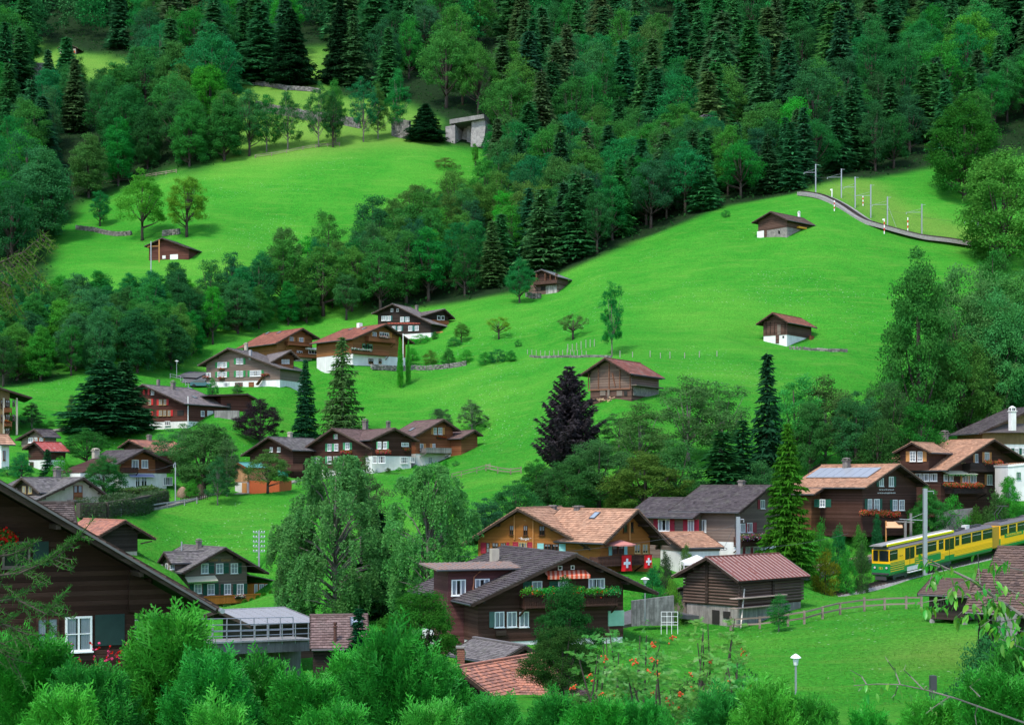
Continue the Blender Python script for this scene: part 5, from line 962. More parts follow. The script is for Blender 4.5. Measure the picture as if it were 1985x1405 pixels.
# ---------------------------------------------------------------- tunnel portal and retaining walls high on the slope
def facade(root, Z, pts, Y, yaw, depth, name, m, setback=0.0):
    th_ = R_(yaw); ex = Vector((math.cos(th_), math.sin(th_), 0)); ey = Vector((-math.sin(th_), math.cos(th_), 0)); O = P(*Z(*pts[0]), Y) + ey * setback; n = -ey
    out = []
    for p in pts:
        d = ray(*Z(*p)); out.append(d * (n.dot(O) / n.dot(d)))
    b = MB(); b.prism(out, ey * depth); return b.build(name, m, root), out
tp = empty('tunnel_portal', P(*ZB(720, 785), 468), 'grey stone railway gallery with a dark opening above the upper meadow', 'tunnel portal')
ST2 = stone('portal_stone', (.42, .40, .38), (.27, .255, .25), 1.2)
facade(tp, ZB, [(628, 690), (680, 682), (680, 800), (630, 800)], 466, -15, 9, 'pillar', ST2)
facade(tp, ZB, [(650, 652), (838, 622), (838, 645), (650, 676)], 465.5, -15, 12, 'lintel', CONC)
facade(tp, ZB, [(745, 660), (775, 655), (775, 800), (745, 800)], 470, -15, 7, 'inner_wall', ST2)
facade(tp, ZB, [(772, 634), (838, 624), (846, 690), (840, 752), (820, 800), (765, 800)], 465, -15, 10, 'wing_wall', ST2)
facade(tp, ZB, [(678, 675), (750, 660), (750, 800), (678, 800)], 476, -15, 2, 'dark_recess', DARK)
facade(tp, ZB, [(740, 665), (776, 650), (776, 800), (700, 800)], 472, -15, 2, 'rear_wall', ST2)
for q in ((466, 628, 735),): ANCH.append((*P(*ZB(720, 788), 466), 9.0))

# ---------------------------------------------------------------- the ground: one sheet, fitted to the feet of the houses
phi = R_(43); T = Vector((math.cos(phi), math.sin(phi), 0)); S = Vector((math.sin(phi), -math.cos(phi), 0)); o0 = P(*ZO(648, 682), 171)
def on_side(x, y): 
    d = ray(*ZO(x, y)); t_ = S.dot(o0) / S.dot(d); h = d * t_ - o0; return h.dot(T), h.z
e_ = on_side(1690, 432); GRAD = e_[1] / e_[0]; T3 = (T + UP * GRAD).normalized(); KL = math.sqrt(1 + GRAD * GRAD)
def TP(s, w, h): return o0 + T * s + UP * (GRAD * s) - S * w + UP * h          # s along, w inward from the visible side, h up
for _s in range(-12, 37, 5):
    for _w, _h in ((-6, -2.0), (-2.2, -1.15), (1.2, -1.62), (4.0, -1.4), (7, -.9)): ANCH.append((*TP(_s, _w, _h), 3.2))
seal_anchors()
def inpoly(px, py, poly):
    c = np.zeros(px.shape, bool); n = len(poly)
    for i in range(n):
        x1, y1 = poly[i]; x2, y2 = poly[(i + 1) % n]
        if y1 == y2: continue
        c ^= ((py < y1) != (py < y2)) & (px < (x2 - x1) * (py - y1) / (y2 - y1) + x1)
    return c
MEADOW = [[(-400, 760), (0, 750), (130, 735), (-10, 600), (0, 540), (700, 560), (700, 610), (880, 588), (1000, 566), (1200, 482), (1400, 402), (1560, 372), (1600, 355), (1700, 345), (1815, 325), (2400, 250), (2400, 3000), (-400, 3000)],
          [(100, 520), (105, 460), (150, 400), (330, 335), (560, 300), (780, 273), (960, 290), (970, 345), (900, 365), (780, 420), (640, 490), (560, 520), (400, 560), (100, 560)]]
DRYP = [[(430, 150), (620, 182), (790, 200), (860, 235), (860, 285), (700, 290), (420, 325), (470, 240)], [(55, 85), (270, 120), (260, 160), (50, 150)],
        [(1560, 372), (1625, 385), (1700, 440), (1870, 474), (1985, 480), (1985, 440), (1880, 445), (1760, 400), (1700, 350), (1640, 345)], [(590, 90), (640, 90), (640, 190), (500, 180)],
        [(1700, 1235), (1985, 1225), (1985, 1300), (1750, 1290)]]
xs = np.unique(np.concatenate([np.arange(-420, -250, 17), np.arange(-250, 250, 2.4), np.arange(250, 421, 17)])); ys = np.concatenate([np.arange(-60, 60, 6), np.arange(60, 420, 1.6), np.arange(420, 760, 5), np.arange(760, 961, 25)])
gx_, gy_ = np.meshgrid(xs, ys); gz_ = ground(gx_, gy_)
nv = gx_.size; nx_ = len(xs); idx = np.arange(nv).reshape(gx_.shape)
fq = np.stack([idx[:-1, :-1], idx[:-1, 1:], idx[1:, 1:], idx[1:, :-1]], -1).reshape(-1, 4)
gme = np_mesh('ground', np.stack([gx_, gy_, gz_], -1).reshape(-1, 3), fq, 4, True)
Yq = np.maximum(gy_, 1); vpx = CX + F * gx_ / Yq; vpy = HZ - F * gz_ / Yq
mead = np.zeros(gx_.shape, bool)
for pl_ in MEADOW: mead |= inpoly(vpx, vpy, pl_)
dry = np.zeros(gx_.shape, bool)
for pl_ in DRYP: dry |= inpoly(vpx, vpy, pl_)
mead |= dry
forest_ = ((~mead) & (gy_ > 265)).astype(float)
def blur(a, k=2):
    for _ in range(k):
        p_ = np.pad(a, 1, mode='edge'); a = (p_[:-2, 1:-1] + p_[2:, 1:-1] + p_[1:-1, :-2] + p_[1:-1, 2:] + 2 * a) / 6
    return a
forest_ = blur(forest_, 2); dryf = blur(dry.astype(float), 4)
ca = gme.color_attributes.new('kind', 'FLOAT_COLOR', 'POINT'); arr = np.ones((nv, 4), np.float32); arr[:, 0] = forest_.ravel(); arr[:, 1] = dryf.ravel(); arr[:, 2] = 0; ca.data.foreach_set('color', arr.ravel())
t = NT('meadow_grass'); v = t.coord(); at = t.n('ShaderNodeVertexColor', layer_name='kind'); sp = t.n('ShaderNodeSeparateColor'); t.l(at.outputs[0], sp.inputs[0])
a = t.noise(0.018, 4, v, .6); b_ = t.noise(0.35, 5, v, .7); c_ = t.noise(3.2, 4, v, .75); band = t.noise(0.05, 3, t.mapping(v, (.4, 1.6, 1)), .6); fine = t.noise(9, 3, v, .8)
grass = t.ramp(t.math('ADD', t.math('MULTIPLY', a, .5), t.math('MULTIPLY', band, .5)), [(.34, (.022, .20, .014)), (.5, (.040, .245, .02)), (.66, (.088, .30, .03))])
grass = t.mix(t.ramp(b_, [(.45, (0,) * 3), (.75, (.35,) * 3)]), grass, (.10, .29, .03))
tuft = t.ramp(t.math('ADD', t.math('MULTIPLY', c_, .6), t.math('MULTIPLY', fine, .4)), [(.36, (.48,) * 3), (.5, (1,) * 3), (.64, (1.5,) * 3)])
grass = t.mix(1.0, grass, tuft, 'MULTIPLY')
terr = t.noise(.9, 4, t.mapping(v, (.10, .5, 1.6)), .7)
grass = t.mix(t.ramp(terr, [(.52, (0,) * 3), (.66, (.4,) * 3)]), grass, (.12, .27, .04)); bare = t.noise(.22, 6, v, .75); grass = t.mix(t.ramp(bare, [(.68, (0,) * 3), (.74, (.6,) * 3)]), grass, (.16, .14, .06))
fl = t.n('ShaderNodeTexVoronoi'); fl.inputs['Scale'].default_value = 1.1; t.l(v, fl.inputs['Vector'])
flm = t.math('MULTIPLY', t.math('LESS_THAN', fl.outputs['Distance'], .13), t.math('GREATER_THAN', t.noise(.04, 3, v), .56))
grass = t.mix(t.math('MULTIPLY', flm, .35), grass, (.55, .6, .5))
dcol = t.mix(1.0, t.mix(b_, (.17, .24, .045), (.25, .29, .07)), tuft, 'MULTIPLY'); grass = t.mix(t.math('MULTIPLY', sp.outputs[1], .42), grass, dcol)
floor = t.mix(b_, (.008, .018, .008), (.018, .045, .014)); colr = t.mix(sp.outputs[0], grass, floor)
t.principled(colr, .95, t.bump(t.math('ADD', c_, t.math('MULTIPLY', fine, .6)), .9, .25), .05); GRASSM = t.m
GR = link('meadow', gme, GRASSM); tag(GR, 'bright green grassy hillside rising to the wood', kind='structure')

# ---------------------------------------------------------------- strips laid on the ground
def drape(pts, w, name, m, lift=.05, step=1.2, label=None, kind='structure', hitp=True, crown=0.0, side=0.0, skirt=.4, parent=None):
    """pts: photograph pixels of the centre line on the ground"""
    c = [hit(*p) if hitp else Vector(p) for p in pts]; q = [c[0]]
    for a, b in zip(c, c[1:]):
        k = max(1, int((b - a).length / step)); q += [a.lerp(b, i / k) for i in range(1, k + 1)]
    for _ in range(6): q = [q[0]] + [(q[i - 1] + q[i] * 2 + q[i + 1]) / 4 for i in range(1, len(q) - 1)] + [q[-1]]
    mb = MB(); rows = []
    for i, p in enumerate(q):
        d = (q[min(i + 1, len(q) - 1)] - q[max(i - 1, 0)]); d.z = 0; d.normalize(); nrm = Vector((d.y, -d.x, 0)); r = []
        zc = H(p.x, p.y); o_ = p + nrm * side
        zz = max(H(o_.x + nrm.x * w / 2, o_.y + nrm.y * w / 2), H(o_.x - nrm.x * w / 2, o_.y - nrm.y * w / 2), H(o_.x, o_.y))
        for k, (s_, dz) in enumerate(((-.5, -skirt), (-.5, 0), (0, crown), (.5, 0), (.5, -skirt))):
            e = o_ + nrm * (w * s_); z = lerp(H(e.x, e.y), zz, .7) + lift + dz; r.append((e.x, e.y, z))
        rows.append(r)
    for a, b in zip(rows, rows[1:]):
        for k in range(4): mb.quad(a[k], a[k + 1], b[k + 1], b[k])
    o = mb.build(name, m, parent); tag(o, label, kind=kind); return o, q, rows
ASPH = plaster('road_asphalt', (.14, .14, .145), .2); GRAV = stone('ballast', (.40, .38, .37), (.27, .26, .25), 5.0); PATHM = plaster('gravel_path', (.30, .28, .25), .25)
drape([(1470, 1127), (1560, 1112), (1640, 1098), (1700, 1085)], 2.4, 'road', ASPH, label='narrow grey lane passing behind the log barn')
drape([(360, 735), (392, 722), (372, 745)], 4.5, 'road', ASPH, label='pale driveway beside the green shuttered chalet')
drape([(160, 1003), (260, 985), (400, 962), (470, 955), (560, 938), (640, 925), (720, 912), (830, 902)], 1.5, 'path', PATHM, label='narrow path climbing along the fence to the middle row of chalets')
drape([(1150, 1215), (1220, 1203), (1290, 1195), (1330, 1200)], 4.0, 'road', ASPH, label='village street behind the dark brown chalet')
drape([(90, 838), (150, 828), (230, 818), (290, 815)], 1.6, 'path', PATHM, label='path on the meadow left of the red shuttered chalet')
# rack railway on the upper meadow
bal, q, rows = drape([(1556, 377), (1585, 381), (1612, 389), (1640, 404), (1665, 421), (1690, 437), (1725, 449), (1770, 460), (1820, 469), (1880, 478), (1960, 486)], 3.9, 'railway_ballast', GRAV, .25, label='grey ballast bed of the upper railway', skirt=.9)
SLP = wood('sleepers', (.10, .08, .065), .3); RAILM = paint('rail_steel', (.06, .045, .04), .4, .2, .5, .6)
rt = empty('railway_track', q[0], 'rack railway track curving down over the upper meadow', 'railway track')
mr = [MB(), MB(), MB()]
cl = [Vector(r[2]) for r in rows]
for i in range(len(cl) - 1):
    d = (cl[i + 1] - cl[i]); d.z = 0; d.normalize(); nr = Vector((d.y, -d.x, 0))
    for k, o_ in enumerate((-.5, 0, .5)): mr[k].bar(cl[i] + nr * o_ + UP * .2, cl[i + 1] + nr * o_ + UP * .2, .09 if k != 1 else .14, .14)
for k in range(3): mr[k].build('rail' if k != 1 else 'rack', RAILM, rt)
L_ = 0; mb = MB()
for i in range(len(cl) - 1):
    d = (cl[i + 1] - cl[i]); n_ = max(1, round(d.length / .7))
    for k in range(n_):
        c = cl[i] + d * (k / n_); dd = d.normalized(); nr = Vector((dd.y, -dd.x, 0)).normalized(); mb.box(c + UP * .08, nr, dd, nr.cross(dd), 1.6, .22, .14)
tag(mb.build('sleepers', SLP, rt), kind='stuff')

# ---------------------------------------------------------------- railway masts, poles, lamps
def mast(name, label, foot, top, arm=None, Y=None, w=.24, group=None, cat='mast', m=STEEL, armdir=-1, Z=Z1):
    f = Z(*foot); tpx = Z(*top); c = P(f[0], f[1], Y) if Y else hit(*f); c.z = min(c.z, H(c.x, c.y)) if not Y else c.z
    h = P(tpx[0], tpx[1], c.y).z - c.z; r = empty(name, c, label, cat, group); b = MB(); b.box(c + UP * (h / 2 - .3), (1, 0, 0), (0, 1, 0), UP, w, w, h + .6); b.build('pole', m, r)
    if arm:
        for (ax, ay, L_) in arm:
            z = P(0, Z(0, ay)[1], c.y).z; x1 = P(Z(ax, 0)[0], 0, c.y).x
            b = MB(); b.bar((c.x, c.y - .15, z), (x1, c.y - .15, z - .05), .09, .09); b.bar((c.x, c.y - .15, z + L_), (x1 + (c.x - x1) * .15, c.y - .15, z + .05), .04)
            b.tube([(x1, c.y - .15, z - .1), (x1, c.y - .15, z - .5)], [.07, .07], 6); b.build('arm', m, r)
    return r, c, h
gr = 'catenary masts of the upper railway'
MS = [((832, 1060), (832, 895), 768, 940, 'standing first where the upper railway leaves the wood'), ((972, 1078), (972, 920), 895, 966, 'second from the wood along the upper railway'), ((1047, 1132), (1047, 964), 985, 1020, 'third from the wood along the upper railway'), ((1132, 1186), (1132, 1006), 1045, 1066, 'fourth from the wood along the upper railway'), ((1223, 1245), (1223, 1072), 1140, 1115, 'fifth along the upper railway with a slanting stay'), ((1410, 1298), (1410, 1112), 1325, 1157, 'sixth along the upper railway on the dry bank'), ((1716, 1240), (1716, 1150), 1642, 1205, 'partly hidden by the trees at the right end of the upper railway')]
tops = []
for f_, t_, ax, ay, lb in MS:
    r, c, h = mast('catenary_mast', 'grey railway mast ' + lb, f_, t_, [(ax, ay, .9)], w=.26, group=gr, Z=ZC); b = MB(); b.bar((c.x, c.y, c.z + h - .15), (c.x + .9, c.y, c.z + h - .15), .07); b.build('bracket', STEEL, r); tops.append((c, P(ZC(ax, 0)[0], ZC(0, ay)[1], c.y)))
for i, (a, b) in enumerate(zip(tops, tops[1:])):
    m = MB(); p, q_ = a[1], b[1]; pts = [p.lerp(q_, k / 6) - UP * (.5 * (1 - (2 * k / 6 - 1) ** 2) + .1) for k in range(7)]; m.tube(pts, [.022] * 7, 4); tag(m.build('contact_wire', DSTEEL, None, loc=p), ['contact wire between the first and second mast by the wood', 'contact wire between the second and third mast', 'contact wire between the third and fourth mast', 'contact wire between the fourth and fifth mast', 'contact wire between the fifth and sixth mast', 'contact wire running from the sixth mast to the trees'][i], 'wire')
c = tops[4][0]; m = MB(); m.bar(c + UP * 6, (c.x + 2.4, c.y - .3, H(c.x + 2.4, c.y)), .05); tag(m.build('stay_wire', STEEL, None, loc=c), 'slanting stay of the fifth railway mast', 'stay')
RW = paint('signal_red', (.6, .03, .02), .6)
for k, (f_, t_) in enumerate((((934, 1150), (934, 1092)), ((1090, 1122), (1090, 1066)), ((1206, 1275), (1206, 1192)), ((1334, 1258), (1334, 1185)), ((921, 1075), (921, 1030)))):
    f = ZC(*f_); t_ = ZC(*t_); c = hit(*f); h = P(*t_, c.y).z - c.z; r = empty('snow_stake', c, ['red and white snow stake left of the ballast below the second mast', 'red and white snow stake on the bank between the third and fourth mast', 'red and white snow stake with a flag left of the fifth mast', 'red and white snow stake on the bank before the sixth mast', 'white snow stake beside the track near the wood'][k], 'snow stake', 'snow stakes along the upper railway')
    for i in range(5): b = MB(); b.lathe(c + UP * (h * i / 5), [(.13, 0), (.13, h / 5)], 6); b.build('band', RW if i % 2 and k != 4 else WHITE, r)
    if k in (2, 4): b = MB(); b.box(c + UP * (h - .2) + Vector((-.2, 0, 0)), (1, 0, 0), (0, 1, 0), UP, .5, .05, .35); b.build('flag', WHITE, r)
r, c, h = mast('catenary_mast', 'tall grey railway mast in front of the yellow train', (1016, 1300), (1016, 668), None, Y=168, w=.44, Z=ZL)
b = MB(); zt = P(0, ZL(0, 690)[1], 168).z; b.tube([(c.x, c.y, zt), (c.x + 1.0, c.y, zt), (c.x + 1.0, c.y, zt - .3)], [.06] * 3, 6); za = P(0, ZL(0, 915)[1], 168).z; xa = P(ZL(845, 0)[0], 0, 168).x; b.bar((c.x, c.y, za), (xa, c.y + 1.5, za + .1), .09); b.bar((c.x, c.y, za + .9), (xa + .9, c.y + 1, za + .1), .05); b.build('arm', STEEL, r)
r, c, h = mast('catenary_mast', 'thick grey mast in front of the chalet with crimson shutters', (1080, 1090), (1080, 708), None, Y=150, w=.4, Z=ZJ)
b = MB(); zt = P(0, ZJ(0, 732)[1], 150).z; b.tube([(c.x, c.y, zt), (c.x + .6, c.y, zt), (c.x + .6, c.y, zt - .3)], [.06] * 3, 6); b.build('arm', STEEL, r)
m = MB(); k = P(*ZJ(948, 1000), 149); m.tube([k + Vector((.25 * math.cos(a_ * .7) * 1.5, 0, .14 * math.sin(a_ * .7))) for a_ in range(10)], [.03] * 10, 5, False); m.bar(k, c + UP * 4.2, .02); tag(m.build('hanging_fitting', DSTEEL, None, loc=k), 'oval wire fitting hanging left of the thick grey mast', 'fitting')
# telephone pole on the left meadow
r, c, h = mast('telephone_pole', 'grey pole with rows of insulators on the meadow behind the taupe chalet', (1397, 545), (1397, 355), None, Y=189, w=.2, Z=ZG)
for i in range(5):
    zz = c.z + h - .3 - i * .62; b = MB(); b.bar((c.x - .75, c.y, zz), (c.x + .75, c.y, zz), .08); cb = b.build('crossarm', STEEL, r); b = MB()
    for xo in (-.7, -.35, .35, .7): b.lathe((c.x + xo, c.y, zz + .03), [(.07, 0), (.1, .12), (.04, .22)], 6)
    b.build('insulators', paint('porcelain', (.5, .55, .55), .3), cb)
mast('pole', 'thin grey pole left of the clipped hedge haystacks', (1350, 970), (1350, 660), [(1338, 672, .3)], Y=207, w=.14, Z=ZF, cat='pole')
mast('post', 'short dark pole on the meadow left of the taupe chalet roof', (980, 520), (980, 415), None, Y=186, w=.16, Z=ZG, cat='post')
mast('pole', 'grey double pole in front of the brown hut on the left meadow', (1162, 355), (1164, 70), None, Y=352, w=.2, Z=ZD, cat='pole'); mast('frame', 'yellowish timber pylon frame at the brown hut', (1225, 215), (1225, 60), [(1140, 110, .1)], Y=366, w=.25, Z=ZD, cat='pylon', m=OCHRE)
LAMPM = paint('lamp_white', (.7, .72, .7), .4)
def lamp(label, foot, top, Z, Y=None, wide=.5):
    r, c, h = mast('street_lamp', label, foot, top, None, Y=Y, w=.09, Z=Z, cat='street lamp', group='street lamps'); t_ = c + UP * h
    b = MB(); b.lathe(t_ - UP * .1, [(.1, -.35), (wide * .42, .0), (wide * .4, .02)], 10); b.build('shade', LAMPM, r); b = MB(); b.lathe(t_ - UP * .08, [(wide * .72, 0), (wide * .55, .08), (.03, .2)], 12); b.build('cap', WHITE, r); return r
lamp('white street lamp in front of the lawn at the bottom right', (1886, 1005), (1886, 745), ZT, Y=72, wide=.38)
lamp('white street lamp on the street beside the log barn, under the dark chalet eave', (1714, 1005), (1714, 705), ZI, Y=126, wide=.55)
lamp('street lamp by the driveway above the red shuttered chalet', (1360, 1120), (1360, 990), ZD, wide=.6); lamp('street lamp near the left edge of the big spruces', (606, 380), (606, 235), ZF, wide=.5)
mast('flagpole', 'white flagpole in front of the red shuttered chalet', (1447, 345), (1450, 150), None, Y=258, w=.12, Z=ZF, cat='flagpole', m=WHITE); mast('flagpole', 'red and white banner pole beside the two columnar thujas', (1427, 490), (1425, 320), None, Y=295, w=.14, Z=ZE, cat='flagpole', m=WHITE)
for lb, f_, t_ in (('short grey bollard at the far edge of the bottom right lawn', (1515, 775), (1515, 716)), ('thin white post behind the bottom right lawn hedge', (1385, 0), (1385, 0)))[:1]: mast('bollard', lb, f_, t_, None, Y=66, w=.28, Z=ZK, cat='bollard', m=DSTEEL)
# ---------------------------------------------------------------- fences
def fence(label, pts, Z, sp=2.4, h=1.0, rails=2, m=None, pw=.12, name='fence', cat='fence', rh=.1, Y=None, skip=0):
    m = m or W_FEN; c = [hit(*Z(*p)) for p in pts]; q = [c[0]]
    for a, b in zip(c, c[1:]):
        k = max(1, round((b - a).length / sp)); q += [a.lerp(b, i / k) for i in range(1, k + 1)]
    for p in q: p.z = H(p.x, p.y)
    r = empty(name, q[0], label, cat)
    for i, p in enumerate(q): b = MB(); hh = h * random.uniform(.92, 1.12); b.box(p + UP * (hh / 2 - .1), (1, 0, random.uniform(-.05, .05)), (0, 1, 0), UP, pw, pw, hh + .2); b.build('post', m, r)
    for a, b_ in zip(q, q[1:]):
        for k in range(rails):
            z = h * (.88 - .45 * k); b = MB(); b.bar(a + UP * z, b_ + UP * (z + random.uniform(-.04, .04)), rh * .5, rh); b.build('rail', m, r)
    return r
W_FEN = wood('weathered_fence', (.20, .155, .125), .3, False, .3)
fence('weathered two rail fence across the lawn from the log barn to the hut', [(470, 487), (620, 478), (765, 462), (850, 450), (1035, 402), (1160, 385), (1265, 377), (1376, 372), (1455, 370)], ZK, 2.9, 1.25, 2, rh=.15, pw=.2)
fence('grey rail fence along the path below the clipped hedge', [(670, 1100), (820, 1085), (930, 1068), (1050, 1048), (1165, 1028), (1285, 1010), (1420, 990), (1515, 975)], ZF, 3.2, .85, 1, rh=.2, pw=.16, m=paint('grey_wood', (.25, .24, .25), .8))
fence('picket fence beside the haystacks', [(1390, 972), (1450, 960), (1520, 950), (1598, 945)], ZF, .32, .75, 1, pw=.09, rh=.06, m=DWOOD)
fence('light rail fence beside the middle row garden', [(1740, 1255), (1800, 1240), (1900, 1215), (1985, 1190)], ZE, 2.0, 1.0, 2, pw=.1)
fence('rail fence on the meadow slope right of the middle row', [(942, 912), (965, 917), (990, 920), (1010, 918)], Z1, 2.5, 1.0, 2, rh=.14, pw=.16)
fence('thin post fence across the meadow above the lowest barn', [(430, 832), (490, 838), (610, 842), (700, 835), (770, 845), (830, 846)], ZM, 2.0, 1.1, 0, pw=.13, m=paint('pale_post', (.25, .24, .21)))
fence('row of posts running uphill beside the lone ash', [(705, 818), (735, 812), (765, 803), (795, 795), (828, 787), (857, 782), (885, 778)], ZM, 3, 1.5, 0, pw=.14, m=paint('pale_post', (.25, .24, .21)))
fence('row of grey posts across the meadow right of the lone ash', [(1060, 850), (1145, 852), (1265, 850), (1335, 858), (1400, 858), (1500, 858), (1600, 852), (1720, 845)], ZM, 5, 1.1, 0, pw=.14, m=paint('pale_post', (.25, .24, .21)))
fence('rail fence along the wood above the upper meadow', [(1390, 862), (1480, 850), (1560, 835), (1650, 818), (1720, 805), (1850, 795)], ZA, 4, 1.1, 2, rh=.16, pw=.2)
fence('rail fence under the dark trees at the left of the upper meadow', [(480, 1022), (560, 1005), (640, 992), (700, 985), (850, 960), (960, 942)], ZA, 4, 1.1, 2, rh=.16, pw=.2)
fence('white rail fence on the terrace high in the wood', [(1215, 450), (1300, 455), (1380, 468), (1480, 478), (1560, 500)], ZA, 4, 1.2, 2, rh=.14, pw=.16, m=CONC)
fence('grey pipe railing by the driveway above the red shuttered chalet', [(330, 733), (350, 738), (365, 752)], Z1, 2.0, 1.0, 2, m=STEEL, pw=.08, rh=.06)
fence('low plank fence along the lane left of the yellow train', [(140, 1325), (220, 1310), (350, 1285), (540, 1250), (600, 1240)], ZL, 2.6, .9, 2, m=wood('pale_fence', (.35, .28, .22), .3), pw=.14, rh=.25)
fence('old plank fence above the train beside the leafy tree', [(1180, 880), (1290, 865), (1385, 850)], ZL, 1.2, 1.1, 2, m=W_GREY, pw=.12, rh=.3)
# bridge of the lower railway with railings
b0 = P(*ZV(640, 1270), 96); b1 = P(*ZV(1875, 1225), 103); dd = (b1 - b0).normalized(); nn_ = Vector((dd.y, -dd.x, 0)).normalized()
br = empty('railway_bridge', b0, 'grey concrete railway bridge with pipe railings left of the tiled outbuilding', 'bridge'); e0 = b0 - dd * 7; e1 = b1 + dd * 1
m = MB(); m.bar(e0 - UP * .45 - nn_ * -1.6 * -1, e1 - UP * .45 - nn_ * 1.6, 3.2, .8); m.build('deck', CONC, br); m = MB(); m.bar(e0 - UP * .02, e1 - UP * .02, .35, .12); m.build('edge_beam', plaster('pale_concrete', (.5, .49, .47)), br)
m = MB(); m.box((e0 + e1) / 2 - UP * 5.6 - nn_ * 2.4, dd, nn_, UP, (e1 - e0).length, .5, 9.6); m.build('abutment', CONC, br)
n_ = 14
for sgn, hh, off in ((0, 1.15, 0), (1, 1.35, -3.0)):
    for i in range(n_ + 1): p = e0.lerp(e1, i / n_) + nn_ * off; m = MB(); m.bar(p - UP * .3, p + UP * hh, .07, .07, up=(0, 1, 0)); m.build('railing_post', STEEL, br)
    for z in (hh, hh * .66, hh * .33): m = MB(); m.tube([e0 + nn_ * off + UP * z, e1 + nn_ * off + UP * z], [.032, .032], 6); m.build('railing_pipe', STEEL, br)
# garden walls
def stonewall(label, pts, Z, h=1.0, th=.5, m=None, sp=.45, name='stone_wall'):
    c = [hit(*Z(*p)) for p in pts]; r = empty(name, c[0], label, 'stone wall'); mb = MB(); q = []
    for a, b in zip(c, c[1:]):
        k = max(1, round((b - a).length / sp))
        for i in range(k):
            p = a.lerp(b, i / k); p.z = H(p.x, p.y); d = (b - a); d.z = 0; d.normalize(); nr = Vector((-d.y, d.x, 0)); L = max(1, round(h / (sp * .6)))
            for j in range(L):
                mb.box(p + d * random.uniform(-.1, .1) + UP * (h * (j + .5) / L - .15 + random.uniform(-.04, .04)) + nr * random.uniform(-.06, .06), (d + nr * random.uniform(-.15, .15)).normalized(), nr, UP, sp * random.uniform(.7, 1.05), th, h / L * random.uniform(.8, 1.05))
    tag(mb.build('stones', m or STW, r), kind='stuff'); return r
STW = tiles('loose_stones', (.22, .205, .19), (.10, .095, .09), (.06, .09, .04), .6)
stonewall('dry stone wall below the rock garden', [(1230, 548), (1370, 555), (1500, 550), (1640, 548), (1840, 520)], ZE, 1.1); stonewall('low dry stone wall crossing the left upper meadow', [(420, 1250), (520, 1262), (640, 1285), (720, 1280)], ZA, 1.3, .8, sp=.6); stonewall('piece of dry stone wall beneath the spreading tree on the left upper meadow', [(890, 1285), (985, 1275)], ZA, 1.6, .8, sp=.6)
stonewall('long retaining wall behind the row of trees above the upper meadow', [(1400, 600), (1540, 628), (1640, 650), (1790, 665), (1967, 700)], ZA, 3.2, 1.0, sp=.7); stonewall('retaining wall left of the stone gallery', [(345, 740), (390, 752), (440, 760)], ZB, 6, 1.2, sp=.8); stonewall('stone wall below the stone gallery', [(790, 800), (850, 812), (905, 825)], ZB, 3, 1.2, sp=.8)
stonewall('stone wall below the grassy ledge at the top left', [(110, 425), (180, 440), (265, 440)], ZA, 7, 1.2, sp=1.0); stonewall('rubble edge of the wall on the terrace high in the wood', [(1400, 462), (1560, 490), (1690, 498), (1750, 508)], ZA, 1.6, 1.0, sp=.8)
stonewall('stone edging below the barn with whitewashed base', [(465, 1150), (560, 1155), (700, 1165), (810, 1168)], ZN, .7, .5, sp=.6); stonewall('line of stones under the post fence above the lowest barn', [(450, 848), (600, 852), (770, 852), (900, 848), (1010, 852)], ZM, .5, .5, sp=.5)
stonewall('stone footing in front of the small tilted roof barn', [(430, 440), (480, 452), (530, 448)], ZM, 1.3, .8, sp=.6)
o_, a_, n_f, f_ = BARN.frame_of('f'); c0 = P(*ZI(1600, 1000), 131); c1 = P(*ZI(1960, 990), 133)
wl = empty('retaining_wall', c0, 'pale concrete retaining wall behind the street lamp, right of the dark chalet', 'wall'); m = MB(); m.prism([c0 - UP * 1.2, c1 - UP * 1.2, c1 + UP * 1.5, c0 + UP * 1.1], Vector((0, .5, 0))); m.build('panel', plaster('stained_concrete', (.33, .32, .30), .4, 1.5), wl)
c0 = P(*ZF(1650, 345), 262); c1 = P(*ZF(1840, 345), 262); wl = empty('garden_wall', c0, 'grey garden wall below the flat roofed shed', 'wall'); m = MB(); m.prism([c0 - UP * 2, c1 - UP * 2, c1 + UP * 2.0, c0 + UP * 2.0], Vector((0, .5, 0))); m.build('panel', CONC, wl)
c0 = P(*ZL(1105, 990), 190); c1 = P(*ZL(1390, 960), 193); wl = empty('garden_wall', c0, 'low grey garden wall behind the yellow train', 'wall'); m = MB(); m.prism([c0 - UP * 2, c1 - UP * 2, c1 + UP * 2.4, c0 + UP * 2.4], Vector((0, .4, 0))); m.build('panel', CONC, wl)

# ---------------------------------------------------------------- the yellow and green train
TY = paint('train_yellow', (.95, .50, .008), .35, .04, .5); TG = paint('train_green', (.012, .22, .045), .35, .06, .5); TGR = paint('train_roof_grey', (.13, .12, .13), .6, .15); TLG = paint('train_light_grey', (.55, .55, .55), .5); BLK = paint('rubber_black', (.01, .01, .01), .6)
TGL = paint('train_window_glass', (.018, .02, .018), .08, .3, .8)
trn = empty('train', o0 - UP * .9, 'yellow and green two car rack railway train climbing to the right', 'train')
WID = 2.5; HB = (lambda q: q[1] - GRAD * q[0])(on_side(660, 438)); HG = HB * .40
def sect(s0, s1, poly, name, m, par, slant=0.0):
    b = MB(); k = len(poly); a = [TP(s0 + slant * (h / HB if h > 0 else 0), w, h) for w, h in poly]; c = [TP(s1, w, h) for w, h in poly]
    b.add(a + c, [tuple(range(k)), tuple(range(k, 2 * k))[::-1]] + [(i, k + i, k + (i + 1) % k, (i + 1) % k) for i in range(k)]); return b.build(name, m, par)
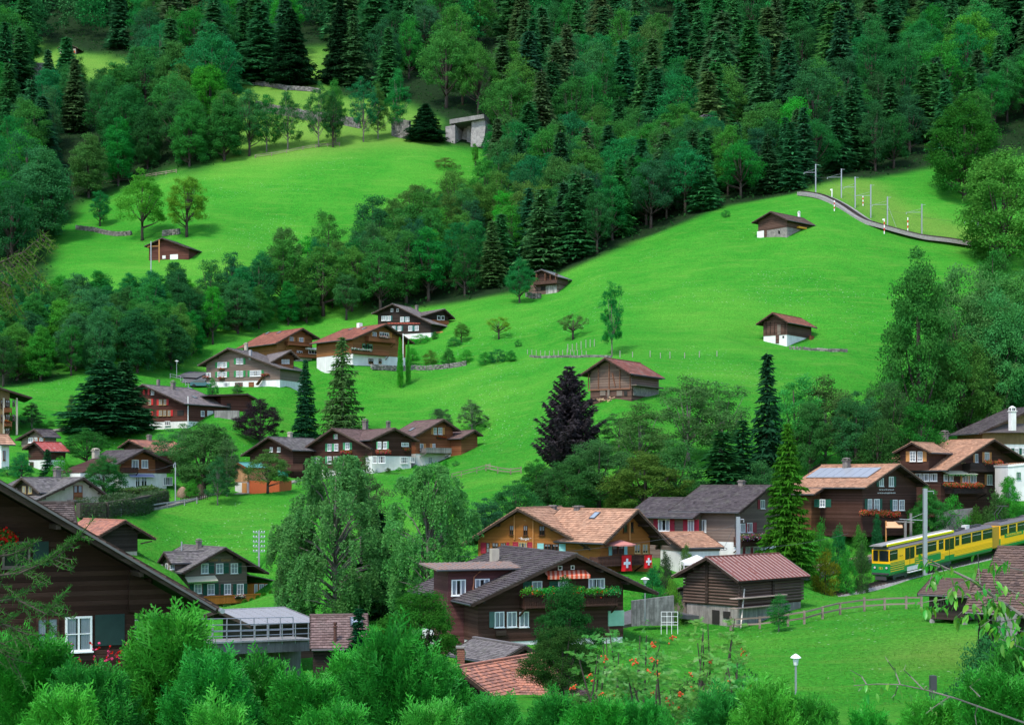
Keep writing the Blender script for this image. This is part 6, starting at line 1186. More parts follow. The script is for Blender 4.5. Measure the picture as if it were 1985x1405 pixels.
def car(s0, s1, first, par):
    body = sect(s0, s1, [(0, HG), (0, HB), (WID, HB), (WID, HG)], 'car_body', TY, par)
    sect(s0 - (.05 if first else 0), s1, [(-.01, .0), (-.012, HG + .004), (WID + .012, HG + .004), (WID + .01, 0), (WID - .2, -.25), (.2, -.25)], 'lower_body', TG, par)
    sect(s0 - .02, s1 + .02, [(-.04, HB), (-.04, HB + .06), (.35, HB + .33), (WID - .35, HB + .33), (WID + .04, HB + .06), (WID + .04, HB)], 'car_roof', TGR, par); return body
s1 = on_side(1672, 400)[0]; s2 = on_side(1748, 400)[0]; LEN = s1 + .6
car1 = car(0, s1 - .1, True, trn); car2 = car(s2, s2 + 15.5, False, trn)
sect(s1 - .15, s2 + .1, [(.12, .1), (.12, HB - .05), (WID - .12, HB - .05), (WID - .12, .1)], 'gangway', paint('gangway_ochre', (.45, .25, .02)), trn)
def side_rect(s0, s1_, h0, h1, d, m, name, par, w=0.0):
    b = MB(); a = [TP(s0, w - d, h0), TP(s1_, w - d, h0), TP(s1_, w - d, h1), TP(s0, w - d, h1)]; b.prism(a, -S * (d + .002)); return b.build(name, m, par)
cw = [on_side(x, y) for x, y in ((645, 550), (720, 448))]; wh0 = cw[0][1] - GRAD * cw[0][0] + .06; wh1 = HB - .2
wins = [(642, 722), (905, 972), (1020, 1110), (1132, 1180), (1296, 1338), (1360, 1455), (1465, 1560), (1572, 1668), (1748, 1820), (1832, 1905), (1918, 1990), (2005, 2080), (2095, 2170)]
def win_t(x0, x1, cr):
    a = on_side(x0 + 4, 400)[0]; b_ = on_side(x1 - 4, 400)[0]
    fr = side_rect(a - .07, b_ + .07, wh0 - .07, wh1 + .07, .015, BLK, 'window', cr); side_rect(a, b_, wh0, wh1, .022, TGL, 'window_pane', cr) 
    m = MB(); zz = wh0 + (wh1 - wh0) * .72; m.bar(TP(a, -.03, zz), TP(b_, -.03, zz), .02, .03); m.build('window_bar', TLG, cr)
for x0, x1 in wins: win_t(x0, x1, car1 if x0 < 1700 else car2)
for x0, x1, y in ((792, 892, 0), (1190, 1288, 0)):
    a = on_side(x0, 420)[0]; b_ = on_side(x1, 400)[0]; side_rect(a, b_, .05, HB - .08, .02, TY, 'door', car1); side_rect(a, b_, -.02, HG * .55, .026, TG, 'door_step_panel', car1)
    mid = (a + b_) / 2
    for q0, q1 in ((a + .08, mid - .07), (mid + .07, b_ - .08)): side_rect(q0, q1, wh0 - .35, wh1 + .02, .03, TGL, 'door_pane', car1)
    side_rect(mid - .025, mid + .025, .05, HB - .1, .034, BLK, 'door_gap', car1)
a = on_side(815, 640)[0]; b_ = on_side(935, 600)[0]; side_rect(a, b_, -.12, .38, .04, TLG, 'step_panel', trn); side_rect(a, b_ + .4, -.32, -.24, .35, TLG, 'running_board', trn)
# lining: yellow on the green skirt, green on the yellow sides
for k in range(4):
    h = .24 + k * .25
    for a, b_ in ((0.05, on_side(785, 600)[0]), (on_side(900, 600)[0], on_side(1140 - k * 70, 560)[0])): side_rect(a, b_, h, h + .07, .016, TY, 'lining', car1, 0)
g0 = on_side(1150, 560)[0]
side_rect(g0 + .1, s1 - .1, .38, HG + .02, .018, TY, 'side_panel', car1); side_rect(g0 - 1.2, s1 - .1, .27, .33, .02, TY, 'lining', car1); side_rect(0.05, g0, HG + .07, HG + .14, .012, TG, 'lining', car1)
for k in range(3): side_rect(g0 + .2, s1 - .2, HG * .5 + .16 * k, HG * .5 + .025 + .16 * k, .024, paint('groove', (.35, .2, .01)), 'groove', car1)
side_rect(s2 + .05, s2 + 15, .38, HG + .02, .018, TY, 'side_panel', car2); side_rect(s2 + .05, s2 + 15, .27, .33, .02, TY, 'lining', car2)
q0 = on_side(1790, 350)[0]; side_rect(q0, q0 + 5.0, HG - .02, HG + .5, .028, TG, 'name_panel', car2)
lettering('WENGERNALPBAHN', TP(q0 + 2.5, -.035, HG + .24), T3, S, .44, TY, car2)
lettering('BDhe 4/8', TP(on_side(755, 465)[0], -.03, HG + .75), T3, S, .17, BLK, car1)
# front
fr_n = -T; fo = lambda w, h, d=0.0: TP(-d, w, h)
def front_rect(w0, w1, h0, h1, d, m, name, par=car1):
    b = MB(); b.prism([fo(w0, h0, d), fo(w1, h0, d), fo(w1, h1, d), fo(w0, h1, d)], T * (d + .001)); return b.build(name, m, par)
front_rect(.0, WID, HG - .02, HG + .05, .07, TG, 'front_rim'); front_rect(.22, WID / 2 - .08 + .3, wh0 - .15, wh1 + .08, .03, BLK, 'windscreen'); front_rect(.27, WID / 2 + .17, wh0 - .1, wh1 + .03, .04, TGL, 'windscreen_pane'); front_rect(WID / 2 + .42, WID - .2, wh0 - .15, wh1 + .08, .03, BLK, 'windscreen'); front_rect(WID / 2 + .47, WID - .25, wh0 - .1, wh1 + .03, .04, TGL, 'windscreen_pane')
lettering('131', fo(WID / 2, HG * .6, .07), -S * -1 * -1, -T, .42, TY, car1)
for w_ in (.45, WID - .45):
    for k_, (r_, m_, d_) in enumerate(((.19, BLK, .09), (.14, TLG, .12))): b = MB(); c = fo(w_, HG * .62, .0); b.tube([c, c - T * d_], [r_, r_], 12); b.build('headlight', m_, car1)
front_rect(.1, WID - .1, -.1, .12, .25, DSTEEL, 'bumper'); front_rect(.5, WID - .5, -.75, -.25, .1, DSTEEL, 'snow_plough')
for sx in (1.6, 4.0, 11.5, 13.8, s2 + 2, s2 + 4.4):
    for w_ in (.5, WID - .5): b = MB(); c = TP(sx, w_, -.52); b.tube([c + S * .07, c - S * .07], [.4, .4], 14); b.build('wheel', DSTEEL, trn)
for sx in (2.8, 12.6, s2 + 3.2): b = MB(); b.box(TP(sx, WID / 2, -.45), T3, S, T3.cross(S) * -1, 3.4, 1.9, .35); b.build('bogie', DSTEEL, trn)
# roof gear: long yellow edged fairing, pantographs, boxes
a = on_side(650, 375)[0]; b_ = on_side(1312, 240)[0] - .3
sect(a - 1.2, b_, [(.35, HB + .5), (.3, HB + .62), (1.0, HB + .72), (WID - .8, HB + .72), (WID - .3, HB + .5)], 'roof_fairing', paint('fairing_grey', (.27, .27, .26), .5), car1); sect(a - .3, b_, [(.22, HB + .38), (.18, HB + .62), (.3, HB + .66), (.32, HB + .38)], 'fairing_edge', paint('bright_yellow', (.85, .72, .02), .4), car1); sect(a, b_ - .2, [(.30, HB + .62), (.3, HB + .67), (.55, HB + .72), (.55, HB + .66)], 'fairing_strip', WHITE, car1)
sect(-.1, a - .2, [(.3, HB + .3), (.3, HB + .45), (WID - .3, HB + .45), (WID - .3, HB + .3)], 'roof_grille', DSTEEL, car1)
for sx, tp_ in ((on_side(1370, 300)[0], 0), (s2 + 2.2, 0)):
    cr = car1 if sx < s1 else car2; b = MB(); c = TP(sx, WID / 2, HB + .4); b.box(c, T3, S, UP, 1.8, 1.2, .12)
    for w_ in (-.35, .35): b.bar(c + S * w_, c + S * w_ * .8 - T * 1.1 + UP * .9, .06); b.bar(c + S * w_ * .8 - T * 1.1 + UP * .9, c + T * .5 + UP * 1.9 + S * w_ * .6, .05)
    b.bar(c + T * .5 + UP * 1.95 + S * .7, c + T * .5 + UP * 1.95 - S * .7, .1); b.bar(c + T * .8 + UP * 1.93 + S * .7, c + T * .8 + UP * 1.93 - S * .7, .1); b.build('pantograph', DSTEEL, cr)
for k in range(5): b = MB(); sx = on_side(1440 + k * 40, 230)[0]; b.box(TP(sx, WID * .45, HB + .5), T3, S, UP, .5 + .3 * (k == 1), .7, .22 + .4 * (k == 1)); b.build('roof_box', TLG if k == 1 else DSTEEL, car1)
b = MB(); b.box(TP(.3, WID * .85, HB + .3), T3, S, UP, .35, .3, .4); b.build('roof_lamp', TY, car1)
# track under the train
tk = empty('railway_track', TP(-6, 1.2, -1.05), 'lower railway track under the yellow train', 'railway track')
b = MB()
mts = []
for i in range(-14, 56): c = TP(i * .7, WID / 2, -1.12); b.box(c, T3, S, UP, .25, 1.9, .16)
tag(b.build('sleepers', SLP, tk), kind='stuff')
for w_ in (.75, 1.25, 1.75): b = MB(); b.bar(TP(-12, w_, -.98), TP(40, w_, -.98), .08, .13); b.build('rail', RAILM, tk)
b = MB(); b.prism([TP(-12, -.5, -1.6), TP(-12, WID + .5, -1.6), TP(-12, WID - .1, -1.15), TP(-12, .1, -1.15)], T * 52 + UP * (GRAD * 52)); tag(b.build('railway_ballast', GRAV), 'ballast bed of the lower railway', kind='structure')
# ---------------------------------------------------------------- plants: prototypes one metre high, shared by every copy
def merge(parts):
    vs, fs, n = [], [], 0
    for v, f in parts: vs.append(v); fs.append(f + n); n += len(v)
    return np.concatenate(vs), np.concatenate(fs)
def leaves_at(p, nrm, size, rg, asp=.65, jit=.8):
    N = len(p); nn = nrm + rg.normal(size=(N, 3)) * jit; nn /= np.linalg.norm(nn, axis=1)[:, None] + 1e-9
    t_ = np.cross(nn, rg.normal(size=(N, 3))); t_ /= np.linalg.norm(t_, axis=1)[:, None] + 1e-9; bt = np.cross(nn, t_)
    sz = size * rg.uniform(.6, 1.35, N); a = t_ * sz[:, None] * .5; b = bt * (sz * asp)[:, None] * .5
    return np.stack([p - a, p + b - a * .15, p + a, p - b - a * .15], 1).reshape(-1, 3), np.arange(N * 4).reshape(-1, 4)
def trunk_mesh(limbs, m):
    mb = MB()
    for pts, rads in limbs: mb.tube(pts, rads, 6)
    me = bpy.data.meshes.new('trunk'); me.from_pydata(mb.v, [], mb.f); me.polygons.foreach_set('use_smooth', [True] * len(me.polygons)); me.materials.append(m); me.update(); return me
def proto_broad(seed, ncl=70, nl=150, leaf=.022, wid=.6, low=.18, rc=.075, dens=1.0, lum=.28, top=1.0, bark=BARK, spiky=0.0, tr=.022):
    rg = np.random.RandomState(seed); c = (low + top) / 2; hz = (top - low) / 2
    ph = rg.uniform(0, 6.28, 8); cen = []; rad = []; tries = 0
    while len(cen) < ncl and tries < 6000:
        tries += 1
        d = rg.normal(size=3); d /= np.linalg.norm(d)
        if d[2] < -.75: continue
        az = math.atan2(d[1], d[0]); k = 1 + lum * (math.sin(2 * az + ph[0] + 3 * d[2]) * .5 + math.sin(3 * az + ph[1] - 4 * d[2]) * .35 + math.sin(5 * az + 7 * d[2] + ph[2]) * .3)
        r = rg.uniform(.5, .97) ** .6 * k
        egg = 1 - .25 * max(d[2], 0) if not spiky else 1 - spiky * (d[2] + .3)
        p = np.array([d[0] * wid / 2 * r * egg, d[1] * wid / 2 * r * egg, c + d[2] * hz * min(r, 1.04) - rc * .5])
        rr = rc * rg.uniform(.65, 1.3)
        if any(np.linalg.norm(p - q) < (rr + s_) * .42 for q, s_ in zip(cen, rad)): continue
        cen.append(p); rad.append(rr)
    cen = np.array(cen); rad = np.array(rad); n = int(nl * dens)
    cs = np.repeat(cen, n, 0); rs = np.repeat(rad, n); N = len(cs); d = rg.normal(size=(N, 3)); d[:, 2] = d[:, 2] * .8 + .35; d /= np.linalg.norm(d, axis=1)[:, None]
    rr = rs * (rg.uniform(.35, 1.15, N)); p = cs + d * rr[:, None] * np.array([1.15, 1.15, .8])
    v, f = leaves_at(p, d + np.array([0, 0, .4]), leaf, rg)
    me = np_mesh('crown', v, f); me.materials.append(LEAF)
    limbs = [([(0, 0, -.03), (.004, 0, low * .6), (rg.uniform(-.01, .01), 0, c * .8), (rg.uniform(-.02, .02), rg.uniform(-.02, .02), top * .82)], [tr * 1.25, tr, tr * .7, tr * .18])]
    for i in rg.choice(len(cen), min(len(cen), 16), False):
        q = cen[i]; z0 = low * .7 + (q[2] - low) * .35; z0 = min(max(z0, low * .75), q[2] - .01); limbs.append(([(0, 0, z0), tuple(q * np.array([.55, .55, 0]) + np.array([0, 0, lerp(z0, q[2], .45)])), tuple(q)], [tr * .5, tr * .3, tr * .1]))
    return [('trunk', trunk_mesh(limbs, bark)), ('crown', me)]
def proto_conifer(seed, wid=.34, low=.04, lev=34, nb=9, leaf=.026, droop=.25, dens=1.0, gaps=.1, exp=.85, bark=BARK, up=0.0, hang=.5, tr=.014, mat_=None, tw=.35):
    rg = np.random.RandomState(seed); P_, N_, S_, T_ = [], [], [], []; limbs = [([(0, 0, -.03), (0, 0, .5), (0, 0, 1)], [tr * 1.2, tr * .7, .001])]
    for i in range(lev):
        t_ = (i + rg.uniform(-.3, .3)) / lev; z = low + (1 - low) * t_; R = wid / 2 * (1 - t_) ** exp * rg.uniform(.78, 1.15) + .008
        if t_ < .1: R *= .7 + 3 * t_
        k = max(4, int(nb * (1 - t_ * .45)))
        for j in range(k):
            if rg.rand() < gaps: continue
            az = 2 * math.pi * (j + rg.uniform(-.4, .4)) / k + i * 1.3; r = R * rg.uniform(.7, 1.12); m_ = max(3, int(r / (leaf * .42) * dens))
            s_ = (np.arange(m_) + .6) / m_; dx = math.cos(az); dy = math.sin(az)
            zz = z + up * r * s_ - droop * r * (s_ ** 1.3) + .12 * r * np.maximum(s_ - .7, 0)
            base = np.stack([dx * r * s_, dy * r * s_, zz], 1)
            if R > wid * .2 and j % 3 == 0: limbs.append(([(0, 0, z), tuple(base[-1] * np.array([.8, .8, 1]))], [tr * .28, tr * .06]))
            wdt = tw * r * (1 - s_ * .75) + leaf * .3
            for sgn in (-1, 0, 1):
                off = rg.uniform(.2, 1, m_) * sgn * wdt
                p = base + np.stack([-dy * off, dx * off, -np.abs(off) * .25 - (hang * leaf * rg.rand(m_) if sgn == 0 else 0)], 1)
                dirv = np.stack([dx + -dy * sgn * 1.1 + 0 * s_, dy + dx * sgn * 1.1 + 0 * s_, -.25 - (hang * 1.2 if sgn == 0 else .3 * hang) + 0 * s_], 1) + rg.normal(size=(m_, 3)) * .25
                P_.append(p); T_.append(dirv)
    p = np.concatenate(P_); t_ = np.concatenate(T_); t_ /= np.linalg.norm(t_, axis=1)[:, None]
    u = np.cross(t_, np.array([0, 0, 1.]) + rg.normal(size=t_.shape) * .5); u /= np.linalg.norm(u, axis=1)[:, None] + 1e-9; n = len(p)
    L = leaf * rg.uniform(.8, 1.5, n)[:, None]; W = L * .26
    v = np.stack([p - t_ * L * .4 - u * W * .4, p + u * W, p + t_ * L, p - u * W], 1).reshape(-1, 3); me = np_mesh('crown', v, np.arange(n * 4).reshape(-1, 4)); me.materials.append(mat_ or NEEDLE)
    return [('trunk', trunk_mesh(limbs, bark)), ('crown', me)]
def proto_weeping(seed, wid=.6, ncl=60, leaf=.015, ln=.15, bark=BARKG, per=20):
    rg = np.random.RandomState(seed); P_ = []; limbs = [([(0, 0, -.03), (.01, 0, .4), (-.01, 0, .97)], [.016, .012, .002])]; ph = rg.uniform(0, 6.28, 4); tips = []
    for i in range(ncl):
        h = .14 + .86 * (i + rg.rand()) / ncl; t_ = (h - .14) / .86; az = rg.uniform(0, 6.28); k = 1 + .22 * math.sin(2 * az + ph[0] + 5 * h) + .16 * math.sin(3 * az + ph[1] - 9 * h)
        R = wid / 2 * max(.02, 1 - ((t_ - .42) / .62) ** 2) ** .6 * k * rg.uniform(.35, 1) ** .5; x, y = R * math.cos(az), R * math.sin(az); tips.append((x, y, h)); cr = rg.uniform(.035, .065)
        for j in range(per):
            a2 = rg.uniform(0, 6.28); r2 = cr * rg.rand() ** .5; sx, sy = x + r2 * math.cos(a2), y + r2 * math.sin(a2); top = h + math.sqrt(max(cr * cr - r2 * r2, 0)) * .7
            L = ln * rg.uniform(.4, 1.15) * (.6 if t_ > .85 else 1); m_ = 30; s_ = rg.rand(m_) ** 1.2
            P_.append(np.stack([sx + rg.normal(size=m_) * .006 + x * .10 * s_, sy + rg.normal(size=m_) * .006 + y * .10 * s_, top - L * s_], 1))
    p = np.concatenate(P_); v, f = leaves_at(p, rg.normal(size=p.shape) * .6 + np.array([0, 0, .4]), leaf, rg, .55)
    me = np_mesh('crown', v, f); me.materials.append(LEAF)
    for i in range(0, len(tips), 2):
        x, y, h = tips[i]; z0 = h * .66; limbs.append(([(0, 0, z0), (x * .5, y * .5, lerp(z0, h, .7)), (x, y, h)], [.006, .004, .0012]))
    return [('trunk', trunk_mesh(limbs, bark)), ('crown', me)]
def proto_apple(seed):
    return proto_broad(seed, 34, 130, .032, 1.15, .38, .11, lum=.35, top=.98, tr=.045)
BR = [proto_broad(10 + i, w_[0], 165, .0185, w_[1], w_[2], w_[3], lum=w_[4]) for i, w_ in enumerate([(80, .62, .14, .075, .3), (75, .55, .1, .075, .35), (85, .7, .2, .075, .25), (70, .48, .12, .07, .4), (80, .6, .08, .08, .35), (75, .52, .2, .07, .3)])]
HB_ = [proto_broad(40 + i, w_[0], 280, .0155, w_[1], w_[2], w_[3], lum=w_[4], dens=1.0) for i, w_ in enumerate([(120, .66, .1, .065, .4), (110, .55, .06, .065, .45), (130, .75, .04, .07, .35)])]
AIRY = [proto_broad(60 + i, 90, 130, .017, w_, .12, .06, lum=.45, bark=BARKG, tr=.014) for i, w_ in enumerate((.5, .62, .42))]
SP = [proto_conifer(80 + i, w_, .04, 34, 9, .034, .3, 1.0) for i, w_ in enumerate((.34, .40, .30, .36))]
FIR = [proto_conifer(90 + i, w_, .0, 40, 12, .028, .18, 1.2, .04, .8) for i, w_ in enumerate((.62, .5))]
LAR = [proto_conifer(100 + i, w_, .06, 36, 8, .026, .12, .8, .15, .75, BARKG, hang=1.1) for i, w_ in enumerate((.42, .36))]
WEEP = [proto_weeping(120, .62, 130, per=15), proto_weeping(121, .5, 110, per=15)]
OVAL = [proto_broad(170 + i, 130, 230, .018, w_, .0, .07, lum=.25, top=1.0) for i, w_ in enumerate((.62, .5))]
APP = [proto_apple(130), proto_apple(131)]
BUSH = [proto_broad(140 + i, 46, 120, .04, w_, -.12, .15, lum=.25, top=.95, tr=.02) for i, w_ in enumerate((1.1, 1.4, .9))]
DARKB = proto_conifer(150, .86, .0, 30, 12, .032, -.15, 1.4, .05, .72, up=.35, hang=.1, mat_=LEAF, tw=.22)
CONE = proto_broad(160, 60, 200, .03, .42, -.05, .1, lum=.08, top=1.0, spiky=.45)
KIND = {'oval': OVAL, 'br': BR, 'hb': HB_, 'airy': AIRY, 'sp': SP, 'fir': FIR, 'lar': LAR, 'weep': WEEP, 'apple': APP, 'bush': BUSH, 'darkb': [DARKB], 'cone': [CONE]}
NATW = {}
for k_, ps_ in KIND.items():
    a_ = np.concatenate([(lambda me: (lambda q: (me.vertices.foreach_get('co', q), q.reshape(-1, 3))[1])(np.zeros(len(me.vertices) * 3, np.float32)))(p[1][1]) for p in ps_]); NATW[k_] = float(2 * np.percentile(np.hypot(a_[:, 0], a_[:, 1]), 98))
print('NATW', {k: round(v, 2) for k, v in NATW.items()})
NAME = {'oval': ('broadleaf_tree', 'tree'), 'br': ('broadleaf_tree', 'tree'), 'hb': ('broadleaf_tree', 'tree'), 'airy': ('ash_tree', 'tree'), 'sp': ('spruce_tree', 'spruce'), 'fir': ('fir_tree', 'fir'), 'lar': ('larch_tree', 'larch'), 'weep': ('birch_tree', 'birch'), 'apple': ('apple_tree', 'fruit tree'), 'bush': ('shrub', 'shrub'), 'darkb': ('copper_beech', 'tree'), 'cone': ('thuja', 'thuja')}
G_MID = (.040, .225, .036); G_DRK = (.025, .14, .038); G_BRT = (.05, .31, .03); G_YEL = (.13, .30, .03); G_SPR = (.025, .105, .038); G_BLU = (.045, .185, .055); G_OLV = (.085, .20, .04); G_TEAL = (.022, .205, .046)
def plant(kind, c, h, w, label, group=None, color=G_MID, v=None, name=None, cat=None):
    ps = KIND[kind]; p = ps[v % len(ps)] if v is not None else random.choice(ps); e = empty(name or NAME[kind][0], c, label, cat or NAME[kind][1], group, random.uniform(0, 6.28)); sxy = w / NATW[kind]; e.scale = (sxy, sxy, h)
    for pn, me in p:
        o = bpy.data.objects.new(pn, me); col.objects.link(o); o.parent = e
        if pn == 'crown': o.color = (*[x * random.uniform(.85, 1.15) for x in color], 1)
    return e
def tree(kind, Z, px, pb, pt, wpx, label, Y=None, color=G_MID, group=None, v=None, name=None, cat=None):
    """px: trunk column, pb: row of the foot, pt: row of the top, wpx: crown width, all in photograph pixels"""
    s_ = Z(1, 0)[0] - Z(0, 0)[0]; x, yb = Z(px, pb); yt = Z(px, pt)[1]
    if Y: c = gpt(x, Y)
    else: c = hit(x, yb)
    h = max(P(x, yt, c.y).z - c.z, .5); return plant(kind, c - UP * .1, h, min(wpx * s_ * c.y / F, h * (1.35 if kind not in ('bush', 'apple') else 2.2)), label, group, color, v, name, cat)
# ---- single trees the photograph shows
tree('br', ZA, 545, 1232, 1022, 140, 'small thin tree above the left dry stone wall', color=G_TEAL, v=3)
tree('br', ZA, 775, 1310, 925, 250, 'round green tree left of the spreading tree on the left upper meadow', color=G_BRT, v=2)
tree('br', ZA, 1018, 1290, 950, 260, 'spreading tree with visible limbs at the right end of the dry stone wall', color=G_YEL, v=0)
tree('apple', ZM, 235, 728, 572, 185, 'umbrella shaped fruit tree standing alone, left of the pair on the main meadow', color=G_YEL, v=0)
tree('apple', ZM, 740, 730, 550, 220, 'umbrella shaped fruit tree standing alone, right of the pair on the main meadow', color=G_OLV, v=0)
tree('airy', ZM, 1005, 840, 322, 200, 'lone slender ash on the post fence above the lowest barn', color=G_TEAL, v=0)
tree('bush', ZM, 367, 780, 720, 48, 'tiny round bush between the umbrella fruit trees and the rock garden', color=G_MID)
tree('bush', ZN, 82, 370, 318, 56, 'lone round bush at the wood edge left of the highest barn', color=G_MID)
tree('br', ZM, 375, 440, 165, 210, 'bushy dark green tree touching the small tilted roof barn', color=G_TEAL, v=4, Y=341)
tree('darkb', ZM, 715, 1430, 905, 450, 'purple black copper beech in front of the lowest barn', color=(.055, .05, .045), Y=203)
tree('hb', Z1, 504, 832, 772, 90, 'round purple leaved maple below the green shuttered chalet', color=(.036, .031, .030), v=2, Y=256, name='purple_maple')
tree('fir', Z1, 200, 860, 692, 165, 'dark blue green fir, left of the dense pair beside the red shutters', Y=250, color=G_SPR, v=0); tree('fir', Z1, 240, 862, 696, 140, 'dark blue green fir, right of the dense pair beside the red shutters', Y=252, color=G_SPR, v=1)
tree('fir', ZE, 800, 890, 470, 210, 'dark green spruce left of the tall larch in front of the twin chalets', Y=263, color=(.016, .085, .03), v=1)
tree('lar', ZE, 1037, 920, 325, 300, 'tall pale larch in front of the right twin chalet', Y=262, color=(.075, .18, .05), v=0)
tree('sp', Z1, 1487, 905, 676, 90, 'tall dark spruce standing over the chalet with crimson shutters', Y=196, color=(.018, .075, .025), v=0)
tree('fir', ZJ, 1530, 1075, -180, 480, 'big yellow green cypress before the solar panel chalet', Y=158, color=(.05, .15, .012), v=0, name='cypress', cat='cypress')
tree('cone', ZE, 1408, 492, 325, 44, 'narrow columnar thuja by the right twin chalet, left of two', Y=293, color=G_BRT); tree('cone', ZE, 1460, 480, 345, 34, 'narrow columnar thuja by the right twin chalet, right of two', Y=295, color=G_BRT)
for k, (x, t_) in enumerate(((1085, 735), (1165, 745), (1240, 735), (1315, 750), (1398, 705))): tree('cone', ZV, x, 870, t_, 95, 'clipped thuja cone before the taupe chalet, ' + ['first', 'second', 'third', 'fourth', 'fifth and tallest'][k] + ' from the left', Y=174, color=(.05, .19, .015), group='row of thuja cones')
tree('weep', Z1, 650, 1185, 888, 235, 'large weeping birch in the middle, left of two', Y=146, color=(.08, .26, .065), v=0); tree('weep', Z1, 830, 1215, 905, 215, 'tall weeping birch left of the dark brown chalet', Y=138, color=(.09, .28, .075), v=1)
tree('sp', Z1, 735, 1190, 985, 120, 'dark spruce between the two weeping birches', Y=150, color=(.016, .075, .02), v=1); tree('sp', Z1, 855, 1010, 915, 45, 'small pointed spruce behind the right weeping birch', Y=182, color=G_SPR, v=2)
tree('weep', Z1, 575, 1185, 1010, 130, 'lower weeping birch at the left of the large one', Y=150, color=(.08, .22, .06), v=1); tree('airy', Z1, 700, 1160, 900, 110, 'pale thin ash top behind the large weeping birch', Y=165, color=(.07, .14, .05), v=1)
tree('hb', Z1, 815, 1290, 1130, 200, 'leafy green tree at the corner of the dark brown chalet', Y=99, color=(.045, .155, .02), v=0); tree('hb', Z1, 1098, 1300, 1118, 165, 'dense green tree in front of the balcony of the dark brown chalet', Y=92, color=(.03, .13, .022), v=1); tree('hb', Z1, 1090, 1345, 1210, 150, 'dark bush at the foot of the dark brown chalet', Y=86, color=(.025, .10, .02), v=2)
tree('sp', Z1, 695, 1290, 1170, 75, 'dark conifer branch tree over the brown pan tiled roof', Y=92, color=(.008, .05, .02), v=3)
tree('br', ZE, 560, 1345, 1060, 280, 'round fruit tree beside the little copper roofed shed', color=G_OLV, v=2); tree('airy', ZE, 1195, 1200, 1080, 120, 'wispy shrub before the middle of the long brown chalet', color=(.07, .16, .05), Y=238); tree('airy', ZE, 1000, 1290, 1100, 170, 'wispy pale birch before the long brown chalet', color=(.08, .16, .05), Y=225)
tree('br', ZE, 1670, 880, 790, 190, 'grey green fruit tree behind the russet chalet, left of two', color=(.06, .16, .05), Y=257); tree('airy', ZE, 1870, 950, 740, 200, 'bare topped fruit tree behind the russet chalet, right of two', color=(.08, .18, .06), Y=256); tree('br', ZE, 1970, 1080, 940, 130, 'dense round tree at the right end of the russet chalet', color=(.03, .15, .03), Y=258); tree('bush', ZE, 1812, 1100, 990, 100, 'leafy tree at the terrace of the russet chalet', color=(.05, .17, .03), Y=250)
tree('oval', Z1, 395, 950, 815, 130, 'big grey green tree right of the white and brown chalet', Y=217, color=(.06, .2, .05), v=0); tree('airy', Z1, 345, 900, 820, 100, 'grey green tree behind the white and brown chalet roof', Y=226, color=(.07, .2, .06), v=1); tree('airy', Z1, 440, 945, 850, 70, 'loose grey green tree between the big one and the copper roofed shed', Y=214, color=(.07, .2, .06), v=2); tree('airy', Z1, 422, 970, 880, 60, 'young tree by the haystacks', Y=209, color=(.035, .14, .035))
tree('hb', Z1, 202, 955, 880, 76, 'bushy tree before the white and brown chalet', Y=203, color=(.04, .16, .03), v=2); tree('br', Z1, 168, 900, 828, 80, 'leafy tree right of the red roofed garage', Y=226, color=(.04, .16, .03)); tree('sp', Z1, 92, 925, 868, 40, 'small dark spruce before the red roofed garage', Y=214, color=G_SPR); tree('bush', Z1, 118, 925, 882, 60, 'yellow green bush beside the small spruce', Y=212, color=G_BRT)
tree('br', Z1, 42, 950, 875, 56, 'tree left of the red roofed garage', Y=208, color=G_TEAL); tree('bush', Z1, 15, 935, 900, 60, 'dark green round bush at the left edge', Y=210, color=G_MID); tree('airy', Z1, 62, 830, 778, 50, 'small bare topped tree before the ochre house', color=(.05, .13, .05)); tree('airy', Z1, 138, 820, 765, 22, 'thin young tree on the left meadow', color=(.05, .15, .04), v=2)
tree('bush', Z1, 80, 828, 815, 30, 'low bush near the ochre house, left of two', color=G_MID); tree('bush', Z1, 98, 826, 813, 22, 'low bush near the ochre house, right of two', color=G_MID); tree('br', ZE, 205, 712, 600, 90, 'small round tree in the yard of the green shuttered chalet', color=G_MID, Y=275); tree('airy', ZE, 365, 700, 640, 90, 'sparse young bush below the green shuttered chalet', color=(.08, .17, .06))
tree('bush', Z1, 372, 950, 925, 44, 'yellow green shrub behind the haystacks', Y=212, color=G_BRT); tree('bush', Z1, 940, 882, 850, 34, 'round shrub at the end of the middle row', Y=256, color=G_MID)
tree('br', ZE, 1800, 375, 245, 110, 'little fruit tree right of the highest chalet of the group', color=G_OLV, v=2); tree('bush', ZE, 1630, 345, 300, 70, 'round shrub at the highest chalet of the group', color=G_MID, Y=326)
tree('hb', Z1, 1780, 855, 488, 215, 'tall dark poplar like tree with visible trunk at the right of the meadow', Y=226, color=(.04, .19, .04), v=1); tree('hb', Z1, 1880, 850, 515, 200, 'grey green tall tree behind the big tree on the right', Y=240, color=(.075, .26, .065), v=2); tree('hb', Z1, 1930, 800, 555, 170, 'pale barked tall tree at the right edge', Y=236, color=(.065, .25, .055), v=0); tree('oval', Z1, 1975, 700, 520, 130, 'bright leafy tree at the right edge below the upper railway', Y=262, color=(.06, .25, .045), v=0); tree('oval', Z1, 1925, 640, 480, 110, 'leafy tree just below the right end of the upper railway', Y=282, color=(.05, .23, .04), v=1)
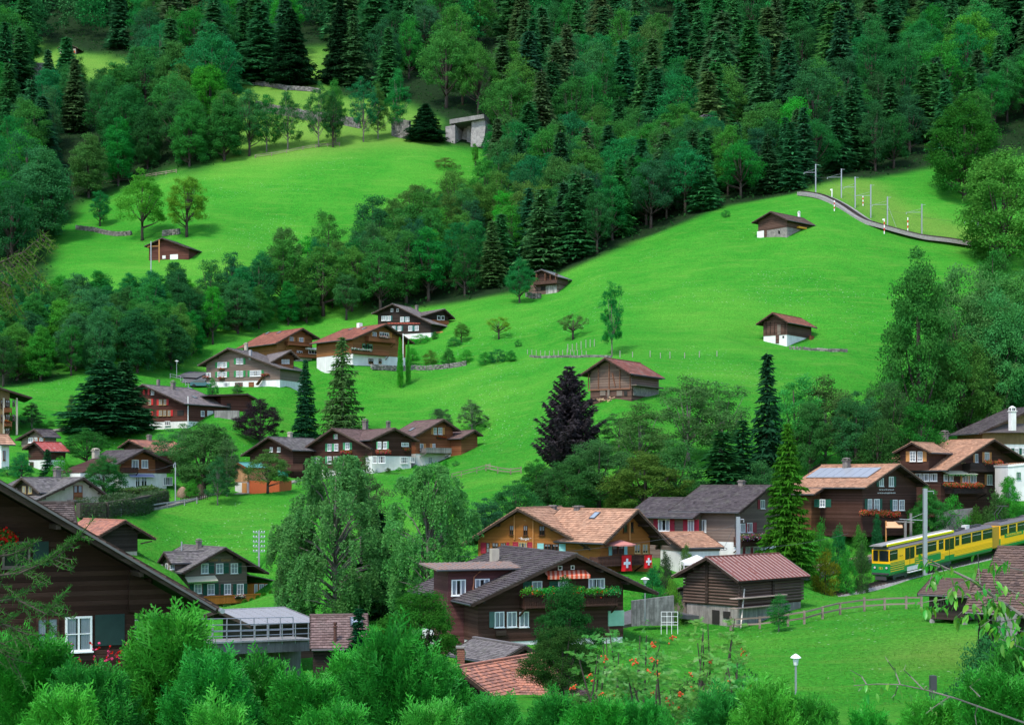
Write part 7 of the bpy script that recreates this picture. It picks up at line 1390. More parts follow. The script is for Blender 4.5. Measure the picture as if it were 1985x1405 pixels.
tree('hb', Z1, 1868, 870, 650, 180, 'yellow green lime tree above the terracotta roof', Y=232, color=(.06, .22, .03), v=0); tree('hb', Z1, 1960, 850, 620, 150, 'dense green tree at the right edge above the hipped roof', Y=240, color=(.035, .17, .03), v=2); tree('oval', Z1, 1870, 390, 182, 130, 'large oval green tree standing on the upper right meadow', color=(.03, .17, .02), v=4); tree('oval', Z1, 1945, 520, 285, 170, 'olive green tree right of the upper railway bank', color=(.08, .26, .035), v=0, Y=338)
for k, (x, pb, pt, w_, kd, c_, Y_, lb) in enumerate([
    (1240, 1010, 780, 130, 'airy', (.05, .145, .04), 196, 'leafy tree below the lowest barn, left of the rowan like group'), (1335, 985, 725, 150, 'airy', (.06, .16, .04), 204, 'thin stemmed wispy tree in the middle band, highest of the pale ones'), (1395, 985, 735, 120, 'airy', (.055, .15, .045), 206, 'wispy tree just right of the highest pale one'),
    (1160, 1000, 850, 150, 'hb', (.05, .14, .035), 186, 'greyish green tree right below the copper beech'), (1110, 1000, 880, 110, 'hb', (.03, .12, .03), 184, 'dark green shrubby tree under the copper beech'), (1040, 985, 890, 90, 'hb', (.022, .11, .025), 188, 'dark round tree at the left end of the middle band'),
    (1250, 1000, 870, 160, 'hb', (.055, .125, .02), 181, 'tree with yellowing leaves above the orange roof'), (1310, 1000, 850, 130, 'br', (.03, .12, .03), 183, 'mid green tree right of the yellowing one'), (1400, 960, 830, 110, 'sp', (.018, .08, .025), 186, 'broad dark spruce in the middle band'), (1440, 960, 810, 90, 'sp', (.016, .07, .022), 190, 'dark spruce just left of the tall one'),
    (1540, 900, 720, 110, 'br', G_MID, 212, 'leafy tree behind the tall dark spruce'), (1600, 900, 730, 120, 'airy', (.045, .13, .035), 214, 'loose tree above the solar panel chalet roof'), (1660, 905, 760, 120, 'hb', (.03, .115, .028), 206, 'dark tree directly above the solar panels'), (1720, 880, 740, 110, 'hb', (.035, .12, .03), 210, 'dense tree above the left roof end of the dormer chalet'), (1700, 890, 800, 110, 'br', (.02, .10, .02), 200, 'dark understorey tree beside the dormer chalet'),
    (940, 1030, 965, 90, 'hb', (.03, .12, .035), 172, 'bushy tree left of the orange gable'), (1000, 985, 930, 90, 'br', (.03, .13, .03), 178, 'small tree above the orange gable'), (1060, 965, 905, 80, 'br', (.025, .115, .03), 186, 'round tree left of the middle band'), (1480, 985, 880, 80, 'br', (.03, .12, .03), 184, 'leafy tree behind the chimney of the chalet with crimson shutters'), (1570, 880, 770, 90, 'hb', (.04, .13, .03), 208, 'tree right of the tall dark spruce'), (1780, 870, 770, 110, 'br', (.025, .11, .02), 206, 'deep green tree behind the chimney of the dormer chalet'), (1640, 860, 760, 90, 'airy', (.06, .13, .04), 222, 'pale loose tree at the lower edge of the main meadow'), (1200, 930, 800, 80, 'airy', (.045, .14, .035), 206, 'slim tree below the right corner of the lowest barn')]):
    tree(kd, Z1, x, pb, pt, w_ * 1.15, lb, Y=Y_, color=tuple(q * 1.3 for q in c_))
# ---- gardens near the solar panel chalet and the orange chalet
gl = [(1590, 1075, 1000, 60, 'bush', G_MID, 168, 'leafy shrub right of the cypress'), (1625, 1060, 1010, 56, 'bush', G_TEAL, 176, 'shrub below the left wall of the solar panel chalet'), (1665, 1060, 1010, 50, 'bush', G_MID, 176, 'shrub below the ivy post of the solar panel chalet'), (1700, 1040, 990, 24, 'cone', G_DRK, 179, 'dark columnar conifer in front of the geranium boxes'), (1800, 1030, 940, 90, 'hb', (.04, .20, .04), 187, 'dense leafy tree between the solar panel chalet and the mast'), (1850, 990, 945, 70, 'bush', G_BRT, 192, 'rounded hedge bush below the dormer chalet'), (1930, 1000, 945, 80, 'bush', (.05, .12, .03), 194, 'grey green shrub before the dormer chalet'), (1890, 1010, 975, 60, 'bush', (.06, .13, .02), 192, 'olive shrub behind the train roof'), (1955, 950, 915, 60, 'br', G_BRT, 195, 'small bright tree at the white building'), (1600, 1085, 1060, 70, 'bush', (.16, .22, .02), 165, 'yellow flowering shrub above the lane'), (1640, 1080, 1060, 60, 'bush', G_BRT, 166, 'bright green shrub above the lane'), (1670, 1075, 1045, 44, 'bush', (.06, .12, .04), 167, 'greyish shrub near the front of the train'),
      (1265, 1125, 1088, 60, 'bush', G_TEAL, 142, 'shrub with white flowers under the swiss flags'), (1290, 1100, 1060, 40, 'bush', (.05, .11, .05), 146, 'grey leaved shrub beside the small swiss flag'), (1300, 1140, 1105, 44, 'bush', G_YEL, 138, 'yellow green round shrub left of the log barn'), (1330, 1090, 1050, 40, 'bush', G_OLV, 152, 'shrub beside the white tent'), (1275, 1160, 1125, 50, 'bush', G_MID, 136, 'low shrub at the top of the concrete wall')]
for x, pb, pt, w_, kd, c_, Y_, lb in gl: tree(kd, Z1, x, pb, pt, w_, lb, Y=Y_, color=c_)
for k, (x, pb, pt, w_, c_) in enumerate([(800, 700, 672, 30, G_BRT), (835, 705, 676, 40, G_OLV), (870, 708, 672, 44, G_MID), (905, 702, 675, 40, G_BRT), (940, 706, 680, 44, G_MID), (965, 702, 672, 40, G_DRK), (990, 700, 676, 36, G_MID), (815, 665, 645, 60, G_BRT), (880, 670, 652, 50, G_MID), (1540 / 1, 0, 0, 0, None)]):
    if c_: tree('bush', Z1, x, pb, pt, w_, 'rock garden shrub right of the twin chalets, ' + ['first from the left in the lower row', 'second in the lower row', 'third in the lower row', 'fourth in the lower row', 'fifth in the lower row', 'sixth and darkest in the lower row', 'last at the right end', 'left one of the upper pair', 'right one of the upper pair'][k], color=c_, group='rock garden shrubs')
for k, (x, yb, yt, w_, c_) in enumerate([(1245, 1212, 1180, 70, G_MID), (1330, 1205, 1172, 60, G_OLV), (1400, 1200, 1168, 50, G_BRT), (1510, 1198, 1152, 66, G_BRT), (1570, 1190, 1158, 50, G_MID), (1640, 1178, 1130, 60, G_TEAL), (1700, 1170, 1120, 60, G_BRT), (1765, 1165, 1125, 50, G_MID), (900, 1258, 1222, 60, G_MID), (1080, 1245, 1205, 60, G_OLV)]):
    tree('bush', ZE, x, yb, yt, w_, 'garden bush along the foot of the middle row of chalets, ' + ['first', 'second', 'third', 'fourth', 'fifth', 'sixth', 'seventh', 'eighth', 'ninth', 'tenth'][[2, 3, 4, 5, 6, 7, 8, 9, 0, 1][k]] + ' from the left', color=c_, group='garden bushes of the middle row')
# clipped hedge
def hedge(label, pts, Z, h, th=1.2, color=G_MID, name='hedge'):
    c = [hit(*Z(*p)) for p in pts]; r = empty(name, c[0], label, 'hedge'); vs = []
    rg = np.random.RandomState(3)
    for a, b in zip(c, c[1:]):
        d = b - a; L = d.length; d.normalize(); nr = Vector((-d.y, d.x, 0)).normalized(); N = int(L * 520); s_ = rg.rand(N) * L; face = rg.rand(N); hh = rg.rand(N) * h; ww = (rg.rand(N) - .5) * th
        top_ = face < .3; hh[top_] = h; fr = ~top_; ww[fr] = np.where(face[fr] < .72, -th / 2, th / 2)
        base = np.array(a)[None] + np.array(d)[None] * s_[:, None] + np.array(nr)[None] * ww[:, None]; gz = ground(base[:, 0], base[:, 1]); base[:, 2] = gz + hh; vs.append(base + rg.normal(size=base.shape) * .05)
    p = np.concatenate(vs) - np.array(c[0]); v, f = leaves_at(p, rg.normal(size=p.shape), .15, rg, .7); o = link('leaves', np_mesh('leaves', v, f), LEAFG, r); o.color = (*color, 1)
    mb = MB()
    for a, b in zip(c, c[1:]): mb.bar(a + UP * (h * .45), b + UP * (h * .45), th * .8, h * .9)
    mb.build('twigs', BARK, r); return r
hedge('long clipped beech hedge along the fenced path', [(600, 1085), (800, 1080), (1000, 1045), (1150, 1010), (1270, 975)], ZF, 2.1, 1.6, (.05, .11, .03)); hedge('low clipped hedge behind the long clipped hedge', [(860, 935), (1000, 925), (1200, 905)], ZF, 1.2, 1.5, (.05, .16, .02)); hedge('green hedge below the dormer chalet terrace', [(1180, 838), (1345, 835)], ZL, 1.1, 1.2, (.02, .14, .015))
# haystacks
HAY = NT('hay'); v_ = HAY.coord(); HAY = HAY.principled(HAY.mix(HAY.noise(8, 5, HAY.mapping(v_, (3, 3, .6))), (.20, .13, .08), (.42, .30, .20)), .95)
for k, (x, yb, yt, w_) in enumerate(((1268, 930, 862, 62), (1405, 925, 842, 85), (1540, 902, 822, 78))):
    c = hit(*ZF(x, yb)); h = P(*ZF(x, yt), c.y).z - c.z; R = w_ / 3.97 * c.y / F / 2; r = empty('haystack', c, ['haystack half hidden by the hedge end', 'brown haystack in the middle between the hedge and the other stack', 'brown haystack nearest the garden fence'][k], 'haystack', 'haystacks'); b = MB(); b.lathe(c - UP * .2, [(R * .8, 0), (R, h * .3), (R * .95, h * .55), (R * .6, h * .9), (R * .2, h * 1.08)], 14); o = b.build('hay', HAY, r, smooth=True)
    rg = np.random.RandomState(k); n = 900; az = rg.rand(n) * 6.28; hh = rg.rand(n); rr = np.interp(hh, [0, .3, .55, .9, 1], [R * .82, R, R * .95, R * .6, R * .2]); p = np.stack([rr * np.cos(az), rr * np.sin(az), hh * h - .1], 1)
    t_ = np.stack([np.cos(az) * .3, np.sin(az) * .3, -np.ones(n)], 1) + rg.normal(size=(n, 3)) * .4; u = np.stack([-np.sin(az), np.cos(az), 0 * az], 1) * .02; tag(link('straw', np_mesh('straw', np.stack([p - u, p + u, p + u + t_ * .22, p - u + t_ * .22], 1).reshape(-1, 3), np.arange(n * 4).reshape(-1, 4)), HAY, r), kind='stuff')
# ---- the woods
FOREST = []
CN = {}
def wood_fill(poly, n, dmin, mix, hr, colors, where, group, seed, excl=(), wr=(.5, .75), far=None):
    rnd = random.Random(seed); x0 = min(p[0] for p in poly); x1 = max(p[0] for p in poly); y0 = min(p[1] for p in poly); y1 = max(p[1] for p in poly); k = 0; tr = 0
    while k < n and tr < n * 14:
        tr += 1; x = rnd.uniform(x0, x1); y = rnd.uniform(y0, y1); a_ = np.array([x]); b_ = np.array([y])
        if not inpoly(a_, b_, poly)[0] or any(inpoly(a_, b_, e)[0] for e in excl): continue
        c = hit(x, y)
        if any((c.x - q[0]) ** 2 + (c.y - q[1]) ** 2 < dmin * dmin for q in FOREST): continue
        FOREST.append((c.x, c.y)); k += 1; kd = rnd.choices([m_[0] for m_ in mix], [m_[1] for m_ in mix])[0]; h = rnd.uniform(*hr) * (1.12 if kd in ('sp', 'lar') else 1)
        cl = rnd.choice(colors[kd]); wd = h * (rnd.uniform(.4, .6) if kd in ('sp', 'lar') else rnd.uniform(*wr)); st = random.getstate(); random.seed(tr + seed * 1000)
        if far is not None: far.append((kd, c, h, wd, cl))
        else:
            wh = where(x, y) if callable(where) else where; cn = {G_MID: 'mid green', G_TEAL: 'bluish green', G_BLU: 'grey green', G_BRT: 'bright green', G_YEL: 'yellow green', G_DRK: 'dark green'}.get(cl, 'deep green'); kn = 'spruce' if kd == 'sp' else 'broadleaf tree'
            plant(kd, c - UP * .2, h, wd, ('dark spruce ' if kd == 'sp' else cn + ' broadleaf tree ') + wh, kn + 's ' + wh, cl)
        random.setstate(st)
    return k
BC = [G_MID, G_TEAL, G_TEAL, (.03, .15, .045), (.05, .22, .04), G_BLU, G_BRT, G_DRK, (.055, .20, .04), (.07, .22, .04)]; DC = [G_MID, G_DRK, G_TEAL, (.022, .12, .04), (.03, .13, .04)]
SC = [(.035, .16, .052), (.04, .19, .058), (.032, .14, .052), (.055, .20, .058), (.075, .17, .06)]
def upw(x, y):
    return ('high in the wood ' if y < 150 else 'low in the wood ') + ['at the left', 'above the grassy terrace', 'above the stone gallery', 'around the grey rock face', 'left of the railway wood mouth', 'above the upper railway', 'at the right edge'][min(6, max(0, int(x // 300)))]
n1 = wood_fill([(880, 580), (1000, 556), (1200, 474), (1400, 394), (1560, 366), (1560, 340), (1400, 352), (1200, 430), (1000, 520), (900, 560)], 46, 4.2, [('br', .5), ('sp', .5)], (14, 20), {'br': DC, 'sp': SC}, lambda x, y: 'at the lower edge of the wood ' + ('behind the tilted roof barn' if x < 1120 else 'above the main meadow' if x < 1350 else 'left of the upper railway'), '', 1)
n2 = wood_fill([(1560, 345), (1700, 335), (1815, 318), (1985, 285), (2060, 270), (2060, 180), (1560, 290)], 36, 5.5, [('br', .6), ('sp', .4)], (16, 23), {'br': DC, 'sp': SC}, lambda x, y: 'at the foot of the wood ' + ('behind the first railway masts' if x < 1720 else 'above the upper right meadow'), '', 2)
n3 = wood_fill([(430, 605), (560, 585), (650, 545), (780, 480), (960, 420), (1060, 430), (1180, 470), (1000, 545), (880, 575), (700, 610), (600, 615), (430, 620)], 54, 5.2, [('br', 1)], (15, 21), {'br': BC}, lambda x, y: 'in the band between the two meadows ' + ('above the left wooded bank' if x < 560 else 'above the twin chalets' if x < 800 else 'behind the highest chalet'), '', 3)
n3b = wood_fill([(960, 330), (1200, 330), (1560, 330), (1400, 350), (1200, 425), (1060, 440), (960, 400)], 48, 6.2, [('br', .7), ('sp', .3)], (17, 23), {'br': BC, 'sp': SC}, lambda x, y: 'in the wood right of the stone gallery' if x < 1230 else 'in the wood left of the railway mouth', '', 4, excl=[[(860, 250), (960, 250), (960, 340), (860, 340)]])
n4 = wood_fill([(-60, 720), (-60, 640), (120, 628), (300, 625), (430, 605), (700, 600), (700, 622), (600, 628), (480, 634), (440, 662), (380, 690), (330, 722), (130, 735), (0, 752)], 74, 4.6, [('br', .3), ('oval', .7)], (10, 15), {'br': BC, 'oval': BC}, lambda x, y: 'on the wooded bank ' + ('at the left edge' if x < 160 else 'behind the big firs' if x < 330 else 'above the green shuttered chalet'), '', 5)
n4b = wood_fill([(300, 668), (430, 645), (590, 628), (720, 600), (720, 590), (430, 602), (300, 630)], 22, 3.6, [('oval', 1)], (8, 12), {'oval': BC}, 'close behind the twin and green shuttered chalets', '', 15)
n5 = wood_fill([(-60, 540), (70, 520), (110, 430), (150, 395), (330, 335), (420, 318), (500, 306), (500, 262), (430, 240), (250, 200), (-60, 200)], 52, 6.0, [('br', .5), ('oval', .35), ('sp', .15)], (18, 26), {'br': BC, 'oval': BC, 'sp': SC}, lambda x, y: 'in the wood ' + ('at the left edge above the hut meadow' if x < 150 else 'left of the upper meadow'), '', 6)
n6 = wood_fill([(500, 304), (560, 296), (780, 270), (780, 262), (560, 285), (500, 296)], 15, 4.0, [('airy', .7), ('br', .3)], (17, 23), {'br': DC, 'airy': [G_MID, G_TEAL, (.05, .19, .04)]}, 'in the row along the retaining wall above the upper meadow', '', 7, wr=(.42, .58))
TERR = [[(420, 150), (640, 182), (820, 205), (860, 240), (960, 250), (960, 340), (860, 300), (560, 290), (420, 318), (440, 230)], [(60, 82), (290, 104), (290, 160), (200, 240), (70, 240)], [(590, 90), (640, 90), (640, 195), (520, 180)], [(1140, 262), (1240, 262), (1240, 325), (1150, 325)], [(1720, 40), (1900, 40), (1900, 95), (1740, 95)]]
LOWW = [(-80, 200), (420, 250), (420, 150), (860, 235), (960, 330), (1560, 330), (1700, 300), (2060, 180), (2060, 90), (-80, 90)]
n7 = wood_fill(LOWW, 162, 7.4, [('br', .52), ('sp', .48)], (23, 31), {'br': BC, 'sp': SC}, upw, '', 8, excl=TERR)
FAR = []
n8 = wood_fill([(-80, 105), (2060, 105), (2060, -75), (-80, -75)], 260, 7.0, [('br', .5), ('sp', .5)], (21, 29), {'br': DC + [G_TEAL, G_BLU], 'sp': SC}, '', '', 9, far=FAR, excl=TERR)
# the farthest trees read as one mass: one object per kind of tree, each tree with its own tint
def mass(kd, name, label, protos):
    V, C = [], []
    for i, (k_, c, h, wd, cl) in enumerate([f for f in FAR if f[0] == kd]):
        v = protos[i % len(protos)]; a = i * 2.4; sx = wd / NATW[kd]; R2 = np.array([[math.cos(a), -math.sin(a), 0], [math.sin(a), math.cos(a), 0], [0, 0, 1]]); V.append((v * np.array([sx, sx, h])) @ R2.T + np.array(c)); C.append(np.tile(np.array([*cl, 1.]) * (.8 + .4 * ((i * 7) % 10) / 10), (len(v), 1)))
    v = np.concatenate(V); me = np_mesh(name, v, np.arange(len(v)).reshape(-1, 4)); ca_ = me.color_attributes.new('tint', 'FLOAT_COLOR', 'POINT'); ca_.data.foreach_set('color', np.concatenate(C).astype(np.float32).ravel()); o = link(name, me, LEAFM); tag(o, label, kind='stuff')
t = NT('far_leaves'); at = t.n('ShaderNodeVertexColor', layer_name='tint'); g_ = t.n('ShaderNodeNewGeometry'); cc = t.mix(1.0, at.outputs[0], t.mix(g_.outputs['Random Per Island'], (.65,) * 3, (1.3,) * 3), 'MULTIPLY'); d_ = t.n('ShaderNodeBsdfDiffuse'); r_ = t.n('ShaderNodeBsdfTranslucent'); mx = t.n('ShaderNodeMixShader'); mx.inputs[0].default_value = .3
t.l(cc, d_.inputs[0]); t.l(cc, r_.inputs[0]); t.l(d_.outputs[0], mx.inputs[1]); t.l(r_.outputs[0], mx.inputs[2]); t.l(mx.outputs[0], t.out.inputs[0]); LEAFM = t.m
def crownv(p): me = p[1][1]; a = np.zeros(len(me.vertices) * 3, np.float32); me.vertices.foreach_get('co', a); return a.reshape(-1, 3)
LB = [crownv(proto_broad(180 + i, 56, 24, .046, .62, .12, .085)) for i in range(3)]; LS = [crownv(proto_conifer(190 + i, .34, .04, 20, 7, .058, .3, .75)) for i in range(3)]
mass('br', 'far_broadleaf_wood', 'broadleaf trees massed along the top of the slope', LB); mass('sp', 'far_spruce_wood', 'spruces massed along the top of the slope', LS)
tree('fir', ZA, 1585, 505, 40, 250, 'big dark spruce standing on the terrace high in the wood, left of two', color=(.012, .06, .02), v=0, Y=530, name='spruce_tree', cat='spruce'); tree('fir', ZA, 1850, 470, -20, 230, 'big dark spruce standing on the terrace high in the wood, right of two', color=(.015, .055, .022), v=1, Y=536, name='spruce_tree', cat='spruce'); tree('fir', ZB, 520, 800, 560, 210, 'broad dark yew like conifer left of the stone gallery', color=(.014, .06, .022), Y=462, name='yew_tree', cat='tree')
tree('br', ZA, 45, 480, 30, 300, 'big tree at the top left corner beside the grassy ledge', Y=560, color=G_MID, v=4); tree('br', ZB, 790, 905, 770, 55, 'small bright tree in front of the stone gallery', color=G_BRT, v=3); tree('bush', ZB, 625, 915, 850, 120, 'low bramble patch on the meadow before the gallery', color=G_OLV, v=1)
print('FOREST', n1, n2, n3, n3b, n4, n5, n6, n7, n8)
# undergrowth under the trees: one uncountable mass
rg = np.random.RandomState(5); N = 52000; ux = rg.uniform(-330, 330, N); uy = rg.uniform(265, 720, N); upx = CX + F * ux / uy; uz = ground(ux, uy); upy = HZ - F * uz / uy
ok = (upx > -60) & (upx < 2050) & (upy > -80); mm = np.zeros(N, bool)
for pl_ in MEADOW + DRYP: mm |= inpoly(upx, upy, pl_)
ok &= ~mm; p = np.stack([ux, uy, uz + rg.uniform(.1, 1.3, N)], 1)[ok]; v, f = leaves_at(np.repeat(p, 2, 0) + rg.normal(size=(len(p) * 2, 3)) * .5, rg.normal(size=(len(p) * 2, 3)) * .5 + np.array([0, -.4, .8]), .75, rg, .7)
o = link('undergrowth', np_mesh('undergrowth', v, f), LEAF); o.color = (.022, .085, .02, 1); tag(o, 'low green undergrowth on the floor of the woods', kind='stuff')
# rock outcrops
def rock(label, Z, poly, Y, yaw=0, depth=6, seed=0):
    x0 = min(p[0] for p in poly); x1 = max(p[0] for p in poly); y0 = min(p[1] for p in poly); y1 = max(p[1] for p in poly); c = P(*Z((x0 + x1) / 2, y1), Y); r_ = P(*Z(x1, y0), Y); W_ = abs(r_.x - c.x) * 2; Hh = r_.z - c.z; n = 46; vs = []
    for i in range(n):
        for j in range(n):
            u = i / (n - 1) - .5; w_ = j / (n - 1); q = Vector((u * 9 + seed, w_ * 7, seed)); d = mnoise.fractal(q, 1.0, 2.2, 6) * 2.2 + abs(mnoise.noise(q * 2.5)) * 1.8; ed = 1 - (2 * u) ** 4 - (2 * w_ - 1) ** 6
            vs.append((c.x + u * W_, c.y + w_ * Hh * .35 - d * max(ed, -.2) - ed * 2, c.z + w_ * Hh))
    idx = np.arange(n * n).reshape(n, n); f = np.stack([idx[:-1, :-1], idx[1:, :-1], idx[1:, 1:], idx[:-1, 1:]], -1).reshape(-1, 4); o = link('rock_face', np_mesh('rock_face', np.array(vs) - np.array(c), f), ROCK, None, c); tag(o, label, 'rock'); return o
t = NT('rock'); v_ = t.coord(); a = t.noise(.25, 6, t.mapping(v_, (1, 1, 2.2)), .7); b_ = t.noise(1.2, 5, v_, .7); ROCK = t.principled(t.ramp(t.math('ADD', t.math('MULTIPLY', a, .6), t.math('MULTIPLY', b_, .4)), [(.35, (.03, .03, .035)), (.5, (.10, .092, .11)), (.65, (.19, .17, .18))]), .95, t.bump(b_, 1, .5), .1)
rock('grey rock face showing between the trees in the middle of the wood', Z1, [(1150, 165), (1228, 262)], 520, seed=3); rock('grey cliff at the top edge of the wood on the right', Z1, [(1700, -30), (1920, 62)], 640, seed=9); rock('small pale rock in the wood above the lime tree', ZC, [(200, 620), (290, 710)], 425, seed=5)
# ---------------------------------------------------------------- things on and around the chalets
FR = paint('flag_red', (.65, .01, .015), .8, .05); FW = paint('flag_white', (.8, .8, .8), .8, .03)
def flag(label, Z, box, g, wall='f', off=1.42):
    o, a, n, u0, u1, z0, z1 = g.rect(Z, box, wall, off); W_, Hh = u1 - u0, z1 - z0; c = o + a * ((u0 + u1) / 2) + UP * z1; r = empty('flag', c, label, 'flag'); k = 10; vs = []; fs = []
    for i in range(k + 1):
        for j in range(k + 1): u = i / k - .5; w_ = j / k; vs.append(c + a * (u * W_) - UP * (w_ * Hh) + n * (.05 * math.sin(u * 9 + w_ * 3) * (.3 + w_)))
    for i in range(k):
        for j in range(k): q = i * (k + 1) + j; fs.append((q, q + 1, q + k + 2, q + k + 1))
    b = MB().add(vs, fs); b.build('cloth', FR, r); m = min(W_, Hh); cc = c - UP * Hh / 2 + n * .075
    b = MB(); b.box(cc, a, n, UP, m * .66, .02, m * .2); b.box(cc, a, n, UP, m * .2, .021, m * .66); b.build('cross', FW, r); b = MB(); b.bar(c - a * (W_ * .55) + UP * .03, c + a * (W_ * .55) + UP * .03, .05); b.build('rod', DWOOD, r)
flag('larger swiss flag hanging from the balcony of the orange chalet', ZI, (1515, 508, 1600, 643), CH1B); flag('smaller swiss flag at the right end of the orange chalet balcony', ZI, (1708, 505, 1774, 618), CH1B)
def umbrella(label, p, R, h, m, tilt=0):
    r = empty('parasol', p, label, 'parasol'); b = MB(); b.tube([p, p + UP * h], [.03, .03], 6); b.build('pole', DWOOD, r); n = 8; top = p + UP * (h + .45); vs = [top]; 
    for i in range(n): a = 2 * math.pi * i / n; vs.append(p + UP * h + Vector((R * math.cos(a), R * math.sin(a), 0)))
    b = MB(); b.add(vs, [(0, i + 1, (i + 1) % n + 1) for i in range(n)]); 
    for i in range(n): q = vs[i + 1]; q2 = vs[(i + 1) % n + 1]; b.quad(q, q2, q2 - UP * .14, q - UP * .14)
    b.build('canopy', m, r)
o, a, n, u0, u1, z0, z1 = CH1B.rect(ZI, (1405, 372, 1600, 415), 'f', .9); q = o + a * ((u0 + u1) / 2) + UP * z0; umbrella('faded red parasol on the balcony of the orange chalet', q - UP * 1.9, (u1 - u0) / 2, 1.9, paint('faded_red_cloth', (.50, .20, .17), .8))
# white party tent between the annex and the barn
c = P(*ZJ(705, 1290), 150); r = empty('party_tent', c, 'white party tent behind the log barn roof', 'tent'); W_ = 1.5; b = MB(); tp_ = c + UP * 2.7
k4 = [c + Vector((sx * W_, sy * W_, 2.0)) for sx, sy in ((-1, -1), (1, -1), (1, 1), (-1, 1))]; b.add([tp_] + k4, [(0, 1, 2), (0, 2, 3), (0, 3, 4), (0, 4, 1)])
for i in range(4): b.quad(k4[i], k4[(i + 1) % 4], k4[(i + 1) % 4] - UP * .3, k4[i] - UP * .3)
b.build('canopy', WHITE, r)
for q in k4: b = MB(); b.bar(q, q - UP * 2.6, .07); b.build('leg', WHITE, r)
# pergola with orange awning in the garden of the solar panel chalet
c = P(*ZL(780, 1080), 181); r = empty('pergola', c, 'garden pergola with a small orange striped awning below the solar panel chalet', 'pergola')
for x_, y_ in ((712, 0), (862, 0), (905, 3)): q = P(*ZL(x_, 1080), 181 + y_); b = MB(); b.bar(q - UP * .6, q + UP * 2.6 if x_ < 900 else q + UP * 3.6, .28 if x_ > 800 else .14); b.build('post', CONC if x_ > 800 else OCHRE, r)
p0 = P(*ZL(712, 975), 180.5); p1 = P(*ZL(842, 975), 180.5); b = MB(); b.prism([p0, p1, p1 + UP * .7 + Vector((.3, 1.6, 0)), p0 + UP * .7 + Vector((.3, 1.6, 0))], UP * .05); b.build('awning', paint('peach_cloth', (.62, .36, .2), .8), r); p0 = P(*ZL(790, 925), 182); p1 = P(*ZL(915, 930), 182); b = MB(); b.bar(p0, p1, 2.0, .15); b.build('roof', CONC, r)
# beehive-like box and street furniture by the lane
c = P(*ZL(42, 1215), 160); r = empty('beehive', c, 'small white box on a stand by the lane left of the train', 'beehive'); b = MB(); b.box(c, (1, 0, 0), (0, 1, 0), UP, .7, .6, .55); b.build('box', WHITE, r); b = MB(); b.box(c + UP * .36, (1, 0, 0), (0, 1, 0), UP, .9, .8, .12); b.build('lid', W_RUST, r); b = MB(); b.box(c - UP * .7, (1, 0, 0), (0, 1, 0), UP, .3, .3, 1.0); b.build('stand', W_GREY, r)
# white garden rack by the log barn
c = P(*ZT(690, 500), 118); r = empty('garden_rack', c, 'white tubular rack standing left of the log barn', 'rack')
zt_, zb_ = P(*ZT(690, 322), 118).z, P(*ZT(690, 500), 118).z; xs_ = [P(ZT(x, 0)[0], 0, 118).x for x in (600, 655, 700, 758)]
for x in xs_: b = MB(); b.tube([(x, 118, zb_ - .3), (x, 118, zt_)], [.022, .022], 6); b.build('upright', WHITE, r)
for f_ in (1, .75, .45, .3): b = MB(); b.tube([(xs_[0], 118, lerp(zb_, zt_, f_)), (xs_[-1], 118, lerp(zb_, zt_, f_))], [.02, .02], 6); b.build('crossbar', WHITE, r)
# green painted board on the dark chalet, doors
CH2.slab(ZI, (1398, 978, 1532, 1108), d=.1, m=paint('pale_green_board', (.26, .48, .34), .7), name='green_board')
# silvery tank at the driveway, boulders in the rock garden
for k, (x, y, w_, h_, lb) in enumerate(((1595, 470, 70, 60, 'large pale boulder in the rock garden'), (1510, 490, 26, 70, 'upright pale rock in the rock garden'), (1630, 510, 40, 30, 'smaller pale boulder at the foot of the large one'), (1685, 335, 50, 30, 'grey boulder beside the highest chalet of the group'))):
    c = hit(*ZE(x, y + h_ / 2)); s_ = c.y / F / 3.308; b = MB(); rnd = random.Random(k); R1 = w_ * s_ / 2; hh = h_ * s_; b.lathe(c - UP * .2, [(R1 * .9, 0), (R1, hh * .4), (R1 * .75, hh * .8), (R1 * .3, hh * 1.1)], 9); b.v = [(v[0] + rnd.uniform(-.12, .12) * R1 * 1.5, v[1] + rnd.uniform(-.12, .12) * R1, v[2] + rnd.uniform(-.1, .1)) for v in b.v]; tag(b.build('boulder', ROCKP, None, loc=c), lb, 'boulder') if 'ROCKP' in globals() else None
# parked car by the driveway
def car_(label, Z, x, y, col_, yaw, Y=None):
    c = hit(*Z(x, y)) if not Y else gpt(*[Z(x, y)[0], Y]); th_ = R_(yaw); a = Vector((math.cos(th_), math.sin(th_), 0)); n = Vector((-math.sin(th_), math.cos(th_), 0)); r = empty('parked_car', c, label, 'car'); pm = paint('car_paint_%d' % int(col_[2] * 100), col_, .3, .03, .6); b = MB()
    prof = [(-2.1, .3), (2.1, .3), (2.1, .75), (1.2, .92), (.5, 1.42), (-1.0, 1.45), (-1.9, .95), (-2.12, .8)]; b.prism([c + a * u - n * .85 + UP * z for u, z in prof], n * 1.7); b.build('body', pm, r)
    b = MB(); pr = [(-1.65, .96), (1.0, .96), (.42, 1.36), (-.95, 1.38)]; b.prism([c + a * u - n * .87 + UP * z for u, z in pr], n * 1.74); b.build('window', TGL, r)
    for u in (-1.3, 1.3):
        for w_ in (-.8, .8): b = MB(); q = c + a * u + n * w_ + UP * .32; b.tube([q - n * .1, q + n * .1], [.32, .32], 12); b.build('wheel', BLK, r)
    return r
car_('dark teal car parked beside the driveway of the green shuttered chalet', ZD, 1545, 1195, (.02, .11, .12), 10)
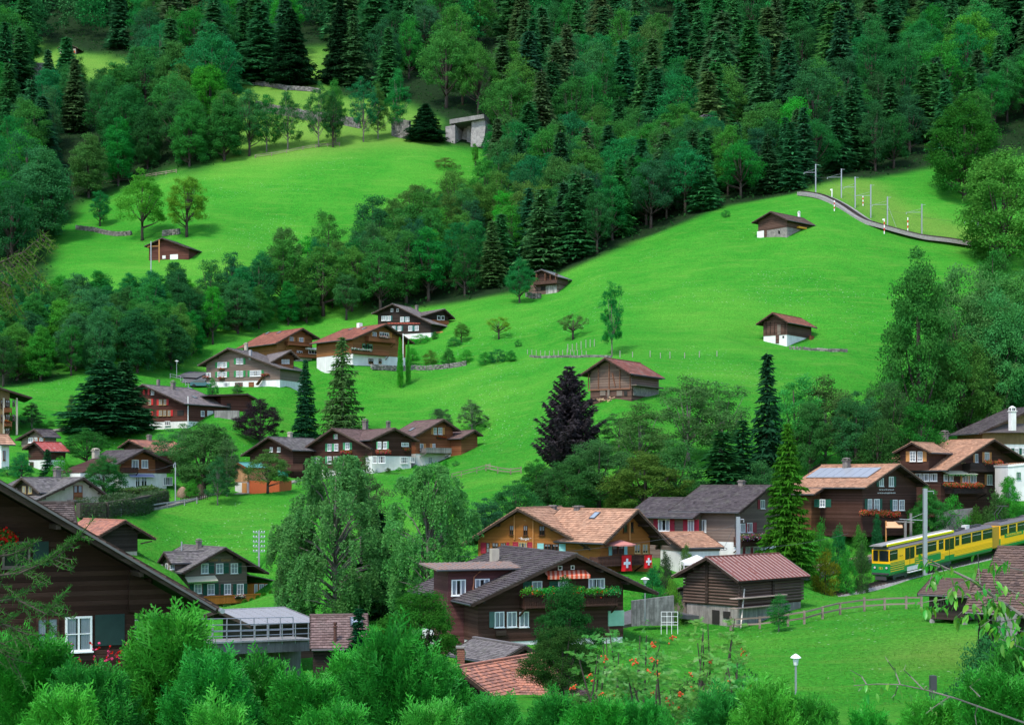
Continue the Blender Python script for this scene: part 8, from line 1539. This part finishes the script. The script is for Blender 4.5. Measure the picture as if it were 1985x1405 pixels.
# overhead cables
def cable(label, p, q, sag=.6, r_=.018, k=14):
    b = MB(); pts = [p.lerp(q, i / k) - UP * (sag * (1 - (2 * i / k - 1) ** 2)) for i in range(k + 1)]; b.tube(pts, [r_] * (k + 1), 4); tag(b.build('overhead_cable', DSTEEL, None, loc=p), label, 'cable')
cable('thin cable crossing in front of the orange chalet', P(*ZI(130, 520), 135), P(*ZI(2100, 330), 150), .5); cable('cable crossing in front of the big cypress', P(*ZJ(1100, 990), 150), P(*ZJ(2080, 860), 156), .4); cable('cable from the left to the thick grey mast', P(*ZJ(790, 840), 150), P(*ZJ(1065, 780), 150), .1); cable('cable from the thin grey pole to the white and brown chalet', P(*ZF(1350, 668), 207), P(*ZF(1130, 722), 209), .2, .02); cable('cable across the gable of the taupe chalet', P(*ZV(560, 330), 172), P(*ZV(1240, 352), 173), .1, .014)

# ---------------------------------------------------------------- foreground: thuja hedge in front of the camera
def spray_arr(seed, L=.30, nb=13):
    rg = np.random.RandomState(seed); Q = []
    def blade(p, d, l, w):
        n = np.array([0, 1, 0.]) + rg.normal(size=3) * .25; s_ = np.cross(d, n); s_ /= np.linalg.norm(s_) + 1e-9; Q.append([p - s_ * w * .5, p + s_ * w * .5, p + d * l * .6 + s_ * w * .55, p + d * l]); Q[-1][3] = p + d * l; return
    ax = np.array([0, 0, 1.]); p = np.zeros(3)
    for i in range(nb):
        t_ = i / nb; blade(p, ax, L / nb * 1.3, .010); side = 1 if i % 2 else -1; l = L * .52 * (1 - t_ * .75) * rg.uniform(.8, 1.2); an = math.radians(rg.uniform(32, 48)); d = ax * math.cos(an) + np.array([side * math.sin(an), rg.uniform(-.25, .25), 0]); d /= np.linalg.norm(d)
        blade(p, d, l, .011); m_ = max(2, int(l / .028))
        for j in range(m_):
            q = p + d * l * (j + 1) / (m_ + 1); s2 = 1 if j % 2 else -1; e = d * .75 + np.array([ax[2] * 0 + s2 * d[2] * .6, rg.uniform(-.2, .2), -s2 * d[0] * .6]) + ax * .25; e /= np.linalg.norm(e); blade(q, e, l * .36 * rg.uniform(.7, 1.2), .013)
        ax = ax + rg.normal(size=3) * .05; ax /= np.linalg.norm(ax); p = p + ax * L / nb
    return np.array(Q)
SPR = [spray_arr(i) for i in range(4)]
def place_sprays(pos, dirs, scale, rg, kinds=SPR, twist=None):
    out = []
    for k, sp_ in enumerate(kinds):
        m_ = np.arange(len(pos)) % len(kinds) == k; p = pos[m_]; d = dirs[m_]; sc_ = scale[m_]
        if len(p) == 0: continue
        d = d / np.linalg.norm(d, axis=1)[:, None]; x = np.cross(d, rg.normal(size=d.shape)); x /= np.linalg.norm(x, axis=1)[:, None]; y = np.cross(d, x)
        q = sp_.reshape(-1, 3); w_ = p[:, None] + sc_[:, None, None] * (q[None, :, 0:1] * x[:, None] + q[None, :, 1:2] * y[:, None] + q[None, :, 2:3] * d[:, None]); out.append(w_.reshape(-1, 3))
    v = np.concatenate(out); return v, np.arange(len(v)).reshape(-1, 4)
THM = leafmat('thuja_sprays', .5, .22, .012, .015)
def proto_thuja(seed, h=3.0, R=.85, n=1350, spikes=7):
    rg = np.random.RandomState(seed); ph = rg.uniform(0, 6.28, 4); pos = []; dr = []; sc_ = []
    lobes = [(rg.uniform(-R * .45, R * .45), rg.uniform(-R * .35, R * .35), rg.uniform(.72, .98) * h, rg.uniform(.35, .6) * R) for _ in range(7)] + [(0, 0, h * .93, R * .55)]
    for i in range(n):
        lx, ly, lt, lr = lobes[rg.randint(len(lobes))]; t_ = rg.rand() ** .7; z = lt - (1 - t_) * rg.uniform(.2, 1.9); z = max(z, h * .28); a = rg.uniform(0, 6.28); rr = min(R, lr * (.25 + 1.0 * min(1, (lt - z) / .75) ** .7)) * rg.uniform(.55, 1.0)
        pos.append((lx + rr * math.cos(a), ly + rr * math.sin(a), z - .12)); up_ = .8 + 1.0 * rg.rand(); dr.append((math.cos(a) * 1.0, math.sin(a) * 1.0, up_)); sc_.append(rg.uniform(.8, 1.5))
    for lx, ly, lt, lr in lobes[-spikes:]:
        for k in range(12): q = rg.rand() ** .5 * lr; a = rg.uniform(0, 6.28); pos.append((lx + q * math.cos(a), ly + q * math.sin(a), lt - .1 - q * .7)); dr.append((rg.normal() * .16, rg.normal() * .16, 1)); sc_.append(rg.uniform(.9, 2.0))
    v, f = place_sprays(np.array(pos), np.array(dr), np.array(sc_), rg); me = np_mesh('foliage', v, f); me.materials.append(THM)
    limbs = [([(0, 0, -.1), (0, 0, h * .75)], [.05, .02])] + [([(0, 0, h * .3), (lx, ly, lt - .3)], [.03, .01]) for lx, ly, lt, lr in lobes]; return [('trunk', trunk_mesh(limbs, BARK)), ('foliage', me)]
TH = [proto_thuja(i) for i in (1, 2, 3)]
THP = [(-20, 1265, 15.5), (70, 1212, 15.0), (185, 1280, 14.2), (265, 1300, 15.6), (338, 1165, 15.2), (410, 1262, 14.4), (505, 1260, 15.4), (600, 1292, 14.6), (690, 1255, 15.6), (762, 1195, 14.8), (850, 1268, 15.2), (945, 1345, 14.4), (1075, 1330, 15.0), (1150, 1345, 14.4), (1250, 1352, 14.6), (1390, 1325, 15), (1480, 1310, 14.4), (1570, 1345, 14.6), (1680, 1362, 14.8), (1800, 1345, 14.4), (1900, 1330, 15), (1990, 1215, 14.2), (1950, 1290, 13.6),
       (120, 1330, 12.6), (420, 1345, 12.4), (640, 1350, 12.6), (840, 1355, 12.4), (1300, 1385, 12.4)]
THL = ['at the left edge', 'with the raised tip at the near chalet window', 'in front of the green shutter', 'below the corner post', 'forming the tall spike before the eave tip', 'right of the tall spike', 'in front of the bridge', 'below the railway bridge', 'left of the big round top', 'forming the big round top at the pan tiled roof', 'right of the big round top', 'before the terracotta roof', 'right of the terracotta roof', 'under the rowan', 'in front of the rowan stems', 'before the lawn near the street lamp', 'just left of the white street lamp', 'below the white street lamp', 'under the bare twig', 'before the bollard', 'beside the cherry branch', 'rising highest at the right edge', 'below the one at the right edge', 'lowest at the left of the frame', 'lowest below the tall spike', 'lowest below the bridge', 'lowest before the terracotta roof', 'lowest below the rowan']
for k, (x, yt, Y) in enumerate(THP):
    c = gpt(x, Y); h = P(x, yt, Y).z - c.z; e = thing_from(TH[k % 3], 'thuja', c, random.uniform(0, 6.28), h / 3.0 * .92, 'bright green foreground thuja ' + THL[k], 'thuja', 'foreground thuja hedge', None, h / 3.0 * .97)
    for pn, me in ():
        pass
for o in [o for o in bpy.data.objects if o.name.startswith('foliage')]: o.color = (*[x * random.uniform(.85, 1.15) for x in ((.028, .255, .024) if random.random() < .6 else (.045, .30, .026))], 1)
# pink and red flowers scattered between the hedge and the near chalet
fl_ = empty('flower_bed', P(150, 1290, 17), 'pink and red flowers showing between the left thujas', 'flowers'); rg = np.random.RandomState(4); q = np.stack([rg.uniform(100, 310, 60), rg.uniform(1245, 1292, 60), rg.uniform(15.4, 16.2, 60)], 1); pp = np.array([list(P(a, b, c) - fl_.location) for a, b, c in q])
for k, cc in enumerate((PINKF, REDF)): v, f = leafcloud(pp[k::2], [.02] * len(pp[k::2]), 4, .03, k, 1, .2, 1.0); o = link('blossoms', np_mesh('blossoms', v, f), PETAL, fl_); o.color = (*cc, 1)
# ---- larch boughs reaching in from the left
def needles_along(pts, rg, ln=.05, per=26, spread=1.0, tuft=.035):
    P_, D_ = [], []
    for a, b in zip(pts, pts[1:]):
        a, b = np.array(a), np.array(b); L = np.linalg.norm(b - a); k = max(1, int(L / tuft)); ax = (b - a) / max(L, 1e-6)
        for i in range(k):
            c = a + (b - a) * (i + rg.rand()) / k; n_ = per // 3; d = rg.normal(size=(n_, 3)); d += ax * .8 + np.array([0, 0, .3]); d /= np.linalg.norm(d, axis=1)[:, None]; P_.append(np.repeat(c[None], n_, 0)); D_.append(d)
    p = np.concatenate(P_); d = np.concatenate(D_); u = np.cross(d, rg.normal(size=d.shape)); u /= np.linalg.norm(u, axis=1)[:, None]; l = ln * rg.uniform(.6, 1.2, len(p))[:, None]; w_ = .0028
    return np.stack([p - u * w_, p + u * w_, p + d * l + u * w_ * .6, p + d * l - u * w_ * .6], 1).reshape(-1, 3)
c0 = Vector((-5.6, 12.5, H(-5.6, 12.5))); lt = empty('larch_tree', c0, 'larch whose feathery boughs reach in from the left edge', 'larch'); b = MB(); b.tube([c0 - UP * .3, c0 + UP * 3, c0 + UP * 7], [.22, .18, .12], 10); b.build('trunk', BARK, lt)
rg = np.random.RandomState(8)
BOUGH = [[(-330, 1120), (-120, 1130), (40, 1110), (110, 1080), (160, 1035)], [(-330, 1170), (-100, 1180), (30, 1160), (90, 1190), (115, 1165)], [(-300, 1230), (-80, 1230), (10, 1210), (55, 1230)], [(-330, 560), (-120, 545), (0, 510), (45, 490), (88, 452)], [(-300, 620), (-100, 570), (-10, 540), (20, 555)], [(-330, 1280), (-120, 1262), (-10, 1255), (30, 1280)], [(-330, 1100), (-100, 1090), (20, 1075), (60, 1060)]]
for k, bp in enumerate(BOUGH):
    pts = [P(x, y, 12.6 - i * .12 + k * .13) for i, (x, y) in enumerate(bp)]; m = MB(); m.tube(pts, [.028, .02, .012, .008, .004][:len(pts)] if len(pts) < 6 else .01, 6); br_ = m.build('bough', BARK, lt); V = []; tw = MB()
    for i in range(len(pts) - 1):
        n_ = 7 if i else 2
        for j in range(n_):
            a = pts[i].lerp(pts[i + 1], j / n_ + .05); d = (pts[i + 1] - pts[i]).normalized(); L = random.uniform(.18, .42) * (.6 if i == len(pts) - 2 else 1); s_ = random.choice((-1, 1)); e1_ = a + d * L * .5 + Vector((0, random.uniform(-.15, .15), (-.55 if k in (3, 4) else s_ * .25 - .12))) * L; e2_ = e1_ + d * L * .45 + Vector((0, random.uniform(-.1, .1), (-.5 if k in (3, 4) else s_ * .2 - .1) * L)); tw.tube([a, e1_, e2_], [.005, .004, .002], 4); V.append(needles_along([a, e1_, e2_], rg))
    V.append(needles_along(pts[1:], rg)); tag(tw.build('twigs', BARK, br_), kind='stuff'); v = np.concatenate(V) - np.array(c0); o = link('needles', np_mesh('needles', v, np.arange(len(v)).reshape(-1, 4)), NEEDLE, br_); o.color = (.10, .20, .03, 1) if k in (3, 4) else (.055, .19, .035, 1)
# ---- cherry branch from the right, leaf by leaf
def leaf_mesh(seed, L=.10, W_=.045):
    rnd = random.Random(seed); vs = []; fs = []; n = 5; dr_ = rnd.uniform(.15, .4)
    for i in range(n + 1):
        t_ = i / n; w_ = W_ * math.sin(math.pi * min(1, .06 + t_ * .92)) ** .8 * .5 if 0 < i < n else .001; z = -dr_ * L * t_ * t_
        vs += [(L * t_, -w_, z + w_ * .35), (L * t_, 0, z), (L * t_, w_, z + w_ * .35)]
    for i in range(n): a = i * 3; fs += [(a, a + 3, a + 4, a + 1), (a + 1, a + 4, a + 5, a + 2)]
    me = bpy.data.meshes.new('leaf'); me.from_pydata(vs, [], fs); me.polygons.foreach_set('use_smooth', [True] * len(me.polygons)); me.materials.append(LEAFG); return me
LM = [leaf_mesh(i, .065 + .01 * i, .032) for i in range(4)]
c0 = Vector((6.6, 11.5, H(6.6, 11.5))); chr_ = empty('cherry_tree', c0, 'cherry tree reaching in from the right edge with drooping leaves', 'cherry tree'); b = MB(); b.tube([c0 - UP * .3, c0 + UP * 2.5, c0 + UP * 5], [.12, .09, .05], 8); b.build('trunk', BARKG, chr_)
rnd = random.Random(12)
def bough(pts_px, Y, rads, nleaf, lsz=1.0, side=None, green=(.08, .32, .03)):
    pts = [P(x, y, Y + (i % 2) * .08) for i, (x, y) in enumerate(pts_px)]; m = MB(); m.tube(pts, [lerp(rads[0], rads[1], i / (len(pts) - 1)) for i in range(len(pts))], 7); br_ = m.build('bough', BARKG, chr_)
    for j in range(nleaf):
        i = rnd.randrange(len(pts) - 1); a = pts[i].lerp(pts[i + 1], rnd.random()); off = Vector((rnd.uniform(-.05, .05), rnd.uniform(-.06, .06), rnd.uniform(-.07, .03))); o = bpy.data.objects.new('leaf', rnd.choice(LM)); col.objects.link(o); o.parent = br_; o.location = a + off - c0
        az = rnd.uniform(-math.pi, math.pi) ; o.rotation_euler = (rnd.uniform(-.5, .5), rnd.uniform(.3, 1.35), az); s_ = rnd.uniform(.6, 1.15) * lsz; o.scale = (s_, s_, s_); o.color = (*[x * rnd.uniform(.8, 1.25) for x in green], 1)
MAIN_B = [(2260, 1360), (2120, 1290), (1985, 1195), (1930, 1158), (1880, 1122), (1840, 1103), (1798, 1092)]
bough(MAIN_B, 11.2, (.02, .005), 24)
for q, n_ in (([(1840, 1103), (1812, 1090), (1795, 1082), (1788, 1078)], 10), ([(1820, 1098), (1806, 1115), (1800, 1135)], 7), ([(1900, 1132), (1897, 1100), (1896, 1075)], 8), ([(1905, 1145), (1850, 1158), (1800, 1165), (1775, 1172)], 20), ([(1880, 1122), (1850, 1135), (1840, 1150)], 12), ([(1930, 1158), (1905, 1172), (1870, 1180), (1850, 1200)], 26), ([(1950, 1170), (1935, 1190), (1900, 1215)], 18), ([(1985, 1195), (1940, 1205), (1915, 1200)], 20), ([(2060, 1120), (2000, 1110), (1960, 1100), (1940, 1085), (1928, 1080)], 16), ([(2080, 1180), (2010, 1160), (1970, 1150), (1940, 1130), (1930, 1115)], 22), ([(2060, 1250), (1990, 1225), (1950, 1215), (1920, 1215)], 22), ([(2060, 1290), (1990, 1260), (1960, 1245), (1930, 1235)], 14)): bough(q, 11.2, (.006, .002), int(n_ * 1.25), 1.15)
LOWB_ = [(2300, 1560), (2100, 1460), (1985, 1400), (1895, 1368), (1850, 1352), (1800, 1338), (1745, 1326), (1700, 1325), (1655, 1328)]
bough(LOWB_, 11.8, (.011, .003), 22, 1.0)
for q, n_ in (([(1745, 1326), (1735, 1300), (1722, 1282), (1716, 1272)], 4), ([(1790, 1336), (1765, 1310), (1752, 1298), (1756, 1288)], 3), ([(1680, 1326), (1670, 1310), (1648, 1298)], 2), ([(1895, 1368), (1890, 1385), (1895, 1420)], 3), ([(1850, 1352), (1810, 1340), (1795, 1330)], 3), ([(1840, 1350), (1810, 1370), (1795, 1382)], 5), ([(1740, 1330), (1735, 1345), (1728, 1352)], 3), ([(1900, 1350), (1880, 1330), (1900, 1315)], 5)): bough(q, 11.8, (.006, .002), n_, .6, green=(.05, .17, .02))
# ---- rowan bushes with berries in the lower middle
def rowan(label, x, yt, Y, wpx, seed, n=95):
    rg = np.random.RandomState(seed); c = gpt(x, Y); h = P(x, yt, Y).z - c.z; R = wpx / F * Y / 2; r = empty('rowan', c, label, 'rowan'); m = MB(); V = []; BV = []; tips = []
    for k in range(7):
        a = rg.uniform(0, 6.28); q = c + Vector((math.cos(a) * R * .25, math.sin(a) * R * .25, 0)); e = c + Vector((math.cos(a) * R * rg.uniform(.3, .8), math.sin(a) * R * .6, h * rg.uniform(.7, .95))); m.tube([q - UP * .2, q.lerp(e, .5) + Vector((rg.uniform(-.2, .2), 0, .2)), e], [.05, .035, .012], 6); tips.append((q, e))
    m.build('stems', BARK, r); LV = []
    for i in range(n):
        q, e = tips[i % 7]; s_ = rg.uniform(.35, 1); b0_ = q.lerp(e, s_); d = Vector((rg.normal(), rg.normal() * .7, rg.uniform(-.2, .8))).normalized(); tip = b0_ + d * rg.uniform(.3, 1.1) * R * .5
        for j in range(9):
            st = b0_.lerp(tip, rg.uniform(.3, 1.1)); dd_ = Vector((rg.normal(), rg.normal(), rg.uniform(-.3, .5))).normalized(); pr = Vector(np.cross(np.array(dd_), rg.normal(size=3))).normalized()
            for l_ in range(7):
                p = st + dd_ * (.026 * l_)
                for sg in (-1, 1): t_ = (pr * sg + dd_ * .5).normalized() * .045; w_ = dd_ * .009; LV.append([p - w_, p + w_, p + t_ + w_ * .7, p + t_ - w_ * .7])
        if rg.rand() < .09: BV.append(tip)
    v = np.array([[list(x_) for x_ in q] for q in LV]).reshape(-1, 3) - np.array(c); o = link('leaves', np_mesh('leaves', v, np.arange(len(v)).reshape(-1, 4)), LEAFG, r); o.color = (.12, .36, .06, 1)
    for q in BV: b = MB(); [b.lathe(q + Vector(rg.normal(size=3) * .045) - UP * .03, [(.012, 0), (.026, .02), (.012, .045)], 5) for _ in range(9)]; b.build('berries', BERRY, r)
BERRY = paint('berry_orange', (.62, .07, .015), .4)
rowan('rowan with orange berries, left, before the green board of the dark chalet', 1225, 1150, 38, 190, 1, 130); rowan('rowan with a tall shoot before the log barn corner', 1390, 1165, 40, 170, 2, 110); rowan('low rowan between the other two above the thujas', 1300, 1235, 34, 260, 3, 150); rowan('rowan at the left end beside the dark bush', 1165, 1250, 36, 120, 4, 60); rowan('sparse rowan reaching right over the lawn', 1460, 1265, 33, 160, 5, 60)
tree('bush', Z1, 1905, 1330, 1215, 130, 'leafy bush against the wall of the shingle roofed building', Y=88, color=(.04, .17, .05), v=2)
tree('bush', Z1, 1880, 1400, 1280, 150, 'bluish green bush at the bottom right behind the twigs', Y=55, color=(.03, .12, .05), v=1); tree('bush', Z1, 1940, 1400, 1215, 130, 'bush below the right end of the shingle roofed building', Y=60, color=(.035, .13, .05), v=0); tree('bush', Z1, 1450, 1420, 1290, 160, 'dark leafy bush right of the rowans', Y=50, color=(.03, .13, .03), v=2); tree('airy', Z1, 1510, 1215, 1150, 60, 'nettles and bush at the right corner of the log barn', Y=131, color=G_MID)
tree('bush', Z1, 1220, 1400, 1290, 300, 'mixed green bushes under the rowans, left', Y=44, color=(.05, .14, .03), v=1); tree('bush', Z1, 1350, 1400, 1300, 260, 'mixed green bushes under the rowans, right', Y=46, color=(.06, .15, .03), v=0)
# concrete post at the right edge
c = P(1950, 1420, 70); b = MB(); b.box(P(1952, 1265, 70) - UP * 1.2, (1, 0, 0), (0, 1, 0), UP, .8, .6, 6.5); tag(b.build('concrete_post', CONC, None, loc=c), 'pale concrete pillar below the shingle roofed building at the right edge', 'pillar')
# tufts of long grass on the near lawn and banks
rg = np.random.RandomState(11); N = 36000; ux = rg.uniform(-45, 62, N); uy = rg.uniform(96, 250, N); upx = CX + F * ux / uy; uz = ground(ux, uy); upy = HZ - F * uz / uy
ok = (upx > -10) & (upx < 2000) & (upy < 1400); p = np.stack([ux, uy, uz], 1)[ok]; p = np.repeat(p, 2, 0) + np.concatenate([rg.normal(size=(len(p) * 2, 2)) * .12, np.zeros((len(p) * 2, 1))], 1)
d = rg.normal(size=p.shape) * .35 + np.array([0, 0, 1.]); d /= np.linalg.norm(d, axis=1)[:, None]; u = np.stack([rg.normal(size=len(p)), rg.normal(size=len(p)) * .3, 0 * p[:, 0]], 1); u /= np.linalg.norm(u, axis=1)[:, None]; l = rg.uniform(.06, .20, len(p))[:, None]; w_ = .022
o = link('grass_tufts', np_mesh('grass_tufts', np.stack([p - u * w_, p + u * w_, p + d * l + u * w_ * .3, p + d * l - u * w_ * .3], 1).reshape(-1, 3), np.arange(len(p) * 4).reshape(-1, 4)), LEAFG); o.color = (.06, .27, .012, 1); tag(o, 'tufts of longer grass over the nearer meadows', kind='stuff')
